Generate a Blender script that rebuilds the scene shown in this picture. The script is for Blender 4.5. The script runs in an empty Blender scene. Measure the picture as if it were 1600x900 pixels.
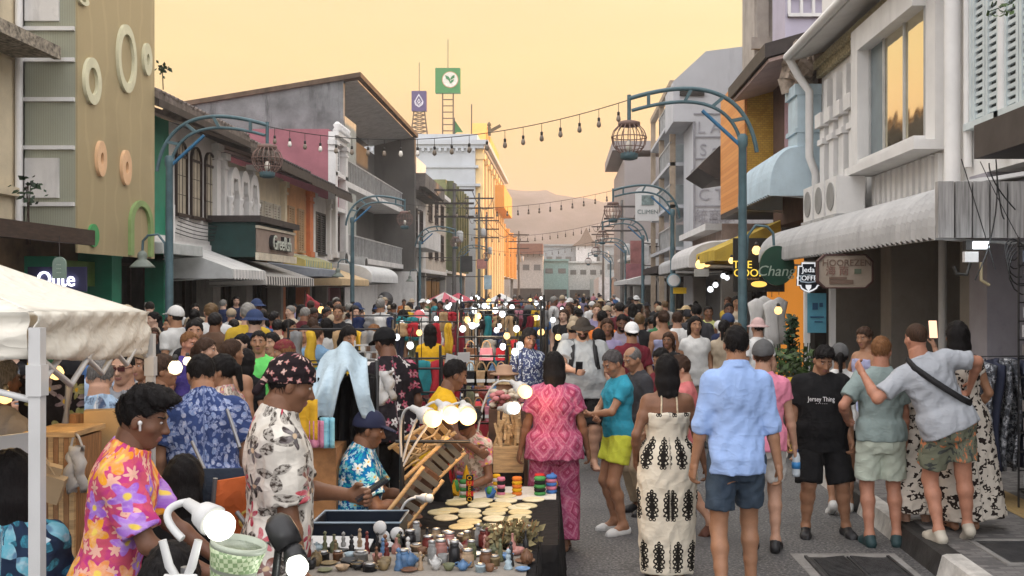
import bpy, math, random
import numpy as np
from mathutils import Vector, Matrix
random.seed(7)
rng = np.random.default_rng(7)
C = bpy.context.scene.collection
scn = bpy.context.scene
R = math.radians
PI = math.pi
# ------------------------------------------------------------------ camera
F = 1600.0; VX = 880.0; HY = 455.0; CH = 1.95
cam_d = bpy.data.cameras.new('camera'); cam = bpy.data.objects.new('camera', cam_d); C.objects.link(cam)
cam.location = (0, 0, CH); cam.rotation_euler = (R(90), 0, 0)
cam_d.sensor_width = 36; cam_d.lens = 36 * F / 1600
cam_d.shift_x = (800 - VX) / 1600; cam_d.shift_y = (HY - 450) / 1600
cam_d.clip_start = .05; cam_d.clip_end = 5000
scn.camera = cam
# ------------------------------------------------------------------ sky
SUN_EL, SUN_AZ = 11.0, 50.0          # azimuth from +Y (down the street) towards +X
w = bpy.data.worlds.new('World'); scn.world = w; w.use_nodes = True
nt = w.node_tree; nt.nodes.clear()
def wn(t, **k):
    n = nt.nodes.new(t)
    for a, b in k.items(): setattr(n, a, b)
    return n
out = wn('ShaderNodeOutputWorld'); bg = wn('ShaderNodeBackground'); bg.inputs[1].default_value = .1
sky = wn('ShaderNodeTexSky', sky_type='NISHITA', sun_disc=False)
sky.sun_elevation = R(SUN_EL); sky.sun_rotation = R(SUN_AZ); sky.dust_density = 4; sky.air_density = 1.2
tc = wn('ShaderNodeTexCoord'); sp = wn('ShaderNodeSeparateXYZ'); nt.links.new(tc.outputs['Generated'], sp.inputs[0])
def ramp(src, stops, lo, hi):
    mr = wn('ShaderNodeMapRange'); mr.inputs[1].default_value = lo; mr.inputs[2].default_value = hi
    nt.links.new(src, mr.inputs[0]); r = wn('ShaderNodeValToRGB'); e = r.color_ramp.elements
    while len(e) < len(stops): e.new(.5)
    for k, (p, c) in enumerate(stops): e[k].position = p; e[k].color = (*c, 1)
    nt.links.new(mr.outputs[0], r.inputs[0]); return r.outputs[0]
front = ramp(sp.outputs['Z'], [(0, (.88, .35, .11)), (.16, (.90, .42, .12)), (.36, (.86, .64, .255)), (.58, (.82, .70, .39)), (1, (1, .92, .8))], 0, .6)
back = ramp(sp.outputs['Z'], [(0, (.45, .42, .41)), (.3, (.82, .82, .85)), (.75, (.97, .955, .965)), (1, (.98, .965, .97))], 0, 1)
fr = ramp(sp.outputs['Y'], [(0, (0, 0, 0)), (1, (1, 1, 1))], .15, .8)
sc = wn('ShaderNodeVectorMath', operation='SCALE'); sc.inputs['Scale'].default_value = 2.35; nt.links.new(back, sc.inputs[0])
mx = wn('ShaderNodeMix', data_type='RGBA'); nt.links.new(fr, mx.inputs[0]); nt.links.new(sc.outputs[0], mx.inputs[6]); nt.links.new(front, mx.inputs[7])
s10 = wn('ShaderNodeVectorMath', operation='SCALE'); s10.inputs['Scale'].default_value = 9.3; 
mp = wn('ShaderNodeMapping'); mp.inputs[3].default_value = (1.5, 1.5, 9); nt.links.new(tc.outputs['Generated'], mp.inputs[0]); cn = wn('ShaderNodeTexNoise'); cn.inputs['Scale'].default_value = 1.6; cn.inputs['Detail'].default_value = 6; nt.links.new(mp.outputs[0], cn.inputs[0])
cl = ramp(cn.outputs[0], [(0, (.955, .945, .94)), (1, (1.03, 1.04, 1.06))], .35, .7); cm = wn('ShaderNodeMix', data_type='RGBA', blend_type='MULTIPLY'); cm.inputs[0].default_value = 1; nt.links.new(mx.outputs[2], cm.inputs[6]); nt.links.new(cl, cm.inputs[7]); nt.links.new(cm.outputs[2], s10.inputs[0])
nis = wn('ShaderNodeVectorMath', operation='SCALE'); nis.inputs['Scale'].default_value = .10; nt.links.new(sky.outputs[0], nis.inputs[0])
ad = wn('ShaderNodeVectorMath', operation='ADD'); nt.links.new(s10.outputs[0], ad.inputs[0]); nt.links.new(nis.outputs[0], ad.inputs[1])
nt.links.new(ad.outputs[0], bg.inputs[0]); nt.links.new(bg.outputs[0], out.inputs[0])
# ------------------------------------------------------------------ sun, exposure
sd = bpy.data.lights.new('sun', 'SUN'); sd.energy = 5; sd.angle = R(.5); sd.color = (1, .47, .13)
sun = bpy.data.objects.new('sun', sd); C.objects.link(sun)
sdir = Vector((math.sin(R(SUN_AZ)) * math.cos(R(SUN_EL)), math.cos(R(SUN_AZ)) * math.cos(R(SUN_EL)), math.sin(R(SUN_EL))))
sun.rotation_euler = sdir.to_track_quat('Z', 'Y').to_euler(); sun.location = sdir * 100
vs = scn.view_settings; vs.view_transform = 'Standard'; vs.look = 'None'; vs.exposure = 0.32; vs.gamma = 1; vs.use_curve_mapping = False
scn.cycles.max_bounces = 6; scn.cycles.volume_bounces = 0; scn.cycles.sample_clamp_indirect = 4
# ------------------------------------------------------------------ helpers
def at(px, py, Y): return Vector(((px - VX) * Y / F, Y, CH - (py - HY) * Y / F))
def base_of(o):
    v = Vector((0, 0, 0))
    while o: v += o.location; o = o.parent
    return v
def tag(o, label=None, cat=None, group=None, kind=None):
    if label: o['label'] = label
    if cat: o['category'] = cat
    if group: o['group'] = group
    if kind: o['kind'] = kind
    return o
def thing(name, loc, label, cat, group=None, rz=0):
    o = bpy.data.objects.new(name, None); C.objects.link(o); o.location = loc; o.rotation_euler = (0, 0, rz); o.empty_display_size = .1
    return tag(o, label, cat, group)
def copy_tree(o, parent=None):
    c = o.copy(); C.objects.link(c); c.parent = parent
    for ch in list(o.children): copy_tree(ch, c)
    return c
class MB:
    def __init__(s): s.v = []; s.f = []; s.m = []; s.sm = []; s.mats = []
    def mi(s, m):
        if m is None: return 0
        if m not in s.mats: s.mats.append(m)
        return s.mats.index(m)
    def add(s, vs, fs, m=None, smooth=False):
        b = len(s.v); k = s.mi(m); s.v += [tuple(p) for p in vs]
        for f in fs: s.f.append(tuple(i + b for i in f)); s.m.append(k); s.sm.append(smooth)
        return s
    def box(s, x0, x1, y0, y1, z0, z1, m=None):
        x0, x1 = sorted((x0, x1)); y0, y1 = sorted((y0, y1)); z0, z1 = sorted((z0, z1))
        return s.add([(x0,y0,z0),(x1,y0,z0),(x1,y1,z0),(x0,y1,z0),(x0,y0,z1),(x1,y0,z1),(x1,y1,z1),(x0,y1,z1)],
              [(0,3,2,1),(4,5,6,7),(0,1,5,4),(1,2,6,5),(2,3,7,6),(3,0,4,7)], m)
    def obox(s, c, size, rot=(0,0,0), m=None):
        M = Matrix.Translation(c) @ (rot if isinstance(rot, Matrix) else __import__('mathutils').Euler(rot).to_matrix().to_4x4())
        x, y, z = [q / 2 for q in size]
        P = [M @ Vector(p) for p in [(-x,-y,-z),(x,-y,-z),(x,y,-z),(-x,y,-z),(-x,-y,z),(x,-y,z),(x,y,z),(-x,y,z)]]
        return s.add(P, [(0,3,2,1),(4,5,6,7),(0,1,5,4),(1,2,6,5),(2,3,7,6),(3,0,4,7)], m)
    def tube(s, pts, r, n=8, m=None, cap=True):
        pts = [Vector(p) for p in pts]; rs = r if isinstance(r, (list, tuple)) else [r] * len(pts)
        V = []; Fc = []; up = None
        for i, p in enumerate(pts):
            t = (pts[min(i + 1, len(pts) - 1)] - pts[max(i - 1, 0)])
            t = t.normalized() if t.length > 1e-9 else Vector((0, 0, 1))
            if up is None: up = t.orthogonal().normalized()
            up = (up - t * up.dot(t)); up = up.normalized() if up.length > 1e-6 else t.orthogonal().normalized()
            b = t.cross(up)
            V += [p + (up * math.cos(2 * PI * k / n) + b * math.sin(2 * PI * k / n)) * rs[i] for k in range(n)]
        for i in range(len(pts) - 1):
            for k in range(n): Fc.append((i*n+k, i*n+(k+1) % n, (i+1)*n+(k+1) % n, (i+1)*n+k))
        s.add(V, Fc, m, True)
        if cap:
            s.add(V[:n], [tuple(range(n))[::-1]], m); s.add(V[-n:], [tuple(range(n))], m)
        return s
    def lathe(s, prof, c=(0,0,0), n=16, m=None, M=None, smooth=True):
        V = []; Fc = []; c = Vector(c)
        for (r, z) in prof:
            for k in range(n):
                p = Vector((r * math.cos(2*PI*k/n), r * math.sin(2*PI*k/n), z)); V.append(c + (M @ p if M else p))
        for i in range(len(prof) - 1):
            for k in range(n): Fc.append((i*n+k, i*n+(k+1) % n, (i+1)*n+(k+1) % n, (i+1)*n+k))
        Fc.append(tuple(range(n))[::-1]); Fc.append(tuple((len(prof)-1)*n+k for k in range(n)))
        return s.add(V, Fc, m, smooth)
    def prism(s, pts, fn, d0, d1, m=None):      # 2D outline, fn(a, b, depth) -> world point
        n = len(pts)
        V = [fn(a, b, d0) for a, b in pts] + [fn(a, b, d1) for a, b in pts]
        return s.add(V, [tuple(range(n)), tuple(range(2*n-1, n-1, -1))] + [(i, n+i, n+(i+1) % n, (i+1) % n) for i in range(n)], m)
    def ringprism(s, outer, inner, fn, d0, d1, m=None, closed=True):
        n = len(outer)
        V = [fn(a, b, d0) for a, b in outer] + [fn(a, b, d0) for a, b in inner] + [fn(a, b, d1) for a, b in outer] + [fn(a, b, d1) for a, b in inner]
        Fc = []
        for i in range(n if closed else n - 1):
            j = (i + 1) % n
            Fc += [(i, j, n+j, n+i), (2*n+j, 2*n+i, 3*n+i, 3*n+j), (i, 2*n+i, 2*n+j, j), (n+j, 3*n+j, 3*n+i, n+i)]
        if not closed:
            for i in (0, n-1): Fc.append((i, n+i, 3*n+i, 2*n+i))
        return s.add(V, Fc, m)
    def grid(s, fn, nu, nv, m=None, smooth=True, thick=0):
        V = [fn(i / nu, j / nv) for j in range(nv + 1) for i in range(nu + 1)]
        Fc = [(j*(nu+1)+i, j*(nu+1)+i+1, (j+1)*(nu+1)+i+1, (j+1)*(nu+1)+i) for j in range(nv) for i in range(nu)]
        return s.add(V, Fc, m, smooth)
    def build(s, name, m=None, parent=None, loc=None):
        me = bpy.data.meshes.new(name)
        b = base_of(parent) if parent else (Vector(loc) if loc is not None else Vector((0, 0, 0)))
        me.from_pydata([(p[0]-b[0], p[1]-b[1], p[2]-b[2]) for p in s.v], [], s.f)
        if s.mats:
            for q in s.mats: me.materials.append(q)
            me.polygons.foreach_set('material_index', s.m)
        elif m: me.materials.append(m)
        me.polygons.foreach_set('use_smooth', s.sm)
        me.update()
        o = bpy.data.objects.new(name, me); C.objects.link(o)
        if parent: o.parent = parent
        elif loc is not None: o.location = loc
        return o
    def put(s, name, m, loc):
        o = s.build(name, m); o.location = loc; return o
    def solid(s, name, m=None, parent=None, loc=None, t=.004):
        o = s.build(name, m, parent, loc); md = o.modifiers.new('thickness', 'SOLIDIFY'); md.thickness = t; md.offset = 0
        return o
def B(*boxes):
    mb = MB()
    for b in boxes: mb.box(*b)
    return mb
# ------------------------------------------------------------------ materials
class N:
    def __init__(s, name):
        s.m = bpy.data.materials.new(name); s.m.use_nodes = True; s.t = s.m.node_tree; s.p = s.t.nodes['Principled BSDF']
    def n(s, typ, ins=None, **k):
        q = s.t.nodes.new(typ)
        for a, b in k.items(): setattr(q, a, b)
        for a, b in (ins or {}).items():
            if isinstance(b, bpy.types.NodeSocket): s.t.links.new(b, q.inputs[a])
            else: q.inputs[a].default_value = b
        return q
    def math(s, op, a, b=0.0, c=None, clamp=False):
        ins = {0: a, 1: b}
        if c is not None: ins[2] = c
        return s.n('ShaderNodeMath', ins, operation=op, use_clamp=clamp).outputs[0]
    def mix(s, f, a, b, mode='MIX'):
        a = (*a, 1) if isinstance(a, tuple) and len(a) == 3 else a; b = (*b, 1) if isinstance(b, tuple) and len(b) == 3 else b
        return s.n('ShaderNodeMix', {0: f, 6: a, 7: b}, data_type='RGBA', blend_type=mode).outputs[2]
    def ramp(s, f, stops, mode='LINEAR'):
        r = s.n('ShaderNodeValToRGB', {0: f}); e = r.color_ramp.elements; r.color_ramp.interpolation = mode
        while len(e) < len(stops): e.new(.5)
        for k, (p, c) in enumerate(stops): e[k].position = p; e[k].color = (*c, 1) if isinstance(c, tuple) else (c, c, c, 1)
        return r.outputs[0]
    def step(s, v, lo, hi): return s.n('ShaderNodeMapRange', {0: v, 1: lo, 2: hi}, interpolation_type='SMOOTHSTEP').outputs[0]
    def link(s, a, b): s.t.links.new(a, s.p.inputs[b])
    def co(s, scale=(1, 1, 1), kind='Object'):
        c = s.n('ShaderNodeTexCoord').outputs[kind]
        return s.n('ShaderNodeMapping', {0: c, 3: scale}).outputs[0]
    def noise(s, vec, scale, detail=4, rough=.6): return s.n('ShaderNodeTexNoise', {'Vector': vec, 'Scale': scale, 'Detail': detail, 'Roughness': rough}).outputs[0]
    def bump(s, h, st=.3, dist=.02): s.link(s.n('ShaderNodeBump', {'Height': h, 'Strength': st, 'Distance': dist}).outputs[0], 'Normal')
MC = {}
def mat(name, col=(.5, .5, .5), rough=.6, var=.15, vs=3, bump=0, bs=60, metal=0, stain=0, spec=.4, stretch=(1, 1, 1), alpha=None):
    if name in MC: return MC[name]
    q = N(name); v = q.co(stretch); nz = q.noise(v, vs)
    lo = tuple(max(0, c * (1 - var * 1.6)) for c in col); hi = tuple(min(1, c * (1 + var)) for c in col)
    c = q.ramp(nz, [(.3, lo), (.7, hi)])
    if stain:
        st = q.step(q.noise(q.co((1.1, 1.1, .22)), 1.6, 7, .7), .50, .72); c = q.mix(q.math('MULTIPLY', st, stain), c, tuple(x * .28 for x in col))
        fine = q.step(q.noise(q.co(), 9, 5, .7), .55, .75); c = q.mix(q.math('MULTIPLY', fine, stain * .45), c, tuple(x * .4 for x in col))
    q.link(c, 'Base Color'); q.p.inputs['Roughness'].default_value = rough; q.p.inputs['Metallic'].default_value = metal
    q.p.inputs['Specular IOR Level'].default_value = spec
    if bump: q.bump(q.noise(v, bs, 3), bump)
    MC[name] = q.m; return q.m
def glow(name, col, st=1):
    if name in MC: return MC[name]
    q = N(name); q.p.inputs['Base Color'].default_value = (.35*col[0], .35*col[1], .35*col[2], 1)
    q.p.inputs['Emission Color'].default_value = (*col, 1); q.p.inputs['Emission Strength'].default_value = st
    MC[name] = q.m; return q.m
def ocol(name, rough=.8, var=.2, bump=.25, bs=30):      # colour taken from the object, so copies can differ
    if name in MC: return MC[name]
    q = N(name); oi = q.n('ShaderNodeObjectInfo'); nz = q.noise(q.co(), 7, 3)
    c = q.mix(1.0, oi.outputs['Color'], q.ramp(nz, [(.3, 1 - var), (.7, 1.0)]), 'MULTIPLY')
    q.link(c, 'Base Color'); q.p.inputs['Roughness'].default_value = rough; q.p.inputs['Specular IOR Level'].default_value = .2
    if bump: q.bump(q.noise(q.co((1, 1, .5)), bs, 2), bump)
    MC[name] = q.m; return q.m
def text_mesh(txt, size, m, fn, parent, name='lettering', depth=.01, align='CENTER', sx=1.0):
    """fn(a, b, d) -> world point; a along the text, b up, d out of the sign"""
    cu = bpy.data.curves.new('t', 'FONT'); cu.body = txt; cu.size = size; cu.align_x = align; cu.align_y = 'CENTER'; cu.extrude = depth / 2; cu.resolution_u = 3
    ob = bpy.data.objects.new('t', cu); C.objects.link(ob)
    dg = bpy.context.evaluated_depsgraph_get(); me = bpy.data.meshes.new_from_object(ob.evaluated_get(dg)); me.name = name
    bpy.data.objects.remove(ob); bpy.data.curves.remove(cu)
    b = base_of(parent)
    for v in me.vertices: v.co = Vector(fn(v.co.x * sx, v.co.y, v.co.z + depth / 2)) - b
    me.materials.clear(); me.materials.append(m)
    o = bpy.data.objects.new(name, me); C.objects.link(o); o.parent = parent; return o
# ================================================================== people: one continuous skin grown from a distance field
class Field:
    def __init__(s, lo, hi, h):
        s.lo = np.array(lo, float) - 3*h; s.h = h; s.n = np.ceil((np.array(hi) + 3*h - s.lo) / h).astype(int) + 1
        s.D = np.full(s.n, 1.0, np.float32)
    def sl(s, lo, hi):
        a = np.maximum(np.floor((np.array(lo) - s.lo) / s.h).astype(int), 0); b = np.minimum(np.ceil((np.array(hi) - s.lo) / s.h).astype(int) + 1, s.n)
        if np.any(b <= a): return None, None
        ax = [(s.lo[i] + np.arange(a[i], b[i]) * s.h).astype(np.float32) for i in range(3)]
        return tuple(slice(a[i], b[i]) for i in range(3)), (ax[0][:, None, None], ax[1][None, :, None], ax[2][None, None, :])
    def add(s, lo, hi, fn, k=.02, op='u'):
        m = k + 2*s.h; S, X = s.sl(np.array(lo) - m, np.array(hi) + m)
        if S is None: return
        d = fn(*X); D = s.D[S]
        if op == 'u':
            if k > 0:
                hh = np.clip(.5 + .5*(D - d)/k, 0, 1); s.D[S] = D*(1-hh) + d*hh - k*hh*(1-hh)
            else: s.D[S] = np.minimum(D, d)
        elif op == '-': s.D[S] = np.maximum(D, -d)
    def all(s, fn):
        S, X = s.sl(s.lo, s.lo + s.n*s.h); s.D = fn(s.D, *X).astype(np.float32)
    def cap(s, a, b, ra, rb, k=.02, cut=None, flat=None):
        a = np.array(a, float); b = np.array(b, float); r = max(ra, rb)
        ab = b - a; L2 = max(ab @ ab, 1e-9)
        def fn(x, y, z):
            px, py, pz = x-a[0], y-a[1], z-a[2]
            t = np.clip((px*ab[0]+py*ab[1]+pz*ab[2])/L2, 0, 1)
            d = np.sqrt((px-ab[0]*t)**2+(py-ab[1]*t)**2+(pz-ab[2]*t)**2) - (ra+(rb-ra)*t)
            if cut: d = np.maximum(d, (px*ab[0]+py*ab[1]+pz*ab[2])/math.sqrt(L2) - cut*math.sqrt(L2))
            return d
        s.add(np.minimum(a, b) - r, np.maximum(a, b) + r, fn, k)
    def ell(s, c, r, M=None, k=.015, op='u'):
        c = np.array(c, float); r = np.array(r, float); Mi = np.array(M.transposed()) if M is not None else np.eye(3)
        def fn(x, y, z):
            p = (x-c[0], y-c[1], z-c[2])
            q = [(Mi[i, 0]*p[0]+Mi[i, 1]*p[1]+Mi[i, 2]*p[2]) for i in range(3)]
            k0 = np.sqrt(sum((q[i]/r[i])**2 for i in range(3))); k1 = np.sqrt(sum((q[i]/r[i]**2)**2 for i in range(3))) + 1e-9
            return k0*(k0-1)/k1
        m = r.max(); s.add(c - m, c + m, fn, k, op)
    def mesh(s):
        D = s.D; ins = D < 0; nx, ny, nz = D.shape
        acc = np.zeros((nx-1, ny-1, nz-1), np.int8)
        for i in (0, 1):
            for j in (0, 1):
                for k in (0, 1): acc += ins[i:nx-1+i, j:ny-1+j, k:nz-1+k]
        act = (acc > 0) & (acc < 8); I = np.argwhere(act)
        if len(I) == 0: return np.zeros((0, 3)), np.zeros((0, 4), int)
        idx = np.full(act.shape, -1, np.int32); idx[act] = np.arange(len(I))
        cs = [(i, j, k) for i in (0, 1) for j in (0, 1) for k in (0, 1)]
        val = {c: D[I[:, 0]+c[0], I[:, 1]+c[1], I[:, 2]+c[2]] for c in cs}
        P = np.zeros((len(I), 3)); cnt = np.zeros(len(I))
        for c in cs:
            for ax in range(3):
                if c[ax] == 0:
                    e = list(c); e[ax] = 1; e = tuple(e); a, b = val[c], val[e]; cr = (a < 0) != (b < 0)
                    t = np.where(cr, a/np.where(cr, a-b, 1), 0); p = np.tile(np.array(c, float), (len(I), 1)); p[:, ax] += t
                    P += p*cr[:, None]; cnt += cr
        V = (I + P/np.maximum(cnt, 1)[:, None])*s.h + s.lo
        Q = []
        for ax in range(3):
            u, v = (ax+1) % 3, (ax+2) % 3
            sa = [slice(None)]*3; sb = [slice(None)]*3; sa[ax] = slice(0, -1); sb[ax] = slice(1, None)
            cr = ins[tuple(sa)] != ins[tuple(sb)]; E = np.argwhere(cr)
            E = E[(E[:, u] > 0) & (E[:, v] > 0) & (E[:, u] < D.shape[u]-1) & (E[:, v] < D.shape[v]-1)]
            if not len(E): continue
            fl = ins[tuple(sa)][E[:, 0], E[:, 1], E[:, 2]]
            def at_(du, dv):
                q = E.copy(); q[:, u] -= du; q[:, v] -= dv; return idx[q[:, 0], q[:, 1], q[:, 2]]
            q = np.stack([at_(1, 1), at_(0, 1), at_(0, 0), at_(1, 0)], 1); q[~fl] = q[~fl][:, ::-1]; Q.append(q)
        Q = np.concatenate(Q); Q = Q[(Q >= 0).all(1)]
        return V, Q
def meshobj(name, parts, mats, parent=None, uvf=None):
    """parts: list of (V, Q, material index) joined into one mesh"""
    V = []; Q = []; mi = []; b = 0
    for v, q, k in parts:
        if len(v) == 0: continue
        V.append(v); Q.append(q + b); mi += [k]*len(q); b += len(v)
    if not V: return None
    V = np.concatenate(V); Q = np.concatenate(Q)
    me = bpy.data.meshes.new(name); nq = len(Q)
    me.vertices.add(len(V)); me.vertices.foreach_set('co', V.astype(np.float32).ravel())
    me.loops.add(nq*4); me.loops.foreach_set('vertex_index', Q.astype(np.int32).ravel())
    me.polygons.add(nq); me.polygons.foreach_set('loop_start', np.arange(0, nq*4, 4, dtype=np.int32))
    me.polygons.foreach_set('material_index', np.array(mi, np.int32)); me.polygons.foreach_set('use_smooth', np.ones(nq, bool))
    for m in mats: me.materials.append(m)
    if uvf is not None:
        at_ = me.attributes.new('pat', 'FLOAT_VECTOR', 'POINT'); at_.data.foreach_set('vector', uvf(V).astype(np.float32).ravel())
    me.update(calc_edges=True); me.validate()
    o = bpy.data.objects.new(name, me); C.objects.link(o)
    if parent: o.parent = parent
    return o
def skin_mat(name, col):
    if name in MC: return MC[name]
    q = N(name); nz = q.noise(q.co(), 25, 4)
    c = q.ramp(nz, [(.3, tuple(x*.82 for x in col)), (.7, col)])
    q.link(c, 'Base Color'); q.p.inputs['Roughness'].default_value = .5; q.p.inputs['Subsurface Weight'].default_value = 0
    q.p.inputs['Specular IOR Level'].default_value = .35; q.bump(q.noise(q.co(), 180, 2), .08, .004)
    MC[name] = q.m; return q.m
SK = {'tan': (.34, .175, .10), 'brown': (.20, .095, .053), 'dark': (.17, .08, .047), 'fair': (.48, .275, .185), 'pale': (.54, .33, .24), 'red': (.44, .205, .13)}
def hair_mat(name, col):
    if name in MC: return MC[name]
    q = N(name); nz = q.noise(q.co((60, 60, 9)), 3, 4)
    q.link(q.ramp(nz, [(.3, tuple(x*.5 for x in col)), (.75, tuple(min(1, x*2.2) for x in col))]), 'Base Color')
    q.p.inputs['Roughness'].default_value = .6; q.p.inputs['Specular IOR Level'].default_value = .12; q.bump(nz, .5, .006)
    MC[name] = q.m; return q.m
HAIRC = {'black': (.006, .005, .005), 'brown': (.035, .019, .012), 'grey': (.10, .095, .09), 'ginger': (.13, .06, .025), 'salt': (.055, .05, .05)}
EYEW = mat('eye_white', (.42, .39, .37), .4, .02); EYED = mat('eye_dark', (.015, .01, .008), .15, .02); LIP = mat('lip_skin', (.26, .11, .09), .5, .05)
def ik(a, b, l1, l2, hint):
    a = Vector(a); b = Vector(b); d = b - a; L = min(d.length, (l1 + l2)*.999); dn = d.normalized()
    x = (l1*l1 - l2*l2 + L*L)/(2*L); h = math.sqrt(max(l1*l1 - x*x, 0)); hv = Vector(hint); hv = hv - dn*hv.dot(dn)
    hv = hv.normalized() if hv.length > 1e-6 else dn.orthogonal().normalized()
    return a + dn*x + hv*h, a + dn*L
PROF = np.array([  # z rel. to 1.70 m figure, half width, half depth, y offset
 (.76, .10, .075, -.01), (.82, .150, .105, -.012), (.90, .168, .118, -.014), (.98, .155, .108, 0), (1.06, .140, .098, .006), (1.15, .150, .104, .006),
 (1.25, .168, .115, .002), (1.33, .168, .108, -.005), (1.38, .150, .088, -.012), (1.42, .108, .070, -.016), (1.455, .066, .058, -.014), (1.52, .050, .052, -.012)])
PROF_F = PROF.copy(); PROF_F[:, 1] *= [1, 1.03, 1.02, .97, .92, .90, .93, .92, .92, .86, .88, .88]; PROF_F[:, 2] *= [1, 1.04, 1.02, .97, .93, .98, 1.05, 1, .95, .9, .88, .88]
def person(label, x, y, H=1.7, rz=0, z=0, sex='m', skin='tan', girth=1.0, belly=0.0, pelvis=None, lean=0, side=0, twist=0, head=(0, 0, 0),
           armR=None, armL=None, elbR=None, elbL=None, footR=None, footL=None, kneeR=None, kneeL=None, toeR=0, toeL=0, top=None, bottom=None, shoes='flip', shoemat=None,
           hair='short', hairc='black', hat=None, hatmat=None, vox=.011, face=True, group=None, beard=False, grip=(.9, .9), name='person', seam=PI/2, wr=1.0, glasses=None, cat='person', handfine=True):
    s = H/1.7; S = lambda t: Vector(t)*s
    prof = (PROF_F if sex == 'f' else PROF).copy(); prof[:, :] *= s
    gi = np.interp(PROF[:, 0], [.76, .9, 1.1, 1.3, 1.42, 1.5], [girth**.7, girth, girth, girth**.7, 1+(girth-1)*.4, 1+(girth-1)*.3]); prof[:, 1] *= gi; prof[:, 2] *= gi
    if belly:
        bl = np.exp(-((PROF[:, 0]-1.05)/.13)**2)*belly; prof[:, 2] += bl*.5; prof[:, 1] += bl*.35; prof[:, 3] += bl*.5
    PZ = .93*s; P = S(pelvis) if pelvis else Vector((0, 0, PZ))
    Rt = Matrix.Rotation(twist, 3, 'Z') @ Matrix.Rotation(side, 3, 'Y') @ Matrix.Rotation(-lean, 3, 'X')
    Rti = np.array(Rt.transposed()); Pn = np.array(P)
    tw = lambda p: P + Rt @ (Vector(p)*s - Vector((0, 0, PZ)))     # torso-local (standing coords) -> figure
    sw = (.158 if sex == 'm' else .140)*(1+(girth-1)*.45)
    sh = {1: tw((sw, -.008, 1.358)), -1: tw((-sw, -.008, 1.358))}
    hipx = .088*(1+(girth-1)*.5); hp = {1: P + Rt @ S((hipx, 0, -.05)), -1: P + Rt @ S((-hipx, 0, -.05))}
    nb = tw((0, -.014, 1.44)); hy, hpi, hr = head
    Rh = Matrix.Rotation(hy, 3, 'Z') @ Matrix.Rotation(-hpi, 3, 'X') @ Matrix.Rotation(hr, 3, 'Y')
    up = (Rt @ Vector((0, 0, 1))*.5 + Rh @ Vector((0, 0, 1))*.5).normalized()
    neck_top = nb + up*.055*s; hs = .93*(s**.5)
    hc = neck_top + Rh @ Vector((0, .018, .092))*hs
    la, lf, lt, ls_ = .275*s, .245*s, .42*s, .40*s
    arms = {}
    for sd_, tgt, eh in ((1, armR, elbR), (-1, armL, elbL)):
        w_ = S(tgt) if tgt else Vector(sh[sd_]) + S((sd_*.07, .03, -.50))
        e, w2 = ik(sh[sd_], w_, la, lf, eh if eh else (sd_*.6, -1, -.2)); arms[sd_] = (sh[sd_], e, w2)
    legs = {}
    for sd_, tgt, kh, toe in ((1, footR, kneeR, toeR), (-1, footL, kneeL, toeL)):
        a_ = S(tgt) if tgt else S((sd_*.095, -.01, .085))
        k_, a2 = ik(hp[sd_], a_, lt, ls_, kh if kh else (sd_*.08, 1, 0)); legs[sd_] = (hp[sd_], k_, a2)
    gl = girth**.6; mr = 1.0 if sex == 'm' else .88
    allp = [np.array(q) for d_ in (arms, legs) for t in d_.values() for q in t] + [np.array(hc), Pn]
    lo0 = np.min(allp, 0) - .16*s*girth; hi0 = np.max(allp, 0) + .16*s*girth; lo0[2] = min(lo0[2], -.02)
    def tloc(x, y, z):
        px, py, pz = x-Pn[0], y-Pn[1], z-Pn[2]
        return [Rti[i, 0]*px+Rti[i, 1]*py+Rti[i, 2]*pz + (PZ if i == 2 else 0) for i in range(3)]
    def torso(pr, z0=None, z1=None):
        def fn(x, y, z):
            q = tloc(x, y, z); zz = q[2]
            a = np.interp(zz.ravel(), pr[:, 0], pr[:, 1]).reshape(zz.shape).astype(np.float32); b = np.interp(zz.ravel(), pr[:, 0], pr[:, 2]).reshape(zz.shape).astype(np.float32)
            o = np.interp(zz.ravel(), pr[:, 0], pr[:, 3]).reshape(zz.shape).astype(np.float32)
            ux, uy = np.abs(q[0])/a, np.abs(q[1]-o)/b
            e = (ux**2.3+uy**2.3+1e-9)**(1/2.3); d = (e-1)*np.minimum(a, b)*.9
            return np.maximum(d, np.maximum(pr[0, 0]-zz, zz-pr[-1, 0]))
        return fn
    tlo = np.min([np.array(P), np.array(nb)], 0) - .26*s*max(girth, 1); thi = np.max([np.array(P), np.array(nb)], 0) + .26*s*max(girth, 1)
    # ---------------- skin
    f = Field(lo0, hi0, vox)
    f.add(tlo, thi, torso(prof), .03)
    f.cap(nb - Vector((0, 0, .02))*s, hc + Rh @ Vector((0, -.025, -.03))*hs, .056*s*mr*gl, .052*s*mr, .03)
    for sd_ in (1, -1):
        a, e, w_ = arms[sd_]; ax = (e-a)
        f.ell(a + Vector((0, 0, -.012))*s, np.array((.052, .052, .056))*s*mr*gl, k=.05)
        f.cap(a, a+ax*.45, .046*s*mr*gl, .047*s*mr*gl, .04); f.cap(a+ax*.45, e, .047*s*mr*gl, .036*s*mr*gl, .02)
        g = w_-e; f.cap(e, e+g*.3, .037*s*mr*gl, .040*s*mr*gl, .02); f.cap(e+g*.3, w_, .040*s*mr*gl, .0255*s*mr, .015)
        h_, k_, n_ = legs[sd_]; t = k_-h_
        f.cap(h_, h_+t*.35, .088*s*gl, .082*s*gl, .05); f.cap(h_+t*.35, k_, .082*s*gl, .054*s*gl, .03)
        c = n_-k_; bk = Vector((0, -.014, 0))*s
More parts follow.
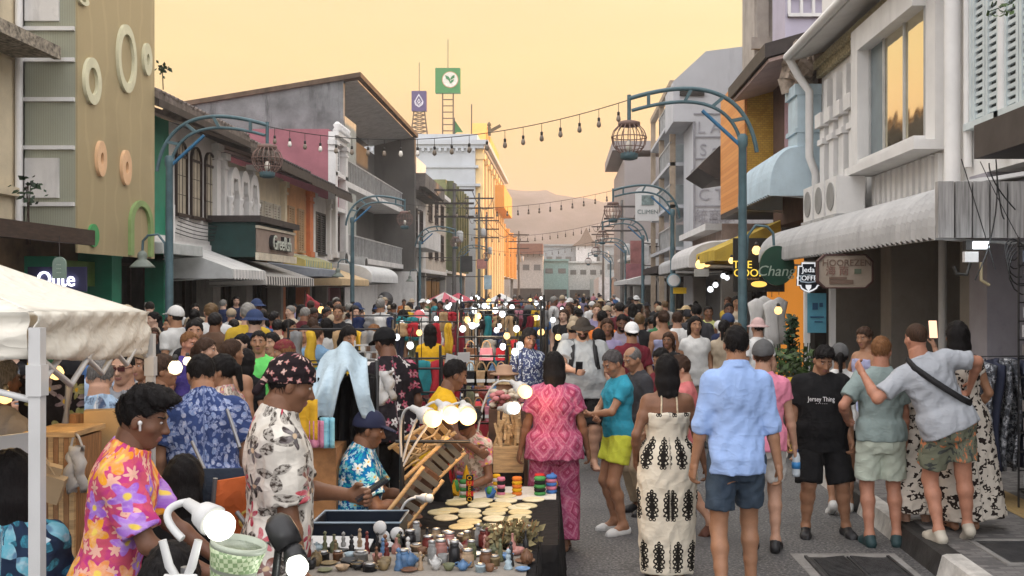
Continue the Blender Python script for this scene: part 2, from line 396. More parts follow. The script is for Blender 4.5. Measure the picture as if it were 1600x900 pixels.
        f.cap(k_, k_+c*.3+bk, .053*s*gl, .056*s*gl, .03); f.cap(k_+c*.3+bk, k_+c*.6+bk*.6, .056*s*gl, .043*s*gl, .02); f.cap(k_+c*.6+bk*.6, n_, .043*s*gl, .034*s, .02)
    foot = {}
    for sd_, toe in ((1, toeR), (-1, toeL)):
        n_ = legs[sd_][2]; dr = Vector((sd_*.18, 1, 0)).normalized(); dr = Vector((dr.x, dr.y*math.cos(toe), -math.sin(toe)))
        upv = Vector((0, math.sin(toe), math.cos(toe))); heel = n_ - dr*.045*s - upv*.055*s; ball = n_ + dr*.115*s - upv*.062*s; tp = n_ + dr*.165*s - upv*.066*s
        foot[sd_] = (heel, ball, tp, dr, upv)
        f.cap(heel, n_+upv*.0*s, .030*s, .034*s, .03); f.cap(heel, ball, .028*s, .026*s, .02); f.cap(n_, ball, .034*s, .024*s, .03); f.cap(ball-dr.cross(upv)*.018*s, tp-dr.cross(upv)*.018*s, .022*s, .016*s, .02); f.cap(ball+dr.cross(upv)*.018*s, tp-dr*.02*s+dr.cross(upv)*.02*s, .021*s, .015*s, .02)
    for sd_ in (1, -1): pass
    parts = []
    V, Q = f.mesh(); parts.append((V, Q, 0))
    # hands
    for sd_ in (1, -1):
        if not handfine: 
            pass
        a, e, w_ = arms[sd_]; d = (w_-e).normalized(); gr = grip[0 if sd_ == 1 else 1]
        inw = Vector((-sd_, .35, 0)); inw = inw - d*inw.dot(d); inw = inw.normalized() if inw.length > .1 else d.orthogonal().normalized()
        fw = inw.cross(d)*sd_
        if fw.dot(Vector((0, 1, .6))) < 0: fw = -fw       # thumb side points forward / up
        hf = Field(np.array(w_) - .13*s, np.array(w_ + d*.11*s) + .10*s, min(.0065, vox*.62))
        hf.cap(w_-d*.03*s, w_+d*.02*s, .0265*s*mr, .024*s*mr, .01)
        for q in (-.027, -.009, .009, .026):
            hf.cap(w_+d*.015*s+fw*q*.6*s, w_+d*.082*s+fw*q*s, .016*s*mr, .0125*s*mr, .012)
        for q, L in ((.027, .070), (.009, .078), (-.009, .072), (-.026, .056)):
            kn = w_+d*.084*s+fw*q*s; c1 = gr*.55; d1 = (d*math.cos(c1)+inw*math.sin(c1)); p1 = kn+d1*L*.42*s
            c2 = gr*1.35; d2 = (d*math.cos(c2)+inw*math.sin(c2)); p2 = p1+d2*L*.33*s; c3 = gr*1.9; d3 = (d*math.cos(c3)+inw*math.sin(c3)); p3 = p2+d3*L*.25*s
            hf.cap(kn, p1, .0102*s*mr, .0094*s*mr, .003); hf.cap(p1, p2, .0094*s*mr, .0086*s*mr, .002); hf.cap(p2, p3, .0086*s*mr, .0075*s*mr, .002)
        t0 = w_+d*.022*s+fw*.024*s; t1 = t0+(d*.62+fw*.55+inw*.45).normalized()*.045*s; t2 = t1+(d*.85+inw*.5*gr+fw*.1).normalized()*.035*s
        hf.cap(t0, t1, .0145*s*mr, .0115*s*mr, .008); hf.cap(t1, t2, .0112*s*mr, .009*s*mr, .002)
        V, Q = hf.mesh(); parts.append((V, Q, 0))
    # head
    hw = lambda p: hc + Rh @ (Vector(p)*hs)
    hv = min(.0062, vox*.6) if face else vox*.75
    hf = Field(np.array(hc) - .15*hs, np.array(hc) + .15*hs, hv); q3 = lambda a: np.array(a)*hs
    hf.ell(hw((0, -.012, .032)), q3((.0745, .094, .090)), Rh, .02)
    hf.ell(hw((0, .022, -.030)), q3((.0595, .070, .080)), Rh, .03)
    hf.ell(hw((0, .058, -.092)), q3((.026, .022, .020)), Rh, .03)
    for e in (1, -1):
        hf.ell(hw((e*.046, .045, -.022)), q3((.022, .026, .02)), Rh, .02)
        hf.ell(hw((e*.077, -.008, -.008)), q3((.010, .019, .029)), Rh @ Matrix.Rotation(e*.35, 3, 'Z'), .006)
        if face: hf.ell(hw((e*.030, .098, .010)), q3((.017, .016, .011)), Rh, 0, '-')
    hf.cap(hw((0, .083, .012)), hw((0, .106, -.026)), .008*hs, .0135*hs, .012); 
    for e in (1, -1): hf.ell(hw((e*.011, .093, -.030)), q3((.009, .011, .008)), Rh, .008); hf.ell(hw((e*.028, .080, .030)), q3((.022, .011, .007)), Rh, .012)
    hf.ell(hw((0, .087, -.056)), q3((.023, .010, .006)), Rh, .006); hf.ell(hw((0, .085, -.067)), q3((.019, .010, .006)), Rh, .006)
    hf.cap(hw((0, -.02, -.03)), nb, .052*s*mr, .056*s*mr*gl, .03)
    V, Q = hf.mesh(); mi_ = 0
    if face:
        L = (V - np.array(hc)) @ np.array(Rh) / hs; cen = L[Q].mean(1)
        lip = (np.abs(cen[:, 0]) < .024) & (np.abs(cen[:, 2]+.061) < .0105) & (cen[:, 1] > .076)
        brow = (np.abs(np.abs(cen[:, 0])-.031) < .019) & (np.abs(cen[:, 2]-.0325+.1*(np.abs(cen[:, 0])-.031)) < .0034) & (cen[:, 1] > .06)
        bd = np.zeros(len(Q), bool)
        if beard: bd = (cen[:, 2] < -.028 - .25*np.maximum(.06-cen[:, 1], 0)) & (cen[:, 1] > -.0) & (cen[:, 2] > -.12) & ~lip & ~((np.abs(cen[:, 2]+.037) < .009) & (np.abs(cen[:, 0]) < .011)) & ~((cen[:, 1] < .062) & (cen[:, 2] > -.04))
        parts.append((V, Q[~(lip | brow | bd)], 0)); parts.append((V, Q[lip], 3)); parts.append((V, Q[brow | bd], 4))
        for e in (1, -1):
            for c_, r_, k_ in (((e*.030, .0765, .009), .0105, 1), ((e*.030, .0822, .0085), .0066, 2)):
                ef = Field(np.array(hw(c_))-.014, np.array(hw(c_))+.014, .003); ef.ell(hw(c_), q3((r_, r_, r_*(.62 if k_ == 1 else .8))), Rh, 0); v, q = ef.mesh(); parts.append((v, q, k_))
    else: parts.append((V, Q, 0))
    hm = hair_mat('hair_' + hairc, HAIRC[hairc]); skm = skin_mat('skin_' + skin, SK[skin]) if isinstance(skin, str) else skin
    if hair == 'objcol': hm = ocol('crowd_hair', .5, .4)
    body = meshobj(name, parts, [skm, EYEW, EYED, LIP, hm]); body.location = (x, y, z); body.rotation_euler = (0, 0, rz); tag(body, label, cat, group)
    # ---------------- clothes
    pn = lambda V, amp: amp*wr*(np.sin(V[0]*31+V[2]*23+1)*np.sin(V[1]*29-V[2]*17+2)*.8+np.sin(V[0]*63-V[2]*35+V[1]*47+2*np.sin(V[2]*14))*.45+np.sin(V[0]*90+V[1]*80+3*np.sin(V[2]*11+V[0]*7))*.25)
    def uvf(V):
        q = (V - Pn) @ np.array(Rt); ang = np.arctan2(q[:, 1], q[:, 0]); ang = np.mod(ang + seam, 2*PI)
        return np.stack([ang*.17*girth, q[:, 2] + PZ, np.zeros(len(V))], 1)
    cv = max(vox, .010)
    if top:
        c = top.get('c', .016)*s; hem = top.get('hem', .80)*s; dr = top.get('drape', .92); sl = top.get('sleeve', .55); nz0 = top.get('up', 1.43)*s
        pr = prof.copy(); pr[:, 1] += c; pr[:, 2] += c; ch = pr[6].copy()
        zz = np.linspace(hem, nz0 + .03, 40); P2 = np.stack([zz, np.interp(zz, pr[:, 0], pr[:, 1]), np.interp(zz, pr[:, 0], pr[:, 2]), np.interp(zz, pr[:, 0], pr[:, 3])], 1)
        lowm = zz < 1.25*s; P2[lowm, 1] = np.maximum(P2[lowm, 1], ch[1]*dr); P2[lowm, 2] = np.maximum(P2[lowm, 2], ch[2]*dr*.98)
        k2 = np.clip((1.24*s-zz)/(.26*s), 0, 1); k2 = k2*k2*(3-2*k2); P2[:, 1] = np.maximum(P2[:, 1], k2*(.196 if sex == 'm' else .192)*s*gi[2]*top.get('hw', 1)); P2[:, 2] = np.maximum(P2[:, 2], k2*.136*s*gi[2])
        if top.get('flare'):
            fl = top['flare']; wz = 1.04*s; t = np.clip((wz-zz)/(wz-hem), 0, 1); P2[:, 1] += fl*t**.8*s; P2[:, 2] += fl*.8*t**.8*s
        if top.get('taper'): t = np.clip((.75*s-zz)/(.75*s-hem), 0, 1); P2[:, 1] *= 1-top['taper']*t; P2[:, 2] *= 1-top['taper']*t
        ext = max(P2[:, 1].max(), P2[:, 2].max()) + .05
        pts = [np.array(tw((0, 0, hem/s))), np.array(tw((0, 0, nz0/s+.05)))] + [np.array(q) for sd_ in (1, -1) for q in arms[sd_][:2]]
        g = Field(np.min(pts, 0) - ext, np.max(pts, 0) + ext, cv)
        g.add(np.min(pts[:2], 0)-ext, np.max(pts[:2], 0)+ext, torso(P2), .02)
        if sl > 0:
            for sd_ in (1, -1):
                a, e, w_ = arms[sd_]; r0, r1 = top.get('sr', (.062, .064)); r0 *= s*mr*gl; r1 *= s*mr*gl
                g.ell(a+Vector((0, 0, -.008))*s, np.array((.059, .060, .062))*s*mr*gl, k=.05)
                if sl <= 1: g.cap(a, a+(e-a)*(sl+.06), r0, r1, .03, cut=sl/(sl+.06))
                else:
                    g.cap(a, e, r0, r0*.86, .03); g.cap(e, e+(w_-e)*(sl-1+.05), r0*.88, r0*.72, .02, cut=(sl-1)/(sl-1+.05))
        nk = tw((0, .02, 1.475)); nr = top.get('neck', .068)*s
        if sl > 0: g.add(np.array(nk)-nr*1.3, np.array(nk)+nr*1.3, lambda X, Y, Z: np.sqrt((X-nk.x)**2+(Y-nk.y)**2+(Z-nk.z)**2)-nr, 0, '-')
        g.all(lambda D, X, Y, Z: D + pn((X, Y, Z), .0045*s))
        if top.get('collar'):
            kc = tw((0, -.008, 1.455)); ax = Rt @ Vector((0, .25, 1)).normalized()
            def col(X, Y, Z):
                px, py, pz = X-kc.x, Y-kc.y, Z-kc.z; h_ = px*ax.x+py*ax.y+pz*ax.z; r_ = np.sqrt(np.maximum(px**2+py**2+pz**2-h_**2, 0))
                return np.maximum(np.abs(r_-.073*s*mr+h_*.25)-.010*s, np.abs(h_)-.026*s)
            g.add(np.array(kc)-.1*s, np.array(kc)+.1*s, col, .006)
        V, Q = g.mesh(); meshobj(top.get('name', 'shirt'), [(V, Q, 0)], [top['mat']], body, uvf)
    if bottom:
        c = bottom.get('c', .014)*s; L = bottom.get('len', .5); wst = bottom.get('waist', 1.02)*s; fl = bottom.get('flare', .02)*s
        pr = prof.copy(); pr[:, 1] += c; pr[:, 2] += c
        if bottom.get('kind') == 'skirt':
            hem = bottom['hem']*s; zz = np.linspace(hem, wst, 24); P2 = np.stack([zz]+[np.interp(zz, pr[:, 0], pr[:, i]) for i in (1, 2, 3)], 1)
            t = np.clip((.9*s-zz)/(.9*s-hem), 0, 1); m_ = zz < .9*s; P2[m_, 1] = np.interp(.9*s, pr[:, 0], pr[:, 1]); P2[m_, 2] = np.interp(.9*s, pr[:, 0], pr[:, 2]); P2[:, 1] += fl*t; P2[:, 2] += fl*t
            ex = P2[:, 1].max()+.05; pts = [np.array(tw((0, 0, hem/s))), np.array(tw((0, 0, wst/s)))]
            g = Field(np.min(pts, 0)-ex, np.max(pts, 0)+ex, cv); g.add(np.min(pts, 0)-ex, np.max(pts, 0)+ex, torso(P2), .02)
        else:
            zz = np.linspace(.76*s, wst, 16); P2 = np.stack([zz]+[np.interp(zz, pr[:, 0], pr[:, i]) for i in (1, 2, 3)], 1)
            pts = [np.array(P), np.array(tw((0, 0, wst/s)))] + [np.array(q) for sd_ in (1, -1) for q in (legs[sd_] if L > 1 else legs[sd_][:2])]
            ex = .2*s*girth; g = Field(np.min(pts, 0)-ex, np.max(pts, 0)+ex, cv); g.add(np.min(pts[:2], 0)-ex, np.max(pts[:2], 0)+ex, torso(P2), .03)
            for sd_ in (1, -1):
                h_, k_, n_ = legs[sd_]; r0 = .094*s*gl + c*.5
                if L <= 1: r1 = np.interp(L, [0, 1], [.092, .062])*s*gl + c*.5 + fl; g.cap(h_, h_+(k_-h_)*(L+.05), r0, r1, .03, cut=L/(L+.05))
                else:
                    r1 = .064*s*gl + c*.5 + fl; r2 = (.048 if L < 1.95 else .052)*s*gl + c*.5 + fl*1.3; l2 = L-1
                    g.cap(h_, k_, r0, r1, .03); g.cap(k_, k_+(n_-k_)*(l2+.05), r1, r2, .02, cut=l2/(l2+.05))
        g.all(lambda D, X, Y, Z: D + pn((X, Y, Z), .0045*s))
        V, Q = g.mesh(); meshobj(bottom.get('name', 'shorts'), [(V, Q, 0)], [bottom['mat']], body, uvf)
    # ---------------- shoes
    if shoes:
        for sd_ in (1, -1):
            heel, ball, tp, drv, upv = foot[sd_]; n_ = legs[sd_][2]; sx = drv.cross(upv)
            g = Field(np.min([heel, tp, n_], 0)-.09*s, np.max([heel, tp, n_], 0)+.07*s, max(.0075, vox*.7)); o = -upv*.022*s
            sole_r = .013*s
            for q in (-.022, 0, .02): g.cap(heel+o+sx*q*.8*s, ball+o+sx*q*1.3*s, sole_r, sole_r, .012); g.cap(ball+o+sx*q*1.3*s, tp+o+sx*q*.9*s+drv*.012*s, sole_r, sole_r*.9, .012)
            if shoes in ('sneaker', 'clog', 'flat'):
                e = .008*s; g.cap(ball-sx*.018*s, tp-sx*.016*s, .027*s+e, .02*s+e, .02); g.cap(ball+sx*.018*s, tp-drv*.02*s+sx*.018*s, .026*s+e, .02*s+e, .02)
                if shoes != 'flat': g.cap(heel, n_+upv*.0*s, .031*s+e, .036*s+e, .02, cut=.8); g.cap(heel, ball, .03*s+e, .028*s+e, .02); g.cap(n_-upv*.01*s, ball, .032*s+e, .026*s+e, .02)
                else: g.cap(heel, ball, .03*s+e, .027*s+e, .02)
            else:
                for q in (-1, 1): g.cap(ball+drv*.015*s+upv*.022*s, n_+drv*.02*s-upv*.045*s+sx*q*.04*s, .008*s, .008*s, .004)
            V, Q = g.mesh(); meshobj({'flip': 'sandal'}.get(shoes, 'shoe'), [(V, Q, 0)], [shoemat or mat('dark_rubber', (.02, .02, .02), .6)], body)
    # ---------------- hair and hats
    hx = lambda X, Y, Z: [Rti2[i, 0]*(X-hc.x)/hs+Rti2[i, 1]*(Y-hc.y)/hs+Rti2[i, 2]*(Z-hc.z)/hs for i in range(3)]
    Rti2 = np.array(Rh.transposed())
    if hair not in (None, 'bald'):
        hst = 'short' if hair == 'objcol' else hair
        th = {'short': .012, 'buzz': .004, 'crop': .008, 'volume': .007, 'thin': .005}.get(hst, .013)
        long_ = {'long': .30, 'mid': .17, 'bob': .09}.get(hst, 0)
        lo = np.array(hc)-.17*hs; hi = np.array(hc)+.17*hs; lo[2] -= long_+.02; lo[1] -= .05
        if hst == 'pony': lo -= .12
        g = Field(lo, hi, min(.0085, vox*.8) if face else vox)
        g.ell(hw((0, -.012, .033)), (np.array((.0745, .094, .090))+th)*hs, Rh, 0)
        if hst == 'volume': g.ell(hw((0, .020, .095)), np.array((.082, .100, .056))*hs, Rh, .012); g.ell(hw((.01, .085, .098)), np.array((.060, .048, .036))*hs, Rh, .012)
        def cutf(D, X, Y, Z):
            q = hx(X, Y, Z); pl = (.95*q[1]-q[2]+(-.004 if hst in ('short', 'volume', 'long', 'mid', 'bob', 'pony', 'bun') else .012))/1.38
            if hst == 'thin': pl = np.maximum((1.25*q[1]-q[2]-.02)/1.6, -(np.sqrt(q[0]**2+(q[1]-.02)**2+(q[2]-.13)**2)-.075))
            n_ = .0045*np.sin(q[0]*95+q[2]*40)*np.sin(q[1]*80+q[2]*60)*(1.7 if hst == 'volume' else 1)+.0022*np.sin(q[0]*210+q[1]*60)*np.sin(q[1]*170+q[2]*190)
            return np.maximum(D+n_*(0 if hst in ('buzz', 'thin') else 1), pl*hs+.004*np.sin(q[0]*120))
        g.all(cutf)
        if long_:
            b0 = hw((0, -.05, 0)); bk = -(Rt @ Vector((0, 1, 0))); dn = Vector((0, 0, -1))
            for q, w0 in ((0, .062), (.045, .040), (-.045, .040)):
                g.cap(hw((q*1.15, -.045, .01)), hw((q*1.25, -.055, -.09)), w0*hs, w0*.9*hs, .03)
                e0 = hw((q*1.25, -.055, -.09)); g.cap(e0, e0+bk*.035*s+dn*long_*s, w0*.9*hs, w0*.55*hs, .03)
            for q in (1, -1): g.cap(hw((q*.068, -.0, .03)), hw((q*.072, -.012, -.06-.1*long_)), .018*hs, .014*hs, .02)
        if hst == 'bun': g.ell(hw((0, -.115, .03)), np.array((.042, .038, .042))*hs, Rh, .02)
        if hst == 'pony':
            g.ell(hw((0, -.105, .02)), np.array((.028, .028, .028))*hs, Rh, .02); e0 = hw((0, -.125, .01)); g.cap(e0, e0+Vector((0, -.03, -.16))*s, .03*hs, .016*hs, .02)
        V, Q = g.mesh(); hp_ = [(V, Q, 0)]
        if vox < .0115 and hst not in ('buzz', 'thin'):      # loose locks that break the smooth outline
            n_ = 1500 if vox < .009 else 900; rg = np.random.default_rng(len(label)); ii = rg.integers(0, len(V), n_); b_ = V[ii]; nr = b_ - np.array(hw((0, -.01, .03 if not long_ else .0))); nr[:, 2] *= .6; nr /= np.linalg.norm(nr, axis=1)[:, None] + 1e-9
            dn_ = np.array((0, 0, -1.)) if hst != 'volume' else np.array(Rh @ Vector((0, .8, .25))); dn_ = dn_ + rg.normal(0, .35 if not long_ else .12, (n_, 3)); dn_ -= nr*(dn_*nr).sum(1)[:, None]; dn_ /= np.linalg.norm(dn_, axis=1)[:, None] + 1e-9
            L_ = rg.uniform(.012, .030, n_)[:, None]*hs*(1.6 if long_ else 1); sd2 = np.cross(nr, dn_); w2 = rg.uniform(.0012, .0028, n_)[:, None]*hs; out_ = rg.uniform(.05, .38 if not long_ else .12, n_)[:, None]
            tip = b_ + dn_*L_ + nr*L_*out_; q0 = b_ - nr*.002
            VV = np.stack([q0 - sd2*w2, q0 + sd2*w2, tip + sd2*w2*.2, tip - sd2*w2*.2], 1).reshape(-1, 3); hp_.append((VV, np.arange(n_*4).reshape(-1, 4), 0))
        meshobj('hair', hp_, [hm], body)
    if hat:
        g = Field(np.array(hc)-.26*hs, np.array(hc)+.22*hs, min(.009, vox*.85)); kind = hat
        off = .020 if kind != 'bandana' else .016
        g.ell(hw((0, -.012, .034)), (np.array((.0745, .094, .090))+off)*hs, Rh, 0)
        if kind == 'cap':
            g.all(lambda D, X, Y, Z: np.maximum(D, (lambda q: (.18*q[1]-q[2]+.022)/1.02)(hx(X, Y, Z))*hs))
            g.ell(hw((0, .105, .040)), np.array((.072, .085, .008))*hs, Rh @ Matrix.Rotation(-.18, 3, 'X'), .006); g.ell(hw((0, -.01, .143)), np.array((.009, .009, .006))*hs, Rh, .004)
        elif kind == 'backcap':
            g.all(lambda D, X, Y, Z: np.maximum(D, (lambda q: (.18*q[1]-q[2]+.022)/1.02)(hx(X, Y, Z))*hs))
            g.ell(hw((0, -.125, .018)), np.array((.072, .07, .008))*hs, Rh @ Matrix.Rotation(.25, 3, 'X'), .006)
        elif kind == 'bucket':
            g.all(lambda D, X, Y, Z: np.maximum(D, (lambda q: -q[2]+.028)(hx(X, Y, Z))*hs))
            def br(X, Y, Z):
                q = hx(X, Y, Z); r_ = np.sqrt((q[0]*1.08)**2+(q[1]+.01)**2); return np.maximum(np.abs(q[2]-.045+(r_-.09)*.45)-.006, np.maximum(r_-.165, .07-r_))*hs*.85
            g.add(np.array(hc)-.2*hs, np.array(hc)+.2*hs, br, .006)
        elif kind == 'bandana':
            g.all(lambda D, X, Y, Z: np.maximum(D, (lambda q: (.30*q[1]-q[2]+.012)/1.05)(hx(X, Y, Z))*hs)+.002*np.sin(Z*150))
            g.cap(hw((0, -.11, .0)), hw((.02, -.13, -.07)), .014*hs, .02*hs, .01); g.ell(hw((0, -.112, .0)), np.array((.018, .014, .014))*hs, Rh, .01)
        elif kind == 'straw':
            g.all(lambda D, X, Y, Z: np.maximum(D, (lambda q: -q[2]+.04)(hx(X, Y, Z))*hs))
            g.ell(hw((0, 0, .05)), np.array((.2, .2, .012))*hs, Rh, .006)
        V, Q = g.mesh(); HM = hatmat or mat('navy_cap', (.01, .014, .045), .8)
        meshobj('headscarf' if kind == 'bandana' else 'hat', [(V, Q, 0)], [HM], body, lambda V: (lambda q: np.stack([np.mod(np.arctan2(q[:, 1], q[:, 0])+seam, 2*PI)*.09, q[:, 2], q[:, 0]*0], 1))((V-np.array(hc)) @ np.array(Rh)))
    if glasses:
        mb = MB()
        for e in (1, -1):
            mb.obox(hw((e*.031, .098, .010)), (.05*hs, .006, .032*hs), Rh.to_4x4()); mb.tube([hw((e*.056, .096, .014)), hw((e*.078, .0, .012))], .003, 5)
        mb.tube([hw((.008, .099, .014)), hw((-.008, .099, .014))], .003, 5)
        b_ = mb.build('sunglasses', glasses); b_.parent = body
    pr_ = dict(hand={1: arms[1][2] + (arms[1][2]-arms[1][1]).normalized()*.085*s, -1: arms[-1][2] + (arms[-1][2]-arms[-1][1]).normalized()*.085*s}, hw=hw, tw=tw, arms=arms)
    M = Matrix.Translation((x, y, z)) @ Matrix.Rotation(rz, 4, 'Z')
    pr_['M'] = M; body_info[body.name] = pr_
    return body
body_info = {}
# ================================================================== setting
def Yat(px, X): return X * F / (px - VX)
def Zat(py, Y): return CH - (py - HY) * Y / F
# --- ground
def asphalt():
    q = N('asphalt'); v = q.co(); a = q.noise(v, 1.1, 5); b = q.noise(v, 48, 4); c_ = q.noise(v, .35, 3)
    col = q.ramp(a, [(.3, (.062, .062, .064)), (.7, (.11, .107, .104))]); col = q.mix(q.step(b, .50, .66), col, (.21, .205, .195)); col = q.mix(q.step(b, .48, .36), col, (.03, .03, .03))
    col = q.mix(q.math('MULTIPLY', q.step(c_, .48, .6), .6), col, (.055, .055, .058)); col = q.mix(q.math('MULTIPLY', q.step(q.noise(v, 3.1, 6, .75), .56, .66), .5), col, (.04, .04, .042))
    crk = q.n('ShaderNodeTexVoronoi', {'Vector': q.n('ShaderNodeVectorMath', {0: v, 1: q.n('ShaderNodeTexNoise', {'Vector': v, 'Scale': 2.0}).outputs[1]}, operation='ADD').outputs[0], 'Scale': .7}, feature='DISTANCE_TO_EDGE').outputs[0]
    col = q.mix(q.math('MULTIPLY', q.math('SUBTRACT', 1.0, q.step(crk, .0, .012)), .6), col, (.035, .035, .035))
    q.link(col, 'Base Color'); q.link(q.ramp(a, [(.3, .55), (.7, .8)]), 'Roughness'); q.bump(b, .5, .01); return q.m
ASPH = asphalt()
def paver():
    q = N('pavement_tiles'); v = q.co()
    br = q.n('ShaderNodeTexBrick', {'Vector': v, 'Color1': (.23, .22, .21, 1), 'Color2': (.06, .06, .062, 1), 'Mortar': (.12, .115, .11, 1), 'Scale': 5.2, 'Mortar Size': .025, 'Bias': -.1, 'Brick Width': .5, 'Row Height': .25})
    c = q.mix(q.math('MULTIPLY', q.noise(v, 2, 5), .5), br.outputs[0], (.11, .10, .095)); q.link(c, 'Base Color'); q.p.inputs['Roughness'].default_value = .75; q.bump(br.outputs[1], -.4, .01); return q.m
PAVE = paver()
m = MB(); m.box(-600, 600, -30, 900, -1, -.03); tag(m.build('ground', mat('ground_earth', (.14, .12, .10), .9)), kind='structure')
m = MB(); m.add([(-6.8, -20, 0), (2.16, -20, 0), (3.62, 75, 0), (3.62, 260, 0), (-6.8, 260, 0)], [(0, 1, 2, 3, 4)]); tag(m.build('road', ASPH), kind='structure')
tag(B((-20, -6.95, -20, 260, -.3, .15)).build('pavement_left', PAVE), kind='structure')
m = MB(); m.prism([(2.3, -20), (12, -20), (12, 260), (3.76, 260), (3.76, 75)], lambda a, b, d: (a, b, d), -.3, .15); tag(m.build('pavement_right', PAVE), kind='structure')
KB, KW = mat('kerb_black', (.028, .027, .026), .6, .4, 8, .2, 40, stain=.4), mat('kerb_white', (.52, .50, .46), .6, .25, 6, .2, 40, stain=.7)
m = MB()
for k in range(70):
    y0 = -1 + k * 1.0; y1 = y0 + .994
    xa = 2.45 + y0 * 1.15 / 75; xb = 2.45 + y1 * 1.15 / 75
    pts = [(0, .0), (.04, .145), (.07, .156), (.17, .156), (.17, 0)]
    V = [(xa - .01 + a, y0, b) for a, b in pts] + [(xb - .01 + a, y1, b) for a, b in pts]
    m.add(V, [(0, 1, 2, 3, 4), (9, 8, 7, 6, 5)] + [(i, 5 + i, 5 + (i + 1) % 5, (i + 1) % 5) for i in range(5)], KB if (k % 2 == 0) else KW)
tag(m.build('kerb_right'), kind='structure')
m = MB()
for k in range(70): m.box(-6.95, -6.8, k * 1.2, k * 1.2 + 1.195, -.1, .152, KB if k % 2 else KW)
tag(m.build('kerb_left'), kind='structure')
q = N('tactile_paving'); v = q.co((11, 11, 11)); dots = q.n('ShaderNodeTexVoronoi', {'Vector': v, 'Scale': 1.6, 'Randomness': 0}).outputs[0]
q.link(q.mix(q.noise(q.co(), 5, 5), (.40, .27, .10), (.24, .17, .08)), 'Base Color'); q.bump(q.step(dots, .5, .2), .6, .01); q.p.inputs['Roughness'].default_value = .7
m = MB(); m.add([(3.62, 2, .154), (3.95, 2, .154), (4.15, 60, .154), (3.82, 60, .154)], [(0, 1, 2, 3)]); tag(m.build('tactile_strip', q.m), kind='structure')
# concrete apron and slotted drain cover in the foreground on the right
CONC = mat('concrete', (.26, .25, .235), .8, .2, 4, .3, 50, stain=.6)
m = MB(); m.add([(1.70, 6.4, .004), (2.44, 6.4, .004), (2.46, 7.6, .004), (1.68, 7.6, .004)], [(0, 1, 2, 3)]); tag(m.build('drain_apron', CONC), kind='structure')
IRON = mat('cast_iron', (.07, .07, .072), .5, .3, 8, .3, 60, metal=.5)
t = thing('drain_cover', (2.07, 7.0, .006), 'slotted dark iron drain cover in the road beside the right kerb', 'drain cover')
m = B((1.78, 2.36, 6.52, 7.46, .006, .012)); m.build('cover_plate', mat('iron_dark', (.03, .03, .03), .6), t)
m = MB()
for i in range(2):
    for j in range(30):
        a = 1.80 + i * .28; m.obox((a + .13, 6.56 + j * .03, .016), (.25, .013, .010), (0, 0, .35 if i == 0 else -.35))
m.box(2.065, 2.075, 6.52, 7.46, .012, .022); m.box(1.76, 1.78, 6.50, 7.48, .006, .022); m.box(2.36, 2.38, 6.5, 7.48, .006, .022); m.build('grating', IRON, t)
t = thing('manhole_cover', (3.2, 7.0, .154), 'square dark manhole cover set in the right pavement by the kerb', 'manhole cover')
B((2.95, 3.45, 6.75, 7.35, .15, .158)).build('cover_plate', IRON, t); m = B((2.91, 2.95, 6.7, 7.4, .15, .162), (3.45, 3.49, 6.7, 7.4, .15, .162), (2.95, 3.45, 6.7, 6.75, .15, .162), (2.95, 3.45, 7.35, 7.4, .15, .162)); m.build('cover_frame', CONC, t)
# --- hill
HK = 1.5
def hill_h(x):
    px = VX + x * F / 480
    return np.interp(px, [300, 640, 700, 780, 850, 905, 960, 1030, 1100, 1250, 1600], [10, 14, 34, 46.5, 45.5, 42.5, 41, 36, 26, 14, 4])
m = MB()
def hf_(u, v):
    x = (-190 + 430*u)*HK; y = (380 + 260*v)*HK; e = math.sin(min(1, v*1.7)*PI/2)
    return (x, y, -.5 + 1.16*HK*hill_h(x/HK)*e*(1 - .35*max(0, v-.6)) + e*.8*math.sin(x*.21+v*9)+e*.6*math.sin(x*.5+1.3))
m.grid(hf_, 90, 26); tag(m.build('hill', mat('hill_forest', (.06, .045, .045), .9, .9, .06, 1.0, .8)), kind='structure')
# ------------------------------------------------------------------ facade toolkit
class Fac:
    """facade along the street: u along Y, w outwards from the wall plane, z up"""
    def __init__(s, X, side): s.X = X; s.s = side
    def box(s, mb, u0, u1, w0, w1, z0, z1, m=None): return mb.box(s.X + s.s*w0, s.X + s.s*w1, u0, u1, z0, z1, m)
    def pt(s, u, w, z): return (s.X + s.s*w, u, z)
    def fn(s): return lambda a, b, d: (s.X + s.s*d, a, b)
    def text(s, txt, u, z, w, size, m, parent, depth=.03, sx=1, name='lettering'):
        sg = -s.s      # readable from the street: left facade reads towards +Y, right towards -Y
        return text_mesh(txt, size, m, lambda a, b, d: (s.X + s.s*(w + d), u + (a if s.s > 0 else -a), z + b), parent, name, depth, 'CENTER', sx)
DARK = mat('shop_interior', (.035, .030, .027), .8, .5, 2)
GLASS = mat('window_glass', (.03, .035, .04), .08, .1, spec=.8)
WHITE = mat('white_plaster', (.66, .645, .62), .75, .08, 1.2, .12, 40, stain=.42)
WHITE2 = mat('white_paint', (.70, .69, .67), .6, .06, 2, .06, 40, stain=.2)
CREAM = mat('cream_plaster', (.62, .53, .37), .75, .1, 1.5, .12, 40, stain=.4)
ORANGE = mat('orange_plaster', (.68, .34, .15), .75, .1, 1.5, .12, 40, stain=.25)
ORANGE2 = mat('deep_orange_paint', (.62, .20, .08), .7, .1)
PINKW = mat('pink_plaster', (.34, .125, .15), .75, .12, 1.5, .12, 40, stain=.3)
GREEN = mat('green_paint', (.02, .22, .13), .55, .12, 2, .05, stain=.2)
GREYC = mat('raw_concrete', (.18, .188, .19), .85, .28, .9, .35, 18, stain=1.0)
GREYC2 = mat('grey_render', (.115, .108, .098), .85, .12, .8, .15, 30, stain=.35)
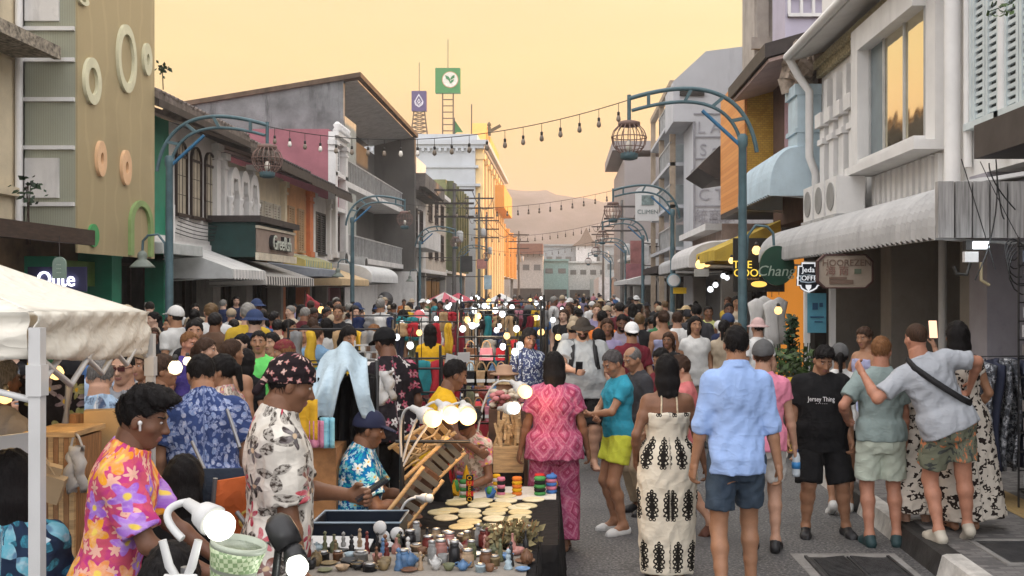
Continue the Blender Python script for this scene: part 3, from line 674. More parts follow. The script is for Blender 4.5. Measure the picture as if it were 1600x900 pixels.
TILE = mat('roof_tile', (.17, .14, .12), .8, .35, 5, .5, 20, stain=.5)
DKWOOD = mat('dark_wood', (.05, .03, .022), .6, .3, 4, .2, 40, stretch=(1, 1, 6))
DKROOF = mat('dark_fascia', (.045, .035, .032), .6, .25, 4)
METALR = mat('grey_sheet', (.42, .42, .41), .5, .15, 3, .1, stain=.5)
def win(f, parent, u0, u1, z0, z1, style='bars', fm=None, pm=None, w=.0, arch=False, fr=.07, nu=2, nz=3, name='window', bt=1):
    fm = fm or WHITE2; pm = pm or GLASS; zt = z1 - (u1 - u0)/2 if arch else z1; um = (u0+u1)/2; r = (u1-u0)/2
    mb = MB()
    f.box(mb, u0-fr, u0, w-.02, w+.07, z0, zt); f.box(mb, u1, u1+fr, w-.02, w+.07, z0, zt); f.box(mb, u0-fr-.05, u1+fr+.05, w-.02, w+.12, z0-.08, z0)
    if arch:
        n = 12; o = [(um - (r+fr)*math.cos(PI*k/n), zt + (r+fr)*math.sin(PI*k/n)) for k in range(n+1)]; i = [(um - r*math.cos(PI*k/n), zt + r*math.sin(PI*k/n)) for k in range(n+1)]
        mb.ringprism(o, i, f.fn(), w-.02, w+.07, None, False)
    else: f.box(mb, u0-fr, u1+fr, w-.02, w+.07, z1, z1+fr)
    wo = mb.build(name, fm, parent)
    mb = MB()
    if arch: mb.prism([(u0, z0)] + [(um - r*math.cos(PI*k/12), zt + r*math.sin(PI*k/12)) for k in range(13)] + [(u1, z0)], f.fn(), w-.01, w+.012)
    else: f.box(mb, u0, u1, w-.01, w+.012, z0, z1)
    mb.build('pane', pm, wo)
    mb = MB()
    if style == 'bars':
        for k in range(1, nu): uu = u0 + (u1-u0)*k/nu; f.box(mb, uu-.022*bt, uu+.022*bt, w+.012, w+.05*bt, z0, z1 - (0 if not arch else .03))
        for k in range(1, nz): zz = z0 + (zt-z0)*k/nz; f.box(mb, u0, u1, w+.013, w+.045*bt, zz-.018*bt, zz+.018*bt)
        if arch: f.box(mb, u0, u1, w+.013, w+.05, zt-.03, zt+.03)
        if mb.v: mb.build('glazing_bar', fm, wo)
    elif style == 'shutter':
        for a, b in ((u0, um-.01), (um+.01, u1)):
            f.box(mb, a, a+.06, w+.012, w+.06, z0, z1); f.box(mb, b-.06, b, w+.012, w+.06, z0, z1)
            k = z0+.04
            while k < z1-.05: f.box(mb, a+.06, b-.06, w+.014, w+.045, k, k+.045); k += .085
        mb.build('shutter', fm, wo)
    return wo
def awning(f, u0, u1, w0, w1, z0, z1, m, name, label, cat='awning', stripes=None, rib=.12, val=.22, curved=False, group=None, end=True, frame=True):
    t = thing(name, f.pt((u0+u1)/2, w0, z0), label, cat, group); n = max(4, int((u1-u0)/rib))
    prof = []
    if curved:
        for k in range(10): a = PI/2*k/9; prof.append((w0 + (w1-w0)*(.45+.55*math.sin(a)), z0 - (z0-z1)*(1-math.cos(a))**1.0)) if False else prof.append((w0 + (w1-w0)*(.50 + .50*math.sin(a)), z1 + val + (z0-z1-val)*math.cos(a)))
        prof = [(w0, z0+.10)] + prof + [(w1, z1)]
    else: prof = [(w0, z0), (w1, z1+val), (w1+.01, z1)]
    step = 2 if not stripes else 1
    mb = MB(); V = []; nn = n*2
    for i in range(nn+1):
        u = u0 + (u1-u0)*i/nn; d = (.05 if curved else .03) if (i % 2) else 0
        if stripes: d = 0
        for k, (w_, z_) in enumerate(prof): V.append(f.pt(u, w_ + (d if k >= len(prof)-2 or curved else 0)*.8, z_ + d*.7 + (.03*math.sin(i*1.7) if stripes and k == len(prof)-1 else 0)))
    L = len(prof)
    for i in range(nn):
        for k in range(L-1):
            mm = m if not stripes else stripes[(i//2) % len(stripes)]
            mb.add([V[i*L+k], V[i*L+k+1], V[(i+1)*L+k+1], V[(i+1)*L+k]], [(0, 1, 2, 3)], mm)
    mb.solid('canopy', None, t, t=.012)
    if end:
        for uu in (u0, u1):
            mb = MB(); pl = prof + [(w0, z1)]
            mb.prism([(a, b) for a, b in pl], lambda a, b, d: f.pt(uu + d, a, b), -.008, .008, m if not stripes else stripes[0]); mb.build('end_panel', None, t)
    if frame:
        mb = MB()
        for uu in (u0+.04, u1-.04): mb.tube([f.pt(uu, w0, z1-.05), f.pt(uu, w1-.02, z1+.02)], .018, 6)
        mb.tube([f.pt(u0, w1-.02, z1+.02), f.pt(u1, w1-.02, z1+.02)], .018, 6); mb.build('awning_frame', METALR, t)
    return t
def shop(f, u0, u1, H, depth, wm, name, label, zg=3.0, eave=None, roofm=TILE, cat='building', pil=None, rec=2.2, cornice=None, sill=True, group=None, backm=None, doors=2, z0=.15):
    t = thing(name, f.pt((u0+u1)/2, -depth/2, 0), label, cat, group)
    pil = pil or mat('arcade_grey', (.34, .32, .29), .75, .12, 2, .1, stain=.5)
    mb = MB(); f.box(mb, u0, u1, -depth, 0, zg, H); mb.build('upper_wall', wm, t)
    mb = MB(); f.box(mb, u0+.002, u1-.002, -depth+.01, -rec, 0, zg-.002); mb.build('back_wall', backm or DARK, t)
    for a in (u0+.003, u1-.30):
        mb = MB(); f.box(mb, a, a+.297, -.45, -.003, 0, zg-.001); f.box(mb, a-.0, a+.297, -.46, .03, 0, .55); f.box(mb, a, a+.297, -.46, .03, zg-.35, zg-.2); mb.build('pillar', pil, t)
    mb = MB(); f.box(mb, u0, u1, 0.0, .09, zg, zg+.16); f.box(mb, u0, u1, 0.0, .05, zg+.162, zg+.26); mb.build('string_course', WHITE2, t)
    W_ = (u1-u0-.9)/doors
    for k in range(doors):
        a = u0+.45+k*W_; mb = MB(); f.box(mb, a+.03, a+.1, -rec, -rec+.08, z0, zg-.3); f.box(mb, a+W_-.1, a+W_-.03, -rec, -rec+.08, z0, zg-.3); f.box(mb, a+.1, a+W_-.1, -rec, -rec+.08, zg-.38, zg-.3); f.box(mb, a+W_/2-.02, a+W_/2+.02, -rec, -rec+.06, z0, zg-.38)
        mb.build('shop_door', DKWOOD, t)
    if eave:
        w_, ze, rise = eave; mb = MB(); mb.prism([(w_, ze), (w_, ze+.14), (-depth*.6, ze+rise+.14), (-depth*.6, ze+rise)], lambda a, b, d: f.pt(d, a, b), u0-.002, u1+.002); r_ = mb.build('roof', roofm, t)
        mb = MB(); k = u0+.1
        while k < u1-.05: mb.tube([f.pt(k, w_+.02, ze+.15), f.pt(k, -1.5, ze+.15+rise*(w_+1.5)/(w_+depth*.6))], .05, 6); k += .24
        mb.build('tile_ridge', roofm, r_)
        mb = MB(); f.box(mb, u0, u1, w_-.02, w_+.02, ze-.16, ze-.005); mb.build('fascia', DKROOF, t)
    if cornice:
        for k, (w_, a, b) in enumerate(cornice): mb = MB(); f.box(mb, u0-.01, u1+.01, .0, w_, a, b); mb.build('cornice', WHITE2, t)
    return t
def pilasters(f, t, us, z0, z1, m=WHITE2, wd=.32, pr=.14):
    for u in us:
        mb = MB(); f.box(mb, u-wd/2, u+wd/2, 0.001, pr, z0, z1); f.box(mb, u-wd/2-.07, u+wd/2+.07, .001, pr+.07, z1-.18, z1); f.box(mb, u-wd/2-.04, u+wd/2+.04, .001, pr+.04, z1-.42, z1-.34); f.box(mb, u-wd/2-.06, u+wd/2+.06, .001, pr+.06, z0, z0+.2)
        mb.build('pilaster', m, t)
# ================================================================== left side
LX = -9.4; FL = Fac(LX, 1)
# cream building at the left edge
t = thing('cream_building', (LX-4, 12, 0), 'cream rendered building at the left edge with a weathered concrete slab canopy', 'building')
mb = MB(); FL.box(mb, 2, 17.95, -8, -.2, 3.2, 11); mb.build('upper_wall', CREAM, t)
mb = MB(); FL.box(mb, 2, 17.95, -8, -1.2, 0, 3.2); mb.build('shop_wall', mat('shop_brown', (.20, .13, .08), .7, .3, 2), t)
mb = MB(); FL.box(mb, 10, 17.85, -.2, .58, 6.02, 6.10); FL.box(mb, 10, 17.9, .5, .62, 6.0, 6.22); mb.build('slab_canopy', mat('speckled_concrete', (.30, .26, .2), .9, .5, 12, .5, 40, stain=.9), t)
mb = MB(); FL.box(mb, 10, 17.7, -.2, 1.25, 2.86, 2.98); FL.box(mb, 10, 17.72, 1.2, 1.3, 2.74, 3.0); mb.build('shop_canopy', DKWOOD, t)
mb = MB(); mb.tube([FL.pt(17.9, -.12, 9.5), FL.pt(17.9, -.12, 3.0)], .06, 8); mb.build('drain_pipe', WHITE2, t)
mb = MB(); FL.box(mb, 14, 17.9, -.2, -.08, 3.6, 3.75); FL.box(mb, 14, 17.9, -.2, -.1, 8.7, 8.9); mb.build('ledge', CREAM, t)
win(FL, t, 15.0, 16.8, 4.2, 5.6, 'bars', WHITE2, w=-.2)
# building behind the perforated screen
t = thing('screen_building', (LX-4, 20, 0), 'building wrapped in a tall beige perforated screen with coloured rings', 'building')
mb = MB(); FL.box(mb, 18, 21.5, -8, -.12, 3.0, 10.5); mb.build('upper_wall', WHITE, t)
mb = MB(); FL.box(mb, 18, 21.5, -8, -.6, 0, 2.98); mb.build('shop_wall', mat('shop_brown', (.2, .13, .08)), t)
def mesh_screen(name, col, st):
    q = N(name); v = q.co(); s_ = q.n('ShaderNodeSeparateXYZ', {0: v})
    fine = q.math('SINE', q.math('MULTIPLY', q.math('ADD', s_.outputs[1], s_.outputs[0]), 150))
    big = q.math('SINE', q.math('ADD', q.math('MULTIPLY', s_.outputs[1], 11), q.math('MULTIPLY', q.noise(v, .7, 2), 9)))
    c = q.mix(q.math('MULTIPLY', q.step(big, .80, 1), .16), col, tuple(min(1, x*1.6) for x in col)); c = q.mix(q.math('MULTIPLY', q.step(fine, .1, .9), .25), c, tuple(x*.45 for x in col))
    c = q.mix(q.math('MULTIPLY', q.step(q.noise(v, .6, 5), .45, .7), .3), c, tuple(x*.6 for x in col))
    q.link(c, 'Base Color'); q.p.inputs['Roughness'].default_value = .5; q.p.inputs['Metallic'].default_value = .15; return q.m
SCR = mesh_screen('perforated_screen', (.41, .335, .19), 1); SCR2 = mesh_screen('side_screen', (.34, .35, .27), 1)
mb = MB(); FL.box(mb, 18.1, 21.5, .78, .82, 2.63, 10.5); mb.build('perforated_screen', SCR, t)
mb = MB(); FL.box(mb, 18.1, 18.13, -.18, .78, 2.9, 10.5); sidep = mb.build('side_screen', SCR2, t)
mb = MB()
for z_ in (3.45, 4.45, 5.3, 6.0, 6.55, 7.4): FL.box(mb, 18.04, 18.1, -.18, .77, z_, z_+.07)
FL.box(mb, 18.05, 18.1, -.2, -.12, 2.9, 10.5); mb.build('rail', WHITE2, sidep)
mb = MB(); FL.box(mb, 18.055, 18.098, -.1, .5, 6.72, 7.3); mb.build('panel', WHITE, sidep); mb = MB(); FL.box(mb, 18.055, 18.098, -.1, .5, 3.6, 4.3); mb.build('panel', WHITE, sidep)
RG = mat('ring_cream', (.62, .60, .42), .5, .1); RP = mat('ring_peach', (.74, .47, .27), .5, .1); RGr = mat('ring_green', (.25, .36, .14), .5, .1); DGr = mat('disc_green', (.06, .30, .10), .5, .1)
for (cx, cy, w_, h_, rm, inner) in ((143, 127, 26, 73, RG, .58), (197, 92, 29, 106, RG, .72), (229, 93, 13, 50, RG, .35), (157, 248, 15, 56, RP, .35), (196, 262, 15, 55, RP, .35), (128, 0, 17, 16, RG, .4)):
    Xs = -8.56; Y = Yat(cx, Xs); zc = Zat(cy, Y); ry = w_/2/(8.56*F/Y**2); rz_ = h_/2*Y/F
    o = [(Y+ry*math.cos(2*PI*k/40), zc+rz_*math.sin(2*PI*k/40)) for k in range(40)]; i = [(Y+ry*inner*math.cos(2*PI*k/40), zc+rz_*inner*math.sin(2*PI*k/40)) for k in range(40)]
    mb = MB(); mb.ringprism(o, i, FL.fn(), .82, .88); mb.build('ring', rm, t)
Y = Yat(146, -8.56); zc = Zat(368, Y); mb = MB(); mb.prism([(Y+.2*math.cos(2*PI*k/30), zc+.21*math.sin(2*PI*k/30)) for k in range(30)], FL.fn(), .82, .86); mb.build('disc', DGr, t)
Y = Yat(220, -8.56); za = Zat(352, Y); mb = MB(); n = 20
o = [(Y+.56, 2.66)] + [(Y+.56*math.cos(PI*k/n), za+.50*math.sin(PI*k/n)) for k in range(n+1)] + [(Y-.56, 2.66)]; i = [(Y+.40, 2.66)] + [(Y+.40*math.cos(PI*k/n), za+.38*math.sin(PI*k/n)) for k in range(n+1)] + [(Y-.40, 2.66)]
mb.ringprism(o, i, FL.fn(), .82, .88, None, False); mb.build('arch', RGr, t)
mb = MB(); FL.box(mb, 19.2, 21.45, -.35, -.25, 2.05, 2.55); mb.build('green_sign_band', mat('leaf_green_band', (.12, .22, .05), .6), t)
mb = MB(); FL.box(mb, 19.0, 19.2, -.6, .0, .1, 2.6); mb.build('green_post', GREEN, t); mb = MB(); FL.box(mb, 21.1, 21.5, -.6, .1, .1, 2.9); mb.build('green_post', GREEN, t)
# lattice shutter under the band
q = N('lattice'); v = q.co((1, 14, 14)); ck = q.n('ShaderNodeTexChecker', {'Vector': v, 'Scale': 1.0, 'Color1': (.20, .15, .11, 1), 'Color2': (.07, .05, .04, 1)}); q.link(ck.outputs[0], 'Base Color')
mb = MB(); FL.box(mb, 19.25, 21.0, -.58, -.5, .1, 2.05); mb.build('lattice_shutter', q.m, t)
# green shophouse
t = shop(FL, 21.5, 24.4, 6.0, 8, GREEN, 'green_shophouse', 'narrow bright green shophouse next to the perforated screen', pil=GREEN, eave=(.9, 6.0, 2.2), backm=mat('dark_green_wall', (.02, .10, .06), .7), doors=1)
mb = MB(); FL.box(mb, 23.0, 23.3, .0, .02, 1.3, 1.7); mb.build('notice', WHITE2, t); mb = MB(); mb.tube([FL.pt(24.3, .12, 4.0), FL.pt(24.3, .12, 3.1)], .07); mb.build('drain_pipe', WHITE2, t)
# white house with arched lattice windows
BLK = mat('black_lattice', (.035, .022, .018), .5, .2)
t = shop(FL, 24.4, 27.8, 6.0, 8, WHITE, 'white_shophouse', 'white shophouse with tall arched windows in dark lattice', eave=(.9, 6.0, 2.2))
for a in (24.75, 25.75, 26.75): win(FL, t, a+.05, a+.72, 3.85, 5.6, 'bars', BLK, mat('cream_window_backing', (.45, .40, .30), .3), arch=True, nu=3, nz=3, fr=.03, bt=.45)  # panes are plain cream backing behind the dark lattice
pilasters(FL, t, (27.55,), 3.3, 5.9, WHITE, .3)
mb = MB()
for k in range(5): z_ = 3.35+k*.09; mb.tube([FL.pt(24.4+3.4*i/10, .16+.02*k, z_-.08*math.sin(PI*i/10)) for i in range(11)], .012, 5)
mb.build('wiring', mat('cable_black', (.02, .02, .02), .6), t)
# white ornamental loggia
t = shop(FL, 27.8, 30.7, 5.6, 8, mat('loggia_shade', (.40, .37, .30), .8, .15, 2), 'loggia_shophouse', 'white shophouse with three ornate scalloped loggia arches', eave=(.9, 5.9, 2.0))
for k in range(3):
    u = 28.1+k*.88; mb = MB(); n = 14
    o = [(u-.04, 3.5)] + [(u+.40-.44*math.cos(PI*i/n), 4.55+(.85 if i not in (0, n) else .8)*math.sin(PI*i/n)**.7) for i in range(n+1)] + [(u+.84, 3.5)]
    i_ = [(u+.12, 3.5)] + [(u+.40-.28*math.cos(PI*i/n)*(1+.12*math.cos(6*PI*i/n)), 4.55+.55*math.sin(PI*i/n)*(1+.10*math.cos(6*PI*i/n))) for i in range(n+1)] + [(u+.68, 3.5)]
    mb.ringprism(o, i_, FL.fn(), .02, .30, None, False)
    for c_, r_ in (((u+.4, 4.62), .16), ((u+.4, 4.2), .14)):
        mb.ringprism([(c_[0]+r_*math.cos(2*PI*j/12), c_[1]+r_*1.2*math.sin(2*PI*j/12)) for j in range(12)], [(c_[0]+r_*.6*math.cos(2*PI*j/12), c_[1]+r_*.7*math.sin(2*PI*j/12)) for j in range(12)], FL.fn(), .06, .2)
    for q_ in (-.02, .82): mb.lathe([(.07, 0), (.05, .1), (.05, .9), (.09, 1.0), (.09, 1.06)], FL.pt(u+q_, .26, 3.5), 8)
    FL.box(mb, u-.02, u+.80, .18, .24, 3.45, 3.9); mb.build('arch', WHITE2, t)
pilasters(FL, t, (27.95, 30.55), 3.3, 5.7, WHITE, .25, .2)
# cream shuttered, orange, white, pink houses
SHC = mat('pale_shutter', (.50, .46, .38), .6, .15)
t = shop(FL, 30.7, 34.4, 5.7, 8, CREAM, 'cream_shophouse', 'cream shophouse with louvred shutters left of the orange house', eave=(.95, 5.75, 2.0), roofm=DKROOF)
for a in (31.1, 32.1, 33.1): win(FL, t, a, a+.7, 3.5, 4.7, 'shutter', SHC)
pilasters(FL, t, (30.85, 34.2), 3.3, 5.6, CREAM, .3)
t = shop(FL, 34.4, 38.0, 5.65, 8, ORANGE, 'orange_shophouse', 'orange shophouse with slim shutters and darker orange edge', eave=(.95, 5.7, 2.0), roofm=DKROOF, pil=ORANGE2)
for a in (34.9, 36.2): win(FL, t, a, a+.65, 3.4, 4.8, 'shutter', mat('tan_shutter', (.45, .30, .17), .6))
pilasters(FL, t, (37.7,), 3.2, 5.6, ORANGE2, .5)
t = shop(FL, 38.0, 41.0, 5.6, 8, WHITE, 'white_narrow_shophouse', 'white narrow shophouse with an open dark shuttered window', eave=(.95, 5.65, 2.0), roofm=DKROOF)
win(FL, t, 38.7, 40.2, 3.4, 4.9, 'shutter', mat('black_shutter', (.03, .028, .026), .6)); pilasters(FL, t, (38.15, 40.8), 3.2, 5.6, WHITE, .3)
t = shop(FL, 41.0, 43.3, 8.45, 8, PINKW, 'pink_shophouse', 'tall pink shophouse with white scrolled stucco front', pil=PINKW, cornice=[(.25, 8.0, 8.2), (.4, 8.2, 8.35), (.3, 6.6, 6.75), (.28, 5.2, 5.35)])
pilasters(FL, t, (41.15, 43.1), 3.3, 8.0, WHITE, .4, .3)
for k in range(5):
    mb = MB(); mb.lathe([(.12, 0), (.2, .08), (.12, .2), (.18, .3), (.06, .42)], FL.pt(41.25+k*.45, .3, 8.35), 8); mb.build('finial', WHITE2, t)
win(FL, t, 41.6, 42.7, 6.9, 7.8, 'bars', WHITE2); win(FL, t, 41.6, 42.7, 3.6, 5.0, 'shutter', DKWOOD)
# raw concrete block
t = thing('concrete_block', (LX-3, 51, 0), 'tall weathered grey concrete block with deep roofed balconies', 'building')
m = MB(); m.prism([(-16.5, 0), (-9.3, 0), (-9.3, 10.9), (-9.3, 11.02), (-16.5, 9.65)], lambda a, b, d: (a, d, b), 43.32, 43.6); m.build('side_wall', GREYC, t)
m = MB(); m.prism([(-16.6, 9.67), (-8.55, 11.0), (-8.55, 11.2), (-16.6, 9.87)], lambda a, b, d: (a, d, b), 43.2, 60.4); m.build('roof_slab', mat('roof_slab_brown', (.11, .075, .05), .85, .3, 2, stain=.7), t)
m = MB(); m.prism([(-9.29, 10.80), (-8.75, 10.90), (-8.75, 10.955), (-9.29, 10.865)], lambda a, b, d: (a, d, b), 43.65, 59.5); m.build('soffit', METALR, t); m = MB(); m.prism([(-11.2, 10.35), (-9.3, 10.80), (-9.3, 10.86), (-11.2, 10.5)], lambda a, b, d: (a, d, b), 43.65, 59.5); m.build('ceiling', METALR, t)
mb = MB(); FL.box(mb, 43.6, 60, -7, -1.6, 0, 9.9); mb.build('rear_wall', GREYC2, t)
mb = MB(); FL.box(mb, 59.6, 60.2, -1.6, .75, 3.1, 10.9); mb.build('fin_wall', GREYC2, t); mb = MB(); FL.box(mb, 59.6, 60.2, -1.6, .8, 0, 3.1); mb.build('white_base', WHITE, t)
for z_ in (6.7, 3.5):
    mb = MB(); FL.box(mb, 43.6, 59.6, -1.6, .1, z_-.25, z_); mb.build('balcony_slab', WHITE, t)
    mb = MB(); FL.box(mb, 43.62, 59.58, .02, .06, z_+.9, z_+.96); k = 43.8
    while k < 59.5: FL.box(mb, k, k+.04, .02, .06, z_, z_+.9); k += .35
    mb.build('railing', METALR, t)
    mb = MB(); FL.box(mb, 43.7, 46.5, -.1, .0, z_+.96, z_+2.8); mb.build('grille_panel', mat('slat_grey', (.34, .36, .33), .6), t)
mb = MB(); FL.box(mb, 43.6, 45.0, -.3, -.02, 3.5, 6.4); mb.build('white_bay', WHITE, t); mb = MB(); FL.box(mb, 43.6, 59.6, -1.6, -1.4, 0, 3.2); mb.build('shop_wall', WHITE, t)
# weathered white house with dark parapet and balcony
t = shop(FL, 60.2, 70, 9.2, 9, WHITE, 'parapet_shophouse', 'white stained house with dark concrete parapet and small balcony', zg=3.2, cornice=[(.9, 7.9, 8.1), (1.3, 8.1, 8.9)])
for ch in t.children:
    if ch.name.startswith('cornice'): ch.data.materials[0] = mat('soot_concrete', (.16, .14, .125), .85, .3, 2, .3, 20, stain=1)
mb = MB(); FL.box(mb, 61, 68.5, 0, 1.2, 4.55, 4.75); FL.box(mb, 61, 68.5, 1.12, 1.2, 4.75, 5.75); mb.build('balcony', WHITE, t)
mb = MB(); FL.box(mb, 60.5, 69, 0, .15, 9.2, 10.4); mb.build('parapet', WHITE2, t)
for a in (62, 64.5, 67): win(FL, t, a, a+1.2, 5.0, 7.2, 'bars', DKWOOD)
t = shop(FL, 70, 82, 9.4, 9, mat('warm_white', (.55, .48, .40), .7, .1, stain=.4), 'warm_white_shophouse', 'warm white house just beyond the balcony house', zg=3.2, cornice=[(.4, 9.0, 9.3)])
for a in (71.5, 75, 78.5): win(FL, t, a, a+1.6, 4.3, 6.2, 'bars', DKWOOD); win(FL, t, a, a+1.6, 6.9, 8.5, 'bars', DKWOOD)
t = shop(FL, 82, 98, 10.9, 9, mat('olive_render', (.19, .20, .09), .8, .2, stain=.3), 'olive_building', 'olive green rendered block in front of the bank', zg=3.4)
mb = MB(); [FL.box(mb, 83+k*2.2, 83.4+k*2.2, 0.001, .5, 3.6, 10.9) for k in range(7)]; mb.build('fin', mat('olive_fin', (.12, .13, .06), .8), t)
# the bank
BK = mat('bank_grey', (.50, .53, .56), .7, .06, .5, stain=.15); BK_SUN = mat('bank_front_sun_gold', (.84, .41, .10), .7, .06, .5)  # street front: low sun's gold painted into the colour of the grey bank
FB = Fac(-8.6, 1)
t = thing('bank_building', (-14, 118, 0), 'large pale grey bank block whose street front glows gold in the sun', 'building')
mb = MB(); FB.box(mb, 100, 136, -12, 0, 0, 16); mb.build('wall', BK, t)
mb = MB(); FB.box(mb, 99.8, 136.2, -12.1, .9, 15.9, 16.25); FB.box(mb, 99.6, 136.4, -12.3, 1.3, 16.25, 16.7); FB.box(mb, 100, 136, -12, .2, 16.7, 17.3); FB.box(mb, 99.85, 136, -12.1, .3, 14.0, 14.25); FB.box(mb, 99.85, 136, -12.1, .5, 12.2, 12.45); mb.build('cornice', BK, t)
mb = MB(); k = -11.8
while k < -.1: FB.box(mb, 99.7, 99.85, k, k+.25, 15.6, 15.9); k += .55
mb.build('dentil_row', BK, t)
pil_ = []
for k in range(9):
    u = 100.5+k*4.3; mb = MB(); FB.box(mb, u, u+1.0, .01, .75, 0, 15.9); FB.box(mb, u-.15, u+1.15, .01, .95, 14.9, 15.5); mb.build('pilaster', mat('bank_pilaster_sun_gold', (.90, .66, .33), .7, .06, .5), t)  # paler gold, sunlight painted into the pilasters
for k in range(8):
    u = 102.0+k*4.3
    for z_ in (4.5, 7.6, 10.6, 13.2): win(FB, t, u, u+2.0, z_, z_+1.9, 'bars', mat('bank_pilaster_sun_gold', ()), mat('amber_pane', (.30, .14, .05), .4))
mb = MB(); FB.box(mb, 100.02, 135.9, .002, .3, 6.3, 7.2); FB.box(mb, 100.02, 135.9, .002, .3, 9.5, 10.2); FB.box(mb, 118, 136, .0, 1.8, 11.6, 14.2); mb.build('spandrel', BK_SUN, t)
m = MB(); m.prism([(106, 17.3), (114, 17.3), (110, 20.0)], FB.fn(), -1.2, .4); m.build('pediment', BK_SUN, t)
mb = MB(); FB.box(mb, 118, 134, -3, .2, 17.3, 19.8); mb.build('roof_storey', BK_SUN, t)
t2 = thing('garuda_emblem', FB.pt(119, .0, 19.8), 'dark bird emblem with spread wings on the bank roof', 'emblem')
m = MB()
c0 = Vector(FB.pt(117.5, .1, 20.3))
m.obox(c0, (.4, .3, 1.0)); [m.obox(c0+Vector((e*.75, 0, .35)), (1.3, .2, .35), (0, -e*.5, 0)) for e in (1, -1)]; m.lathe([(.05, 0), (.25, .15), (.2, .4), (.02, .6)], c0+Vector((0, 0, .5)), 8); m.build('bird', mat('bronze_dark', (.10, .07, .03), .5), t2)
# house beyond the bank, its gold sunlight painted into the wall colour
t = shop(FB, 140, 176, 11.5, 9, BK_SUN, 'sunlit_row_house', 'tall narrow row house glowing orange beyond the bank', zg=4)
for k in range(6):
    for z_ in (5, 7.5, 9.6): win(FB, t, 142+k*5.5, 145+k*5.5, z_, z_+1.5, 'bars', BK_SUN, DARK)
pilasters(FB, t, (141, 152, 163, 175), 4, 11.2, BK_SUN, 1.2, .6)
# rooftop signs with logos on masts
def roof_sign(name, label, px0, px1, py0, py1, Y, col, ladder, zb, logo):
    a = at(px0, py0, Y); b = at(px1, py1, Y); cx = (a.x+b.x)/2; t = thing(name, (cx, Y, zb), label, 'sign', 'rooftop bank signs')
    B((a.x, b.x, Y, Y+.7, b.z, a.z)).build('sign_box', mat(name+'_face', col, .5, .06), t)
    st = mat('mast_steel', (.16, .11, .07), .6, .2); m = MB(); w0 = .55; w1 = .95 if ladder == 'x' else .55
    for e in (-1, 1): m.tube([(cx+e*w1, Y+.3, zb), (cx+e*w0, Y+.3, b.z)], .08, 5)
    n = 8
    for k in range(n):
        f0 = k/n; f1 = (k+1)/n; z0 = zb+(b.z-zb)*f0; z1 = zb+(b.z-zb)*f1; q0 = w1+(w0-w1)*f0; q1 = w1+(w0-w1)*f1
        m.tube([(cx-q0, Y+.3, z0), (cx+q0, Y+.3, z0)], .06, 5)
        if ladder == 'x': m.tube([(cx-q0, Y+.3, z0), (cx+q1, Y+.3, z1)], .05, 5); m.tube([(cx+q0, Y+.3, z0), (cx-q1, Y+.3, z1)], .05, 5)
    m.tube([(cx, Y+.3, a.z), (cx, Y+.3, a.z+3)], .04, 5); m.build('mast', st, t)
    logo(t, cx, Y, (a.z+b.z)/2, (b.x-a.x)/2); return t
def logo_leaf(t, cx, Y, cz, r):
    cx += .2*r; cz += .05*r
    def disc(rr, d, m_, nm): mb = MB(); mb.prism([(cx+rr*math.cos(2*PI*k/32), cz+rr*math.sin(2*PI*k/32)) for k in range(32)], lambda a, b, dd: (a, Y-dd, b), 0, d); mb.build(nm, m_, t)
    disc(.66*r, .03, mat('logo_ring', (.55, .30, .16), .5), 'logo_ring'); disc(.60*r, .06, mat('logo_white', (.72, .70, .62), .5), 'logo_disc')
    mb = MB(); q = lambda pts: mb.prism([(cx+a*r, cz+b*r) for a, b in pts], lambda a, b, dd: (a, Y-dd, b), .06, .10)
    q([(-.4, .36), (-.1, .22), (0, .05), (.02, -.3), (-.12, -.05), (-.32, .08)]); q([(.36, .38), (.12, .24), (.04, .10), (.02, -.02), (.2, .06), (.34, .16)]); q([(.3, .02), (.1, -.06), (.03, -.14), (.02, -.32), (.18, -.2), (.28, -.1)])
    mb.build('logo_leaf', mat('logo_green', (.03, .22, .07), .5), t)
def logo_lotus(t, cx, Y, cz, r):
    mb = MB(); out_ = [(0, .95), (.33, .45), (.62, -.1), (.5, -.55), (0, -.9), (-.5, -.55), (-.62, -.1), (-.33, .45)]; inn = [(0, .70), (.22, .36), (.46, -.1), (.36, -.45), (0, -.7), (-.36, -.45), (-.46, -.1), (-.22, .36)]
    g = lambda p: [(cx+a*r, cz+b*r) for a, b in p]; fn = lambda a, b, dd: (a, Y-dd, b)
    mb.ringprism(g(out_), g(inn), fn, 0, .06); d = [(0, .32), (.24, -.08), (0, -.45), (-.24, -.08)]; mb.ringprism(g(d), g([(a*.45, b*.45-.03) for a, b in d]), fn, 0, .06)
    mb.obox((cx-.22*r, Y-.03, cz-.42*r), (.07*r, .06, .5*r), (0, -.7, 0)); mb.obox((cx+.22*r, Y-.03, cz-.42*r), (.07*r, .06, .5*r), (0, .7, 0)); mb.build('logo_petal', mat('logo_pale', (.68, .66, .70), .5), t)
roof_sign('leaf_roof_sign', 'green square sign with a leaf logo on a ladder mast over the bank', 680, 719, 106, 145, 106, (.05, .24, .08), 'l', 17.3, logo_leaf)
roof_sign('lotus_roof_sign', 'purple square sign with a pale lotus outline on a lattice mast', 643, 666, 142, 173, 106, (.09, .07, .17), 'x', 17.3, logo_lotus)
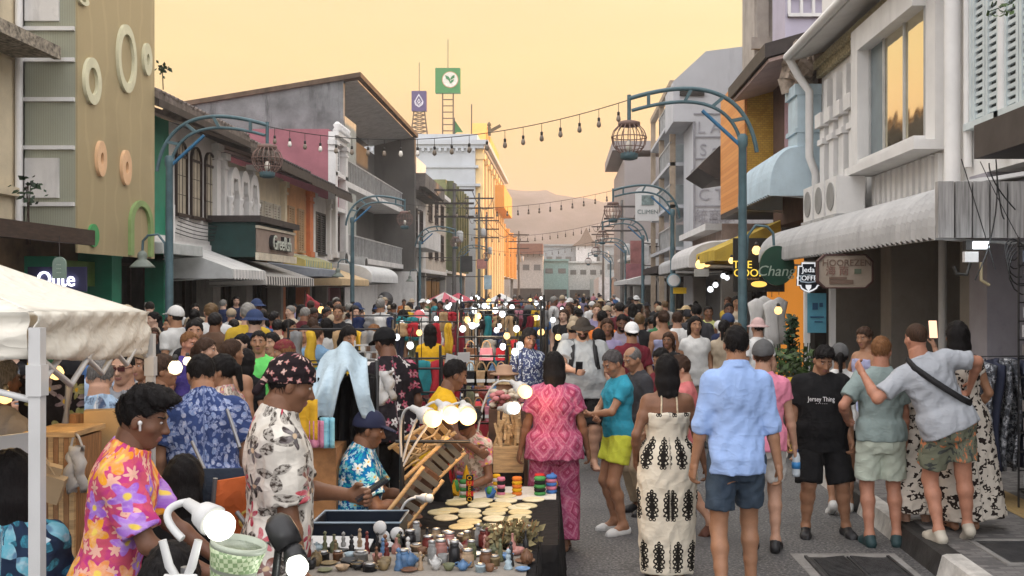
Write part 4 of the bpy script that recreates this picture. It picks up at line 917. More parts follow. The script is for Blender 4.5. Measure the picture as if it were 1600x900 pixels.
for (px, py0, py1, side) in ((710, 184, 213, 1), (737, 163, 208, -1)):
    a = at(px, py0, 104); t = thing('flag_pole', (a.x, 104, 17.3), 'thin roof pole with small green pennant beside the leaf sign' if side > 0 else 'thin dark pole with a limp flag at the bank corner', 'flag pole')
    m = MB(); m.tube([(a.x, 104, 17.3), (a.x, 104, a.z)], .06, 5); m.build('pole', DKROOF, t); z_ = a.z - (.2 if side > 0 else 3.2)
    m = MB(); m.prism([(0, 0), (.9+.0*side, -1.3), (.25, -1.25), (0, -1.5)], lambda p, q_, d: (a.x+p, 104+d+.1*math.sin(p*5), z_+q_), -.01, .01); m.build('flag', mat('pennant_green', (.05, .18, .06), .7), t)
# ================================================================== right side
RX = 4.8; FR = Fac(RX, -1)
PBL = mat('pale_blue_shutter', (.52, .58, .585), .55, .1, 3)
# nearest: pale blue shutters above a dark canopy
t = thing('shuttered_building', (RX+3, 9, 0), 'white building with tall pale blue louvred shutters at the right edge', 'building')
mb = MB(); FR.box(mb, 2, 12.1, -8, 0, 3.3, 11); mb.build('upper_wall', WHITE2, t)
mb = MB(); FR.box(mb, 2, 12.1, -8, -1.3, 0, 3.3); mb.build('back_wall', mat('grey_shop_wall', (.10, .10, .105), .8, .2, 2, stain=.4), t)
for a in (8.0, 9.15, 10.3, 11.15): win(FR, t, a, a+.72, 3.9, 5.9, 'shutter', PBL, mat('dark_gap', (.05, .06, .06), .8)); 
for a in (9.05, 10.2, 11.06, 12.0): mb = MB(); mb.tube([FR.pt(a, .06, 3.4), FR.pt(a, .06, 9)], .05, 8); mb.build('half_column', WHITE2, t)
mb = MB(); FR.box(mb, 2, 8.6, .0, 1.35, 3.06, 3.34); mb.build('dark_canopy', mat('dark_canopy_sheet', (.055, .045, .042), .6, .2), t)
mb = MB(); FR.box(mb, 11.6, 12.1, -1.3, .0, .15, 3.3); mb.build('pillar', mat('violet_white', (.34, .325, .36), .7, .1, 2, stain=.5), t)
mb = MB(); FR.box(mb, 9.3, 9.75, -1.3, -.2, .15, 3.3); mb.build('dark_pillar', mat('dark_grey_pillar', (.11, .11, .115), .7, .2), t)
# white building with golden window
t = thing('white_building', (RX+4, 15.5, 0), 'white stucco building with a wide window mirroring the golden sky', 'building')
mb = MB(); FR.box(mb, 12.1, 19, -8, 0, 3.2, 9.5); mb.build('upper_wall', WHITE2, t)
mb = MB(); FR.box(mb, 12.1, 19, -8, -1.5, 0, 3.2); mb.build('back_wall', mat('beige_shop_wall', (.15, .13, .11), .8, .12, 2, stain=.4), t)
for a in (12.15, 15.3, 18.4):
    mb = MB(); FR.box(mb, a, a+.5, -1.5, -.1, .15, 3.2); mb.build('pillar', mat('pillar_beige', (.27, .245, .215), .75, .1, 2, stain=.4), t)
for a, b in ((12.8, 15.2), (15.9, 18.3)):
    mb = MB(); FR.box(mb, a, b, -1.499, -1.4, .15, 2.75); k = .3
    while k < 2.7: FR.box(mb, a, b, -1.4, -1.385, k, k+.03); k += .12
    mb.build('roller_shutter', mat('roller_dark', (.07, .068, .066), .6, .2), t)
mb = MB(); mb.lathe([(.09, 0), (.09, .06), (.06, .12), (.055, 2.6), (.09, 2.7)], FR.pt(13.9, -.35, .15), 12); mb.build('thin_column', WHITE2, t)
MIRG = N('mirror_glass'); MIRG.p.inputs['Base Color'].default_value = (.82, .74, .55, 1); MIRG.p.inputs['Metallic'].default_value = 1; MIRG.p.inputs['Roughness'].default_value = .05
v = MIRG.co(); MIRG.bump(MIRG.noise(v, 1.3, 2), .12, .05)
wy0, wy1, wz0, wz1 = 13.15, 15.6, 3.95, 5.62
mb = MB()
FR.box(mb, wy0-.35, wy0, .001, .15, wz0-.1, wz1+.35); FR.box(mb, wy1, wy1+.35, .001, .32, wz0-.1, wz1+.35); FR.box(mb, wy0, wy1, .001, .32, wz1, wz1+.35); FR.box(mb, wy0-.35, wy1+.35, .001, .42, wz0-.22, wz0-.1); FR.box(mb, wy0, wy1, .001, .30, wz0-.1, wz0)
wo = mb.build('window', WHITE2, t)
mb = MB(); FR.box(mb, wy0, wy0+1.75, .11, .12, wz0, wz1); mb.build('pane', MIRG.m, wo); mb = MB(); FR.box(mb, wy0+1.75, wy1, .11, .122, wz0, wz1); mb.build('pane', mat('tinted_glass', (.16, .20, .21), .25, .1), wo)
mb = MB()
for a in (wy0+.02, wy0+.83, wy0+1.72, wy1-.06): FR.box(mb, a, a+.05, .123, .15, wz0, wz1)
mb.build('glazing_bar', METALR, wo)
mb = MB(); k = wy0-.2
while k < wy1+.2: FR.box(mb, k, k+.13, .001, .06, 3.0, 3.7); k += .24
FR.box(mb, wy0-.4, wy1+.4, .001, .14, 2.86, 3.0); mb.build('fluted_panel', WHITE2, t)
for k in range(4):
    u = 16.2+k*.62; mb = MB(); FR.box(mb, u, u+.30, .001, .20, 3.0, 5.0); FR.box(mb, u-.05, u+.35, .001, .28, 4.86, 5.1); FR.box(mb, u-.03, u+.33, .001, .24, 4.55, 4.65); FR.box(mb, u+.04, u+.26, .001, .14, 5.1, 5.7); mb.build('half_column', WHITE2, t)
    mb = MB(); FR.box(mb, u+.33, u+.60, .001, .012, 3.4, 5.5); mb.build('slit_window', DARK, t)
mb = MB(); FR.box(mb, 12.2, 19.0, .001, .10, 5.9, 6.05); FR.box(mb, 12.2, 19.0, .001, .16, 6.05, 6.2); mb.build('frieze', mat('ornate_frieze', (.42, .36, .22), .7, .5, 25, .5, 30), t)
m = MB(); m.prism([(-.7, 6.55), (.62, 6.18), (.66, 6.34), (-.7, 6.8)], lambda a, b, d: FR.pt(d, a, b), 12.3, 18.9); m.build('eave', WHITE2, t)
m = MB(); m.tube([FR.pt(18.8, .70, 6.24), FR.pt(12.3, .70, 6.24)], .07, 8); m.build('gutter', WHITE2, t)
m = MB(); m.tube([FR.pt(18.75, .66, 6.2), FR.pt(18.75, .5, 5.9), FR.pt(18.72, .3, 5.6), FR.pt(18.72, .3, 4.4), FR.pt(18.74, .18, 4.1), FR.pt(18.74, .18, 2.9)], .075, 10); m.build('drain_pipe', WHITE2, t)
m = MB(); m.tube([FR.pt(12.25, .14, 9), FR.pt(12.25, .14, 3.2)], .10, 10); m.build('drain_pipe', WHITE2, t)
# air conditioners on the wall
for k, u in enumerate((16.0, 16.75, 17.5)):
    b = Vector(FR.pt(u, .05, 3.12)); a = thing('air_conditioner', b, ('nearest', 'middle', 'farthest')[k] + ' of three white air conditioner units above the ribbed awning', 'air conditioner', 'air conditioners above the ribbed awning')
    mb = MB(); FR.box(mb, u-.32, u+.32, .18, .62, 3.14, 3.72); mb.build('casing', WHITE2, a)
    mb = MB(); mb.prism([(u+.22*math.cos(2*PI*j/20), 3.43+.22*math.sin(2*PI*j/20)) for j in range(20)], FR.fn(), .62, .635); mb.build('fan_grille', mat('fan_grey', (.26, .26, .25), .6), a)
    mb = MB(); FR.box(mb, u-.34, u+.34, .0, .66, 3.06, 3.135); mb.build('bracket', METALR, a)
# big ribbed awning
awning(FR, 9.85, 18.6, .0, 1.22, 3.02, 2.44, mat('ribbed_sheet', (.40, .395, .385), .5, .12, 2, .05, stain=.45), 'ribbed_awning', 'long curved grey ribbed metal awning on the right buildings', curved=True, rib=.16, val=.12, end=False)
m = MB()
for k in range(7): FR.box(m, 9.80-.004*k, 9.86, .05+k*.17, .05+k*.17+.15, 2.46, 3.0-.0*k)
tag(m.build('awning_end_sheet', mat('zinc_end', (.36, .35, .34), .45, .3, 6, stain=.4, stretch=(6, 1, .3))), 'grey corrugated zinc sheet closing the near end of the ribbed awning', 'sheet')
# blue awning house
t = thing('eave_house', (RX+4, 21, 0), 'dark house with wide black eaves and a pink carved shutter above the blue awning', 'building')
mb = MB(); FR.box(mb, 19, 23.4, -8, 0, 3.4, 6.6); mb.build('upper_wall', mat('plum_wall', (.11, .06, .045), .7, .2), t)
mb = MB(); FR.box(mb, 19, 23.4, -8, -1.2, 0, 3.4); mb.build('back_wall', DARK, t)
m = MB(); m.prism([(-3.5, 7.6), (1.0, 6.35), (1.0, 6.62), (-3.5, 7.9)], lambda a, b, d: FR.pt(d, a, b), 19.3, 23.6); m.build('roof', DKROOF, t)
m = MB(); m.prism([(-3.5, 7.5), (.92, 6.28), (.92, 6.345), (-3.5, 7.58)], lambda a, b, d: FR.pt(d, a, b), 19.35, 23.55); m.build('soffit', mat('soffit_pink', (.45, .33, .30), .7, .1), t)
mb = MB(); FR.box(mb, 19.02, 19.8, .001, .45, 4.3, 5.75); FR.box(mb, 19.0, 19.85, .001, .5, 5.6, 5.8); FR.box(mb, 19.0, 19.84, .001, .49, 4.9, 4.98); mb.build('blue_column', mat('pale_blue_column', (.48, .60, .66), .6, .08, stain=.2), t)
mb = MB(); FR.box(mb, 20.7, 21.9, .001, .06, 4.2, 6.1); k = 20.75
while k < 21.85: FR.box(mb, k, k+.06, .06, .09, 4.25, 6.05); k += .14
mb.build('carved_shutter', mat('pink_shutter', (.45, .30, .33), .6), t)
m = MB(); rr = random.Random(3)
for k in range(26): m.obox(FR.pt(19.0+rr.uniform(0, .7), rr.uniform(.0, .5), 5.85+rr.uniform(0, .7)), (.3, .3, .25), (rr.uniform(0, 3), rr.uniform(0, 3), rr.uniform(0, 3)))
m.build('broken_stucco', mat('old_stucco', (.36, .29, .23), .9, .4, 6, .4, 20), t)
mb = MB(); FR.box(mb, 20.2, 20.5, -1.19, -1.1, 2.2, 3.35); FR.box(mb, 21.0, 22.3, -1.19, -1.1, 3.0, 3.3); mb.build('lit_transom', glow('lamp_warm_panel', (1, .55, .12), .9), t)
awning(FR, 19.0, 22.4, .0, .95, 4.62, 3.72, mat('blue_sheet', (.45, .56, .62), .55, .1, 2, stain=.25), 'blue_awning', 'pale blue corrugated awning with boxed end beside the white building', curved=True, rib=.22, val=.2)
# orange brick box sign
q = N('orange_brick'); v = q.co(); br = q.n('ShaderNodeTexBrick', {'Vector': q.n('ShaderNodeMapping', {0: v, 2: (PI/2, 0, PI/2)}).outputs[0], 'Color1': (.72, .31, .08, 1), 'Color2': (.60, .22, .05, 1), 'Mortar': (.45, .16, .05, 1), 'Scale': 5, 'Mortar Size': .02}); q.link(br.outputs[0], 'Base Color'); q.bump(br.outputs[1], -.4)
OB = q.m
q = N('yellow_brick'); v = q.co(); br = q.n('ShaderNodeTexBrick', {'Vector': q.n('ShaderNodeMapping', {0: v, 2: (PI/2, 0, 0)}).outputs[0], 'Color1': (.62, .38, .06, 1), 'Color2': (.5, .28, .04, 1), 'Mortar': (.36, .2, .04, 1), 'Scale': 5, 'Mortar Size': .02}); q.link(br.outputs[0], 'Base Color'); q.bump(br.outputs[1], -.4)
YB = q.m
t = thing('brick_building', (RX+4, 25.5, 0), 'yellow and orange brick clad box front jutting out above the pavement', 'building')
mb = MB(); FR.box(mb, 23.62, 27.2, -8, .56, 4.0, 7.0); mb.build('yellow_wall', YB, t); mb = MB(); FR.box(mb, 23.6, 27.2, .562, .62, 3.98, 7.02); mb.build('orange_front', OB, t)
mb = MB(); FR.box(mb, 23.6, 27.2, -8, -1, 0, 4); mb.build('back_wall', DARK, t); mb = MB(); FR.box(mb, 23.6, 27.2, -1, .62, 3.85, 3.975); mb.build('soffit', DKROOF, t)
# small black gabled porch roof beyond it
t = thing('porch_roof', (4.2, 28.6, 3), 'small black pitched porch roof beyond the orange brick front', 'roof')
m = MB(); m.prism([(3.7, 5.35), (4.3, 5.95), (5.2, 5.95), (5.2, 5.2), (4.2, 5.05)], lambda a, b, d: (a, d, b), 28.2, 31); m.build('gable', DKROOF, t); B((4.9, 5.2, 28.3, 30.9, 4.2, 5.05)).build('bracket', DKROOF, t)
# lavender upper building set back
t = thing('lavender_building', (9.5, 27, 0), 'tall lavender building set back above the brick front', 'building')
LAV = mat('lavender_plaster', (.44, .41, .50), .7, .07, 1, stain=.2)
B((5.15, 13, 23.75, 25.2, 7.02, 16)).build('lavender_wall', LAV, t); B((4.95, 12, 26.5, 28.3, 7.02, 17)).build('rear_wall', mat('taupe_plaster', (.38, .34, .30), .75, .12, 2, stain=.5), t)
m = MB(); [m.box(5.2, 6.9, 23.66, 23.74, 8.3+k*.45, 8.38+k*.45) for k in range(3)]; [m.box(5.2+k*.28, 5.26+k*.28, 23.65, 23.75, 8.3, 9.3) for k in range(7)]; m.build('railing', WHITE2, t)
m = MB(); m.box(4.85, 5.6, 26.38, 26.495, 8.2, 8.5); m.box(4.9, 5.5, 26.36, 26.497, 9.6, 9.9); m.box(5.0, 5.3, 26.40, 26.498, 8.5, 9.6); m.build('balcony_front', mat('taupe_plaster', ()), t)
# gabled hotel with lettered side wall
t = thing('gabled_hotel', (9, 45, 0), 'tall pale grey gabled hotel with faded lettering panels on its blank side wall', 'building')
HG = mat('hotel_grey', (.50, .51, .53), .75, .06, .8, .1, 30, stain=.25)
xa = at(1083, 0, 38).x
m = MB(); m.prism([(xa, 0), (16, 0), (16, Zat(60, 38)), (at(1165, 0, 38).x, Zat(72, 38)), (at(1103, 0, 38).x, Zat(80, 38)), (at(1052, 0, 38).x, Zat(127, 38)), (at(1052, 0, 38).x, Zat(190, 38)), (xa, Zat(190, 38))], lambda a, b, d: (a, d, b), 38, 41); m.build('wall', HG, t); B((6.6, 16, 41, 52, 0, 10.4)).build('hidden_shade_wing', HG, t)  # unseen wing added behind the hotel to block sun on the left facades
m = MB()
for py in (178, 214, 248, 286, 322, 356, 392): z_ = Zat(py, 38); m.box(xa+.02, 9, 37.96, 38, z_-.03, z_+.02)
m.box(xa, xa+.08, 37.94, 37.999, 0, Zat(190, 38)); m.build('panel_joint', mat('hotel_joint', (.28, .28, .30), .7), t)
m = MB(); m.box(at(1062, 0, 38).x, at(1100, 0, 38).x, 37.9, 38, Zat(150, 38), Zat(140, 38)); m.box(at(1062, 0, 38).x, at(1100, 0, 38).x, 37.95, 37.999, Zat(150, 38), Zat(144, 38)) if False else None; m.build('dark_window', DARK, t)
LT = mat('faded_lettering', (.34, .34, .37), .7, .1)
fnl = lambda px, py: (lambda a, b, d: Vector(at(px, py, 37.99)) + Vector((a, -d, b)))
for txt, px, py, sz in (('1C TEL', 1118, 305, .62), ('onuwu', 1113, 268, .6), ('\u7d71\u5546\u65c5', 1117, 338, .5), ('\u5927\u9152\u5e97', 1115, 350, .4), ('Tel. 076-22', 1112, 374, .36), ('L A', 1108, 200, .62), ('S a', 1108, 235, .62)):
    text_mesh(txt, sz, LT, fnl(px, py), t, 'lettering', .02)
# hotel street front balconies
FH = Fac(xa, -1)
for z_ in (3.6, 5.3, 7.0, 8.7):
    mb = MB(); FH.box(mb, 41.2, 50, -.9, .55, z_, z_+.14); mb.build('stair_landing', HG, t)
    mb = MB(); FH.box(mb, 41.2, 46, .46, .54, z_+.9, z_+.96); k = 41.3
    while k < 46: FH.box(mb, k, k+.05, .47, .53, z_+.14, z_+.9); k += .45
    mb.build('railing', METALR, t)
    mb = MB(); FH.box(mb, 43.2, 45.5, -.6, .2, z_+.14, z_+1.15); mb.build('balcony', mat('balcony_teal', (.33, .37, .37), .7, .1), t)
for u in (41.2, 45.8, 50.1):
    mb = MB(); FH.box(mb, u, u+.22, .3, .52, 0, 10.2); mb.build('frame_column', mat('frame_tan', (.38, .30, .22), .7), t)
mb = MB(); FH.box(mb, 41.1, 50.4, .28, .54, 10.2, 10.42); mb.build('frame_beam', mat('frame_tan', ()), t)
# far grey block
t = thing('grey_tower_block', (8, 88, 0), 'plain mauve grey block far down the right side', 'building')
GM = mat('mauve_grey', (.30, .27, .26), .8, .06, .5); B((at(976, 0, 81).x, 14, 81, 98, 0, Zat(245, 81))).build('wall', GM, t)
B((at(958, 0, 81).x, at(1000, 0, 81).x+4, 82, 97, Zat(232, 81), Zat(217, 81))).build('roof_slab', GM, t); m = MB(); m.box(5.4, 5.7, 83, 84, 12, 13.6); m.build('post', GM, t)
# low shops between
cols = [(.40, .30, .25), (.5, .5, .5), (.30, .35, .34), (.55, .45, .38)]
for k, (a, b, h) in enumerate(((31, 38, 4.0), (52, 60, 4.6), (60, 70, 4.2), (70, 81, 4.4))):
    shop(FR, a, b, h, 8, mat('low_shop%d' % k, cols[k], .7, .15, stain=.4), 'low_shop', ['low tan shop before the gabled hotel', 'low grey shop just past the gabled hotel', 'low green grey shop farther along the right side', 'low rosy shop in front of the mauve block'][k], zg=2.8, cornice=[(.5, h-.2, h)])
for k, (a, b, h) in enumerate(((98, 112, 3.4), (150, 175, 4), (175, 200, 4.2))):
    B((5.2, 14, a, b, 0, h)).build('wall', mat('low_shop%d' % k, ()), thing('low_shop', (8, (a+b)/2, 0), ['far single storey shop beyond the mauve block', 'very far low shop on the right near the street end', 'farthest low shop at the street end on the right'][k], 'building'))
# unseen blocks added to keep the low sun off the left facades
for a, b, h in ((29, 37.9, 17), (52.2, 80, 14)):
    tag(B((9.5, 16, a, b, 0, h)).build('shade_block', GM), 'unseen added shade block behind %s on the right' % ('the brick front and porch roof' if a < 40 else 'the far low shops'), 'building')
# ================================================================== street end
def endb(px0, px1, py, Y, m_, label, nm='end_building', feats=()):
    a = at(px0, py, Y); b = at(px1, py, Y); t = thing(nm, ((a.x+b.x)/2, Y, 0), label, 'building'); B((a.x, b.x, Y, Y+12, 0, a.z)).build('wall', m_, t)
    m = MB(); n = max(2, int((px1-px0)/14)); hh = a.z
    for i in range(n):
        for j in range(1, 2):
            x0 = a.x+(b.x-a.x)*(i+.2)/n; x1 = a.x+(b.x-a.x)*(i+.8)/n; m.box(x0, x1, Y-.06, Y, hh*(.36+.3*j), hh*(.36+.3*j)+hh*.12)
    m.build('window_row', mat('end_pane', (.10, .11, .11), .3), t); B((a.x-.2, b.x+.2, Y-.5, Y+.2, a.z-.35, a.z)).build('cornice', m_, t)
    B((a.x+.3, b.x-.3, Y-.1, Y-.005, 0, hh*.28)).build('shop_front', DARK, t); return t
endb(796, 848, 397, 190, mat('end_tan', (.42, .39, .35), .8), 'tan end house with brown hipped roof behind the gold buildings')
endb(848, 888, 405, 200, mat('end_teal', (.18, .32, .30), .6), 'teal glass shop closing the street end')
endb(888, 950, 408, 205, mat('end_white', (.55, .55, .52), .7), 'wide white and glass building in the middle of the street end')
endb(945, 985, 396, 195, mat('end_grey', (.32, .34, .34), .7), 'grey end building right of the white one')
t = endb(806, 1000, 382, 240, mat('end_slate', (.30, .33, .34), .7), 'long pale roofed hall behind the street end')
t = thing('pavilion_roof', (at(916, 370, 245).x, 245, 8), 'distant pointed thai pavilion roof above the street end', 'building')
m = MB(); c = at(916, 380, 238); m.prism([(-3.2, 0), (3.2, 0), (1.4, 1.4), (0, 4.2), (-1.4, 1.4)], lambda a, b, d: (c.x+a, d, c.z-.6+b), 237, 243); m.build('roof', mat('pavilion_brown', (.22, .16, .12), .8), t); B((c.x-2.4, c.x+2.4, 237.5, 242.5, 0, c.z-.62)).build('wall', WHITE, t)
m = MB(); m.prism([(-14, 0), (0, 0), (0, 3.2), (-11, 3.2)], lambda a, b, d: (at(848, 0, 189).x+a*.45, d, Zat(397, 189)+b*.6), 188.5, 196)
tag(m.build('brown_roof', mat('rust_roof', (.20, .09, .06), .8)), 'brown hipped roof on the tan end house', 'roof')
for k, (x, Y, h) in enumerate(((-6.6, 62, 8.5), (-6.9, 84, 10), (-7.2, 96, 9), (-5.2, 120, 9), (3.9, 68, 8), (4.1, 105, 9))):
    t = thing('utility_pole', (x, Y, 0), ('utility pole with crossbars by the balcony house', 'taller utility pole before the olive block', 'utility pole against the bank corner', 'far utility pole beyond the bank', 'utility pole on the right by the mauve block', 'farthest utility pole on the right')[k], 'utility pole'); pm_ = mat('pole_concrete', (.15, .14, .13), .8)
    MB().tube([(x, Y, 0), (x, Y, h)], [.14, .09], 8).build('pole', pm_, t)
    for j in range(3): MB().box(x-1.2, x+1.2, Y-.12, Y-.02, h-.5-j*.8, h-.38-j*.8).build('crossbar', DKROOF, t)
    m = MB(); m.lathe([(.2, 0), (.22, .1), (.22, .6), (.1, .7)], (x+.35, Y-.2, h-3.6), 10); m.build('transformer', METALR, t)
for (xa_, Ya, ha), (xb_, Yb, hb) in (((-6.6, 62, 8), (-6.9, 84, 9.5)), ((-6.9, 84, 9.5), (-7.2, 96, 8.6)), ((-7.2, 96, 8.6), (-5.2, 120, 8.6)), ((3.9, 68, 7.5), (4.1, 105, 8.6))):
    m = MB()
    for e in (-1.1, 0, 1.1): m.tube([(xa_+e+(xb_-xa_)*i/8, Ya+(Yb-Ya)*i/8, ha+(hb-ha)*i/8-1.0*4*(i/8)*(1-i/8)) for i in range(9)], .025, 4)
    tag(m.build('power_lines', mat('cable_black', (.02, .02, .02), .6)), 'sagging power lines %s' % {62: 'from the balcony house to the olive block', 84: 'from the olive block to the bank corner', 96: 'running on past the bank', 68: 'along the far right side'}[Ya], 'power lines')
# ------------------------------------------------------------------ haze
q = bpy.data.materials.new('haze_air'); q.use_nodes = True; nt_ = q.node_tree; nt_.nodes.clear(); o_ = nt_.nodes.new('ShaderNodeOutputMaterial'); pv = nt_.nodes.new('ShaderNodeVolumePrincipled')
pv.inputs['Color'].default_value = (.95, .90, .86, 1); pv.inputs['Density'].default_value = 0.0009; pv.inputs['Anisotropy'].default_value = .25; nt_.links.new(pv.outputs[0], o_.inputs['Volume'])
HAZE = B((-700, 700, -40, 1020, -2.1, 86)).build('haze', q); tag(HAZE, kind='stuff')
# ================================================================== street furniture
TEAL = mat('lamp_teal', (.075, .135, .155), .5, .2, 4, stain=.2); RUST = mat('cage_brown', (.20, .13, .11), .6, .2)
def make_lamp(label):
    t = thing('street_lamp', (0, 0, 0), label, 'street lamp', 'twin-arch lantern street lamps')
    m = MB(); m.lathe([(.16, 0), (.16, .12), (.11, .2), (.10, .75), (.075, .85), (.068, 2.6), (.062, 4.05), (.08, 4.1), (.08, 4.22), (.05, 4.26)], (0, 0, 0), 12); m.build('post', TEAL, t)
    def arc(p0, p1, p2, n=22):      # circle-ish arc through a quadratic with flat top
        return [(Vector(p0)*(1-k/n)**2 + Vector(p1)*2*(1-k/n)*(k/n) + Vector(p2)*(k/n)**2) for k in range(n+1)]
    o = arc((-.22, 0, 3.98), (-.02, 0, 5.35), (1.75, 0, 4.80)); i = arc((.02, 0, 4.1), (.22, 0, 5.05), (1.70, 0, 4.62))
    m = MB(); m.tube(o, .034, 8)
    a = m.build('arch', TEAL, t); m = MB(); m.tube(i, .028, 8); m.build('arch', TEAL, t)
    for k in (5, 10, 15, 20):
        m = MB(); m.obox((o[k]+i[min(k+0, 22)])/2, (.05, .05, (o[k]-i[k]).length), Matrix.Rotation(math.atan2((o[k]-i[k]).x, (o[k]-i[k]).z), 4, 'Y')); m.build('strut', TEAL, t)
    m = MB(); m.tube([(.05, 0, 4.1), (.62, 0, 4.62)], .03, 8); m.build('brace', mat('brace_blue', (.04, .16, .30), .5), t)
    m = MB(); m.tube([(1.74, 0, 4.86), (1.74, 0, 4.42)], .03, 8); m.build('hanger', TEAL, t)
    m = MB(); m.lathe([(.17, 0), (.17, .06), (.1, .08), (.03, .09)], (1.74, 0, 4.38), 14); lc = m.build('lantern_cap', RUST, t)
    m = MB()
    for k in range(16):
        c, s_ = math.cos(2*PI*k/16), math.sin(2*PI*k/16); m.tube([(1.74+r*c, r*s_, z) for r, z in ((.16, 4.39), (.235, 4.31), (.27, 4.21), (.25, 4.10), (.19, 4.01), (.13, 3.96))], .009, 4)
    for r, z in ((.27, 4.21), (.225, 4.055)): m.tube([(1.74+r*math.cos(2*PI*k/20), r*math.sin(2*PI*k/20), z) for k in range(21)], .009, 4)
    m.build('lantern_cage', RUST, t)
    m = MB(); m.lathe([(.07, 0), (.13, .02), (.14, .1), (.10, .12)], (1.74, 0, 3.86), 14); m.build('lantern_base', TEAL, t)
    m = MB(); m.lathe([(.03, 0), (.05, .05), (.045, .12), (.02, .16)], (1.74, 0, 4.0), 10); m.build('lamp_bulb', mat('frosted_bulb', (.7, .66, .58), .3), t)
    m = MB(); m.tube([(-.06, 0, 2.35), (-.08, 0, 2.7), (-.2, 0, 2.86), (-.38, 0, 2.84), (-.47, 0, 2.74), (-.48, 0, 2.55)], .022, 8); m.build('side_arm', TEAL, t)
    m = MB(); m.lathe([(.03, .30), (.075, .26), (.085, .2), (.07, .15), (.12, .11), (.2, .03), (.215, 0), (.2, 0), (.06, .1)], (-.48, 0, 2.27), 16); m.build('side_shade', mat('shade_greygreen', (.17, .20, .17), .5), t)
    return t
lamp = make_lamp('nearest left street lamp with double arch and cage lantern by the green shophouse')
lab = [(-7.0, 18.2, 0, None), (2.75, 15.7, PI, 'nearest right street lamp with teal post in front of the cook sign'),
  (-7.0, 34, 0, 'left street lamp with arch in front of the concrete block'), (3.2, 30, PI, 'second right street lamp arching over beside the gabled hotel'),
  (-7.0, 50, 0, 'left street lamp by the parapet house balcony'), (3.42, 44, PI, 'third right street lamp beyond the clock sign'),
  (-7.0, 70, 0, 'small far left street lamp before the olive building'), (3.65, 60, PI, 'fourth right street lamp near the mauve block'), (3.7, 80, PI, 'farthest right street lamp past the mauve block')]
for k, (x, y, rz, l) in enumerate(lab):
    o = lamp if k == 0 else copy_tree(lamp); o.location = (x, y, .15 if abs(x) > 3.9 or y < 0 else (.0 if x < 0 else .1)); o.rotation_euler = (0, 0, rz)
    if l: o['label'] = l
    if rz:
        for ch in list(o.children):
            if ch.name.startswith('side_shade'): bpy.data.objects.remove(ch)
lamp.location = (-7.0, 18.2, .1)
# nearest posts carry stickers and a yellow wrap
tag(MB().lathe([(.085, 0), (.10, .05), (.10, .2), (.08, .24)], (0, 0, 0), 10).put('post_wrap', mat('wrap_yellow', (.55, .38, .05), .6), (-7.0, 18.2, 1.0)), 'yellow plastic wrap tied round the nearest left lamp post', 'wrap')
tag(MB().lathe([(.083, 0), (.095, .03), (.095, .26), (.08, .3)], (0, 0, 0), 10).put('post_bag', mat('wrap_yellow', ()), (2.75, 15.7, .9)), 'yellow bag tied to the nearest right lamp post', 'bag')
# ---------------- string lights
CAB = mat('cable_black', ()); SOC = mat('socket_black', (.03, .028, .025), .5); BLB = mat('clear_bulb', (.75, .72, .66), .2, .03); BLK2 = mat('unlit_bulb', (.22, .18, .14), .3)
sock_me = None
def string(a, b, sag, n, label, lit=(), sc=1.0):
    a, b = Vector(a), Vector(b); t = thing('string_light', a, label, 'string light', 'festoon lights across the street')
    P = lambda f: a.lerp(b, f) - Vector((0, 0, sag*4*f*(1-f)))
    m = MB(); m.tube([P(k/30) for k in range(31)], .007*sc, 5); m.build('cable', CAB, t)
    for k in range(n):
        p = P((k+.5)/n); m = MB(); m.tube([p, p-Vector((0, 0, .14))], .006*sc, 4); m.lathe([(.02, 0), (.022, .05), (.012, .06)], p-Vector((0, 0, .19)), 6); s_ = m.build('socket', SOC, t)
        m = MB(); m.lathe([(.005, -.10), (.028, -.085), (.036, -.06), (.028, -.02), (.02, 0)], p-Vector((0, 0, .19)), 8); m.build('bulb', BLB if k in lit else BLK2, s_)
    return t
string((-5.26, 18.2, 4.88), (1.0, 15.7, 4.88), .40, 21, 'nearest festoon string of hanging bulbs between the first two street lamps', (1, 3, 8, 9))
string((-5.26, 34, 4.85), (1.45, 30, 4.9), .30, 20, 'second festoon string hanging below the hill skyline', (), .9)
string((-5.26, 50, 4.8), (1.66, 44, 4.9), .35, 20, 'third festoon string in front of the hill', (), 1.1)
string((-5.26, 70, 4.8), (1.9, 60, 4.9), .4, 18, 'fourth and smallest festoon string above the far crowd', (), 1.2)
# ---------------- left awnings and signs
WS = [mat('stripe_white', (.62, .60, .56), .7, .1), mat('stripe_black', (.03, .03, .032), .7)]
awning(FL, 24.3, 27.0, 0, 1.55, 3.05, 2.25, METALR, 'striped_awning', 'pale sheet awning with striped hanging valance beside the dark green sign box', stripes=[mat('valance_grey', (.52, .53, .52), .6, .1), mat('valance_white', (.66, .66, .64), .6, .1)])
awning(FL, 27.2, 32.4, 0, 1.5, 2.85, 2.12, WS[0], 'striped_awning', 'black and white striped awning under the dark green sign box', stripes=WS)
awning(FL, 34.5, 38.6, 0, .7, 3.25, 2.78, WS[0], 'striped_awning', 'yellow and blue green striped awning on the orange house', stripes=[mat('stripe_yellow', (.62, .50, .16), .7), mat('stripe_teal', (.16, .30, .28), .7)])
awning(FL, 32.6, 35.5, 0, 1.6, 2.85, 2.42, mat('slate_awning', (.25, .27, .30), .6, .1), 'slate_awning', 'plain slate grey awning right of the striped awnings')
awning(FL, 36.0, 41.0, 0, 1.6, 2.95, 2.15, mat('sand_awning', (.58, .43, .25), .7, .1), 'sand_awning', 'sand coloured sloping canvas awning above the lit food stall')
awning(FL, 41.2, 47.5, 0, 1.7, 3.0, 2.3, mat('white_awning', (.62, .62, .60), .6, .08), 'white_awning', 'white rounded awning below the pink house', curved=True)
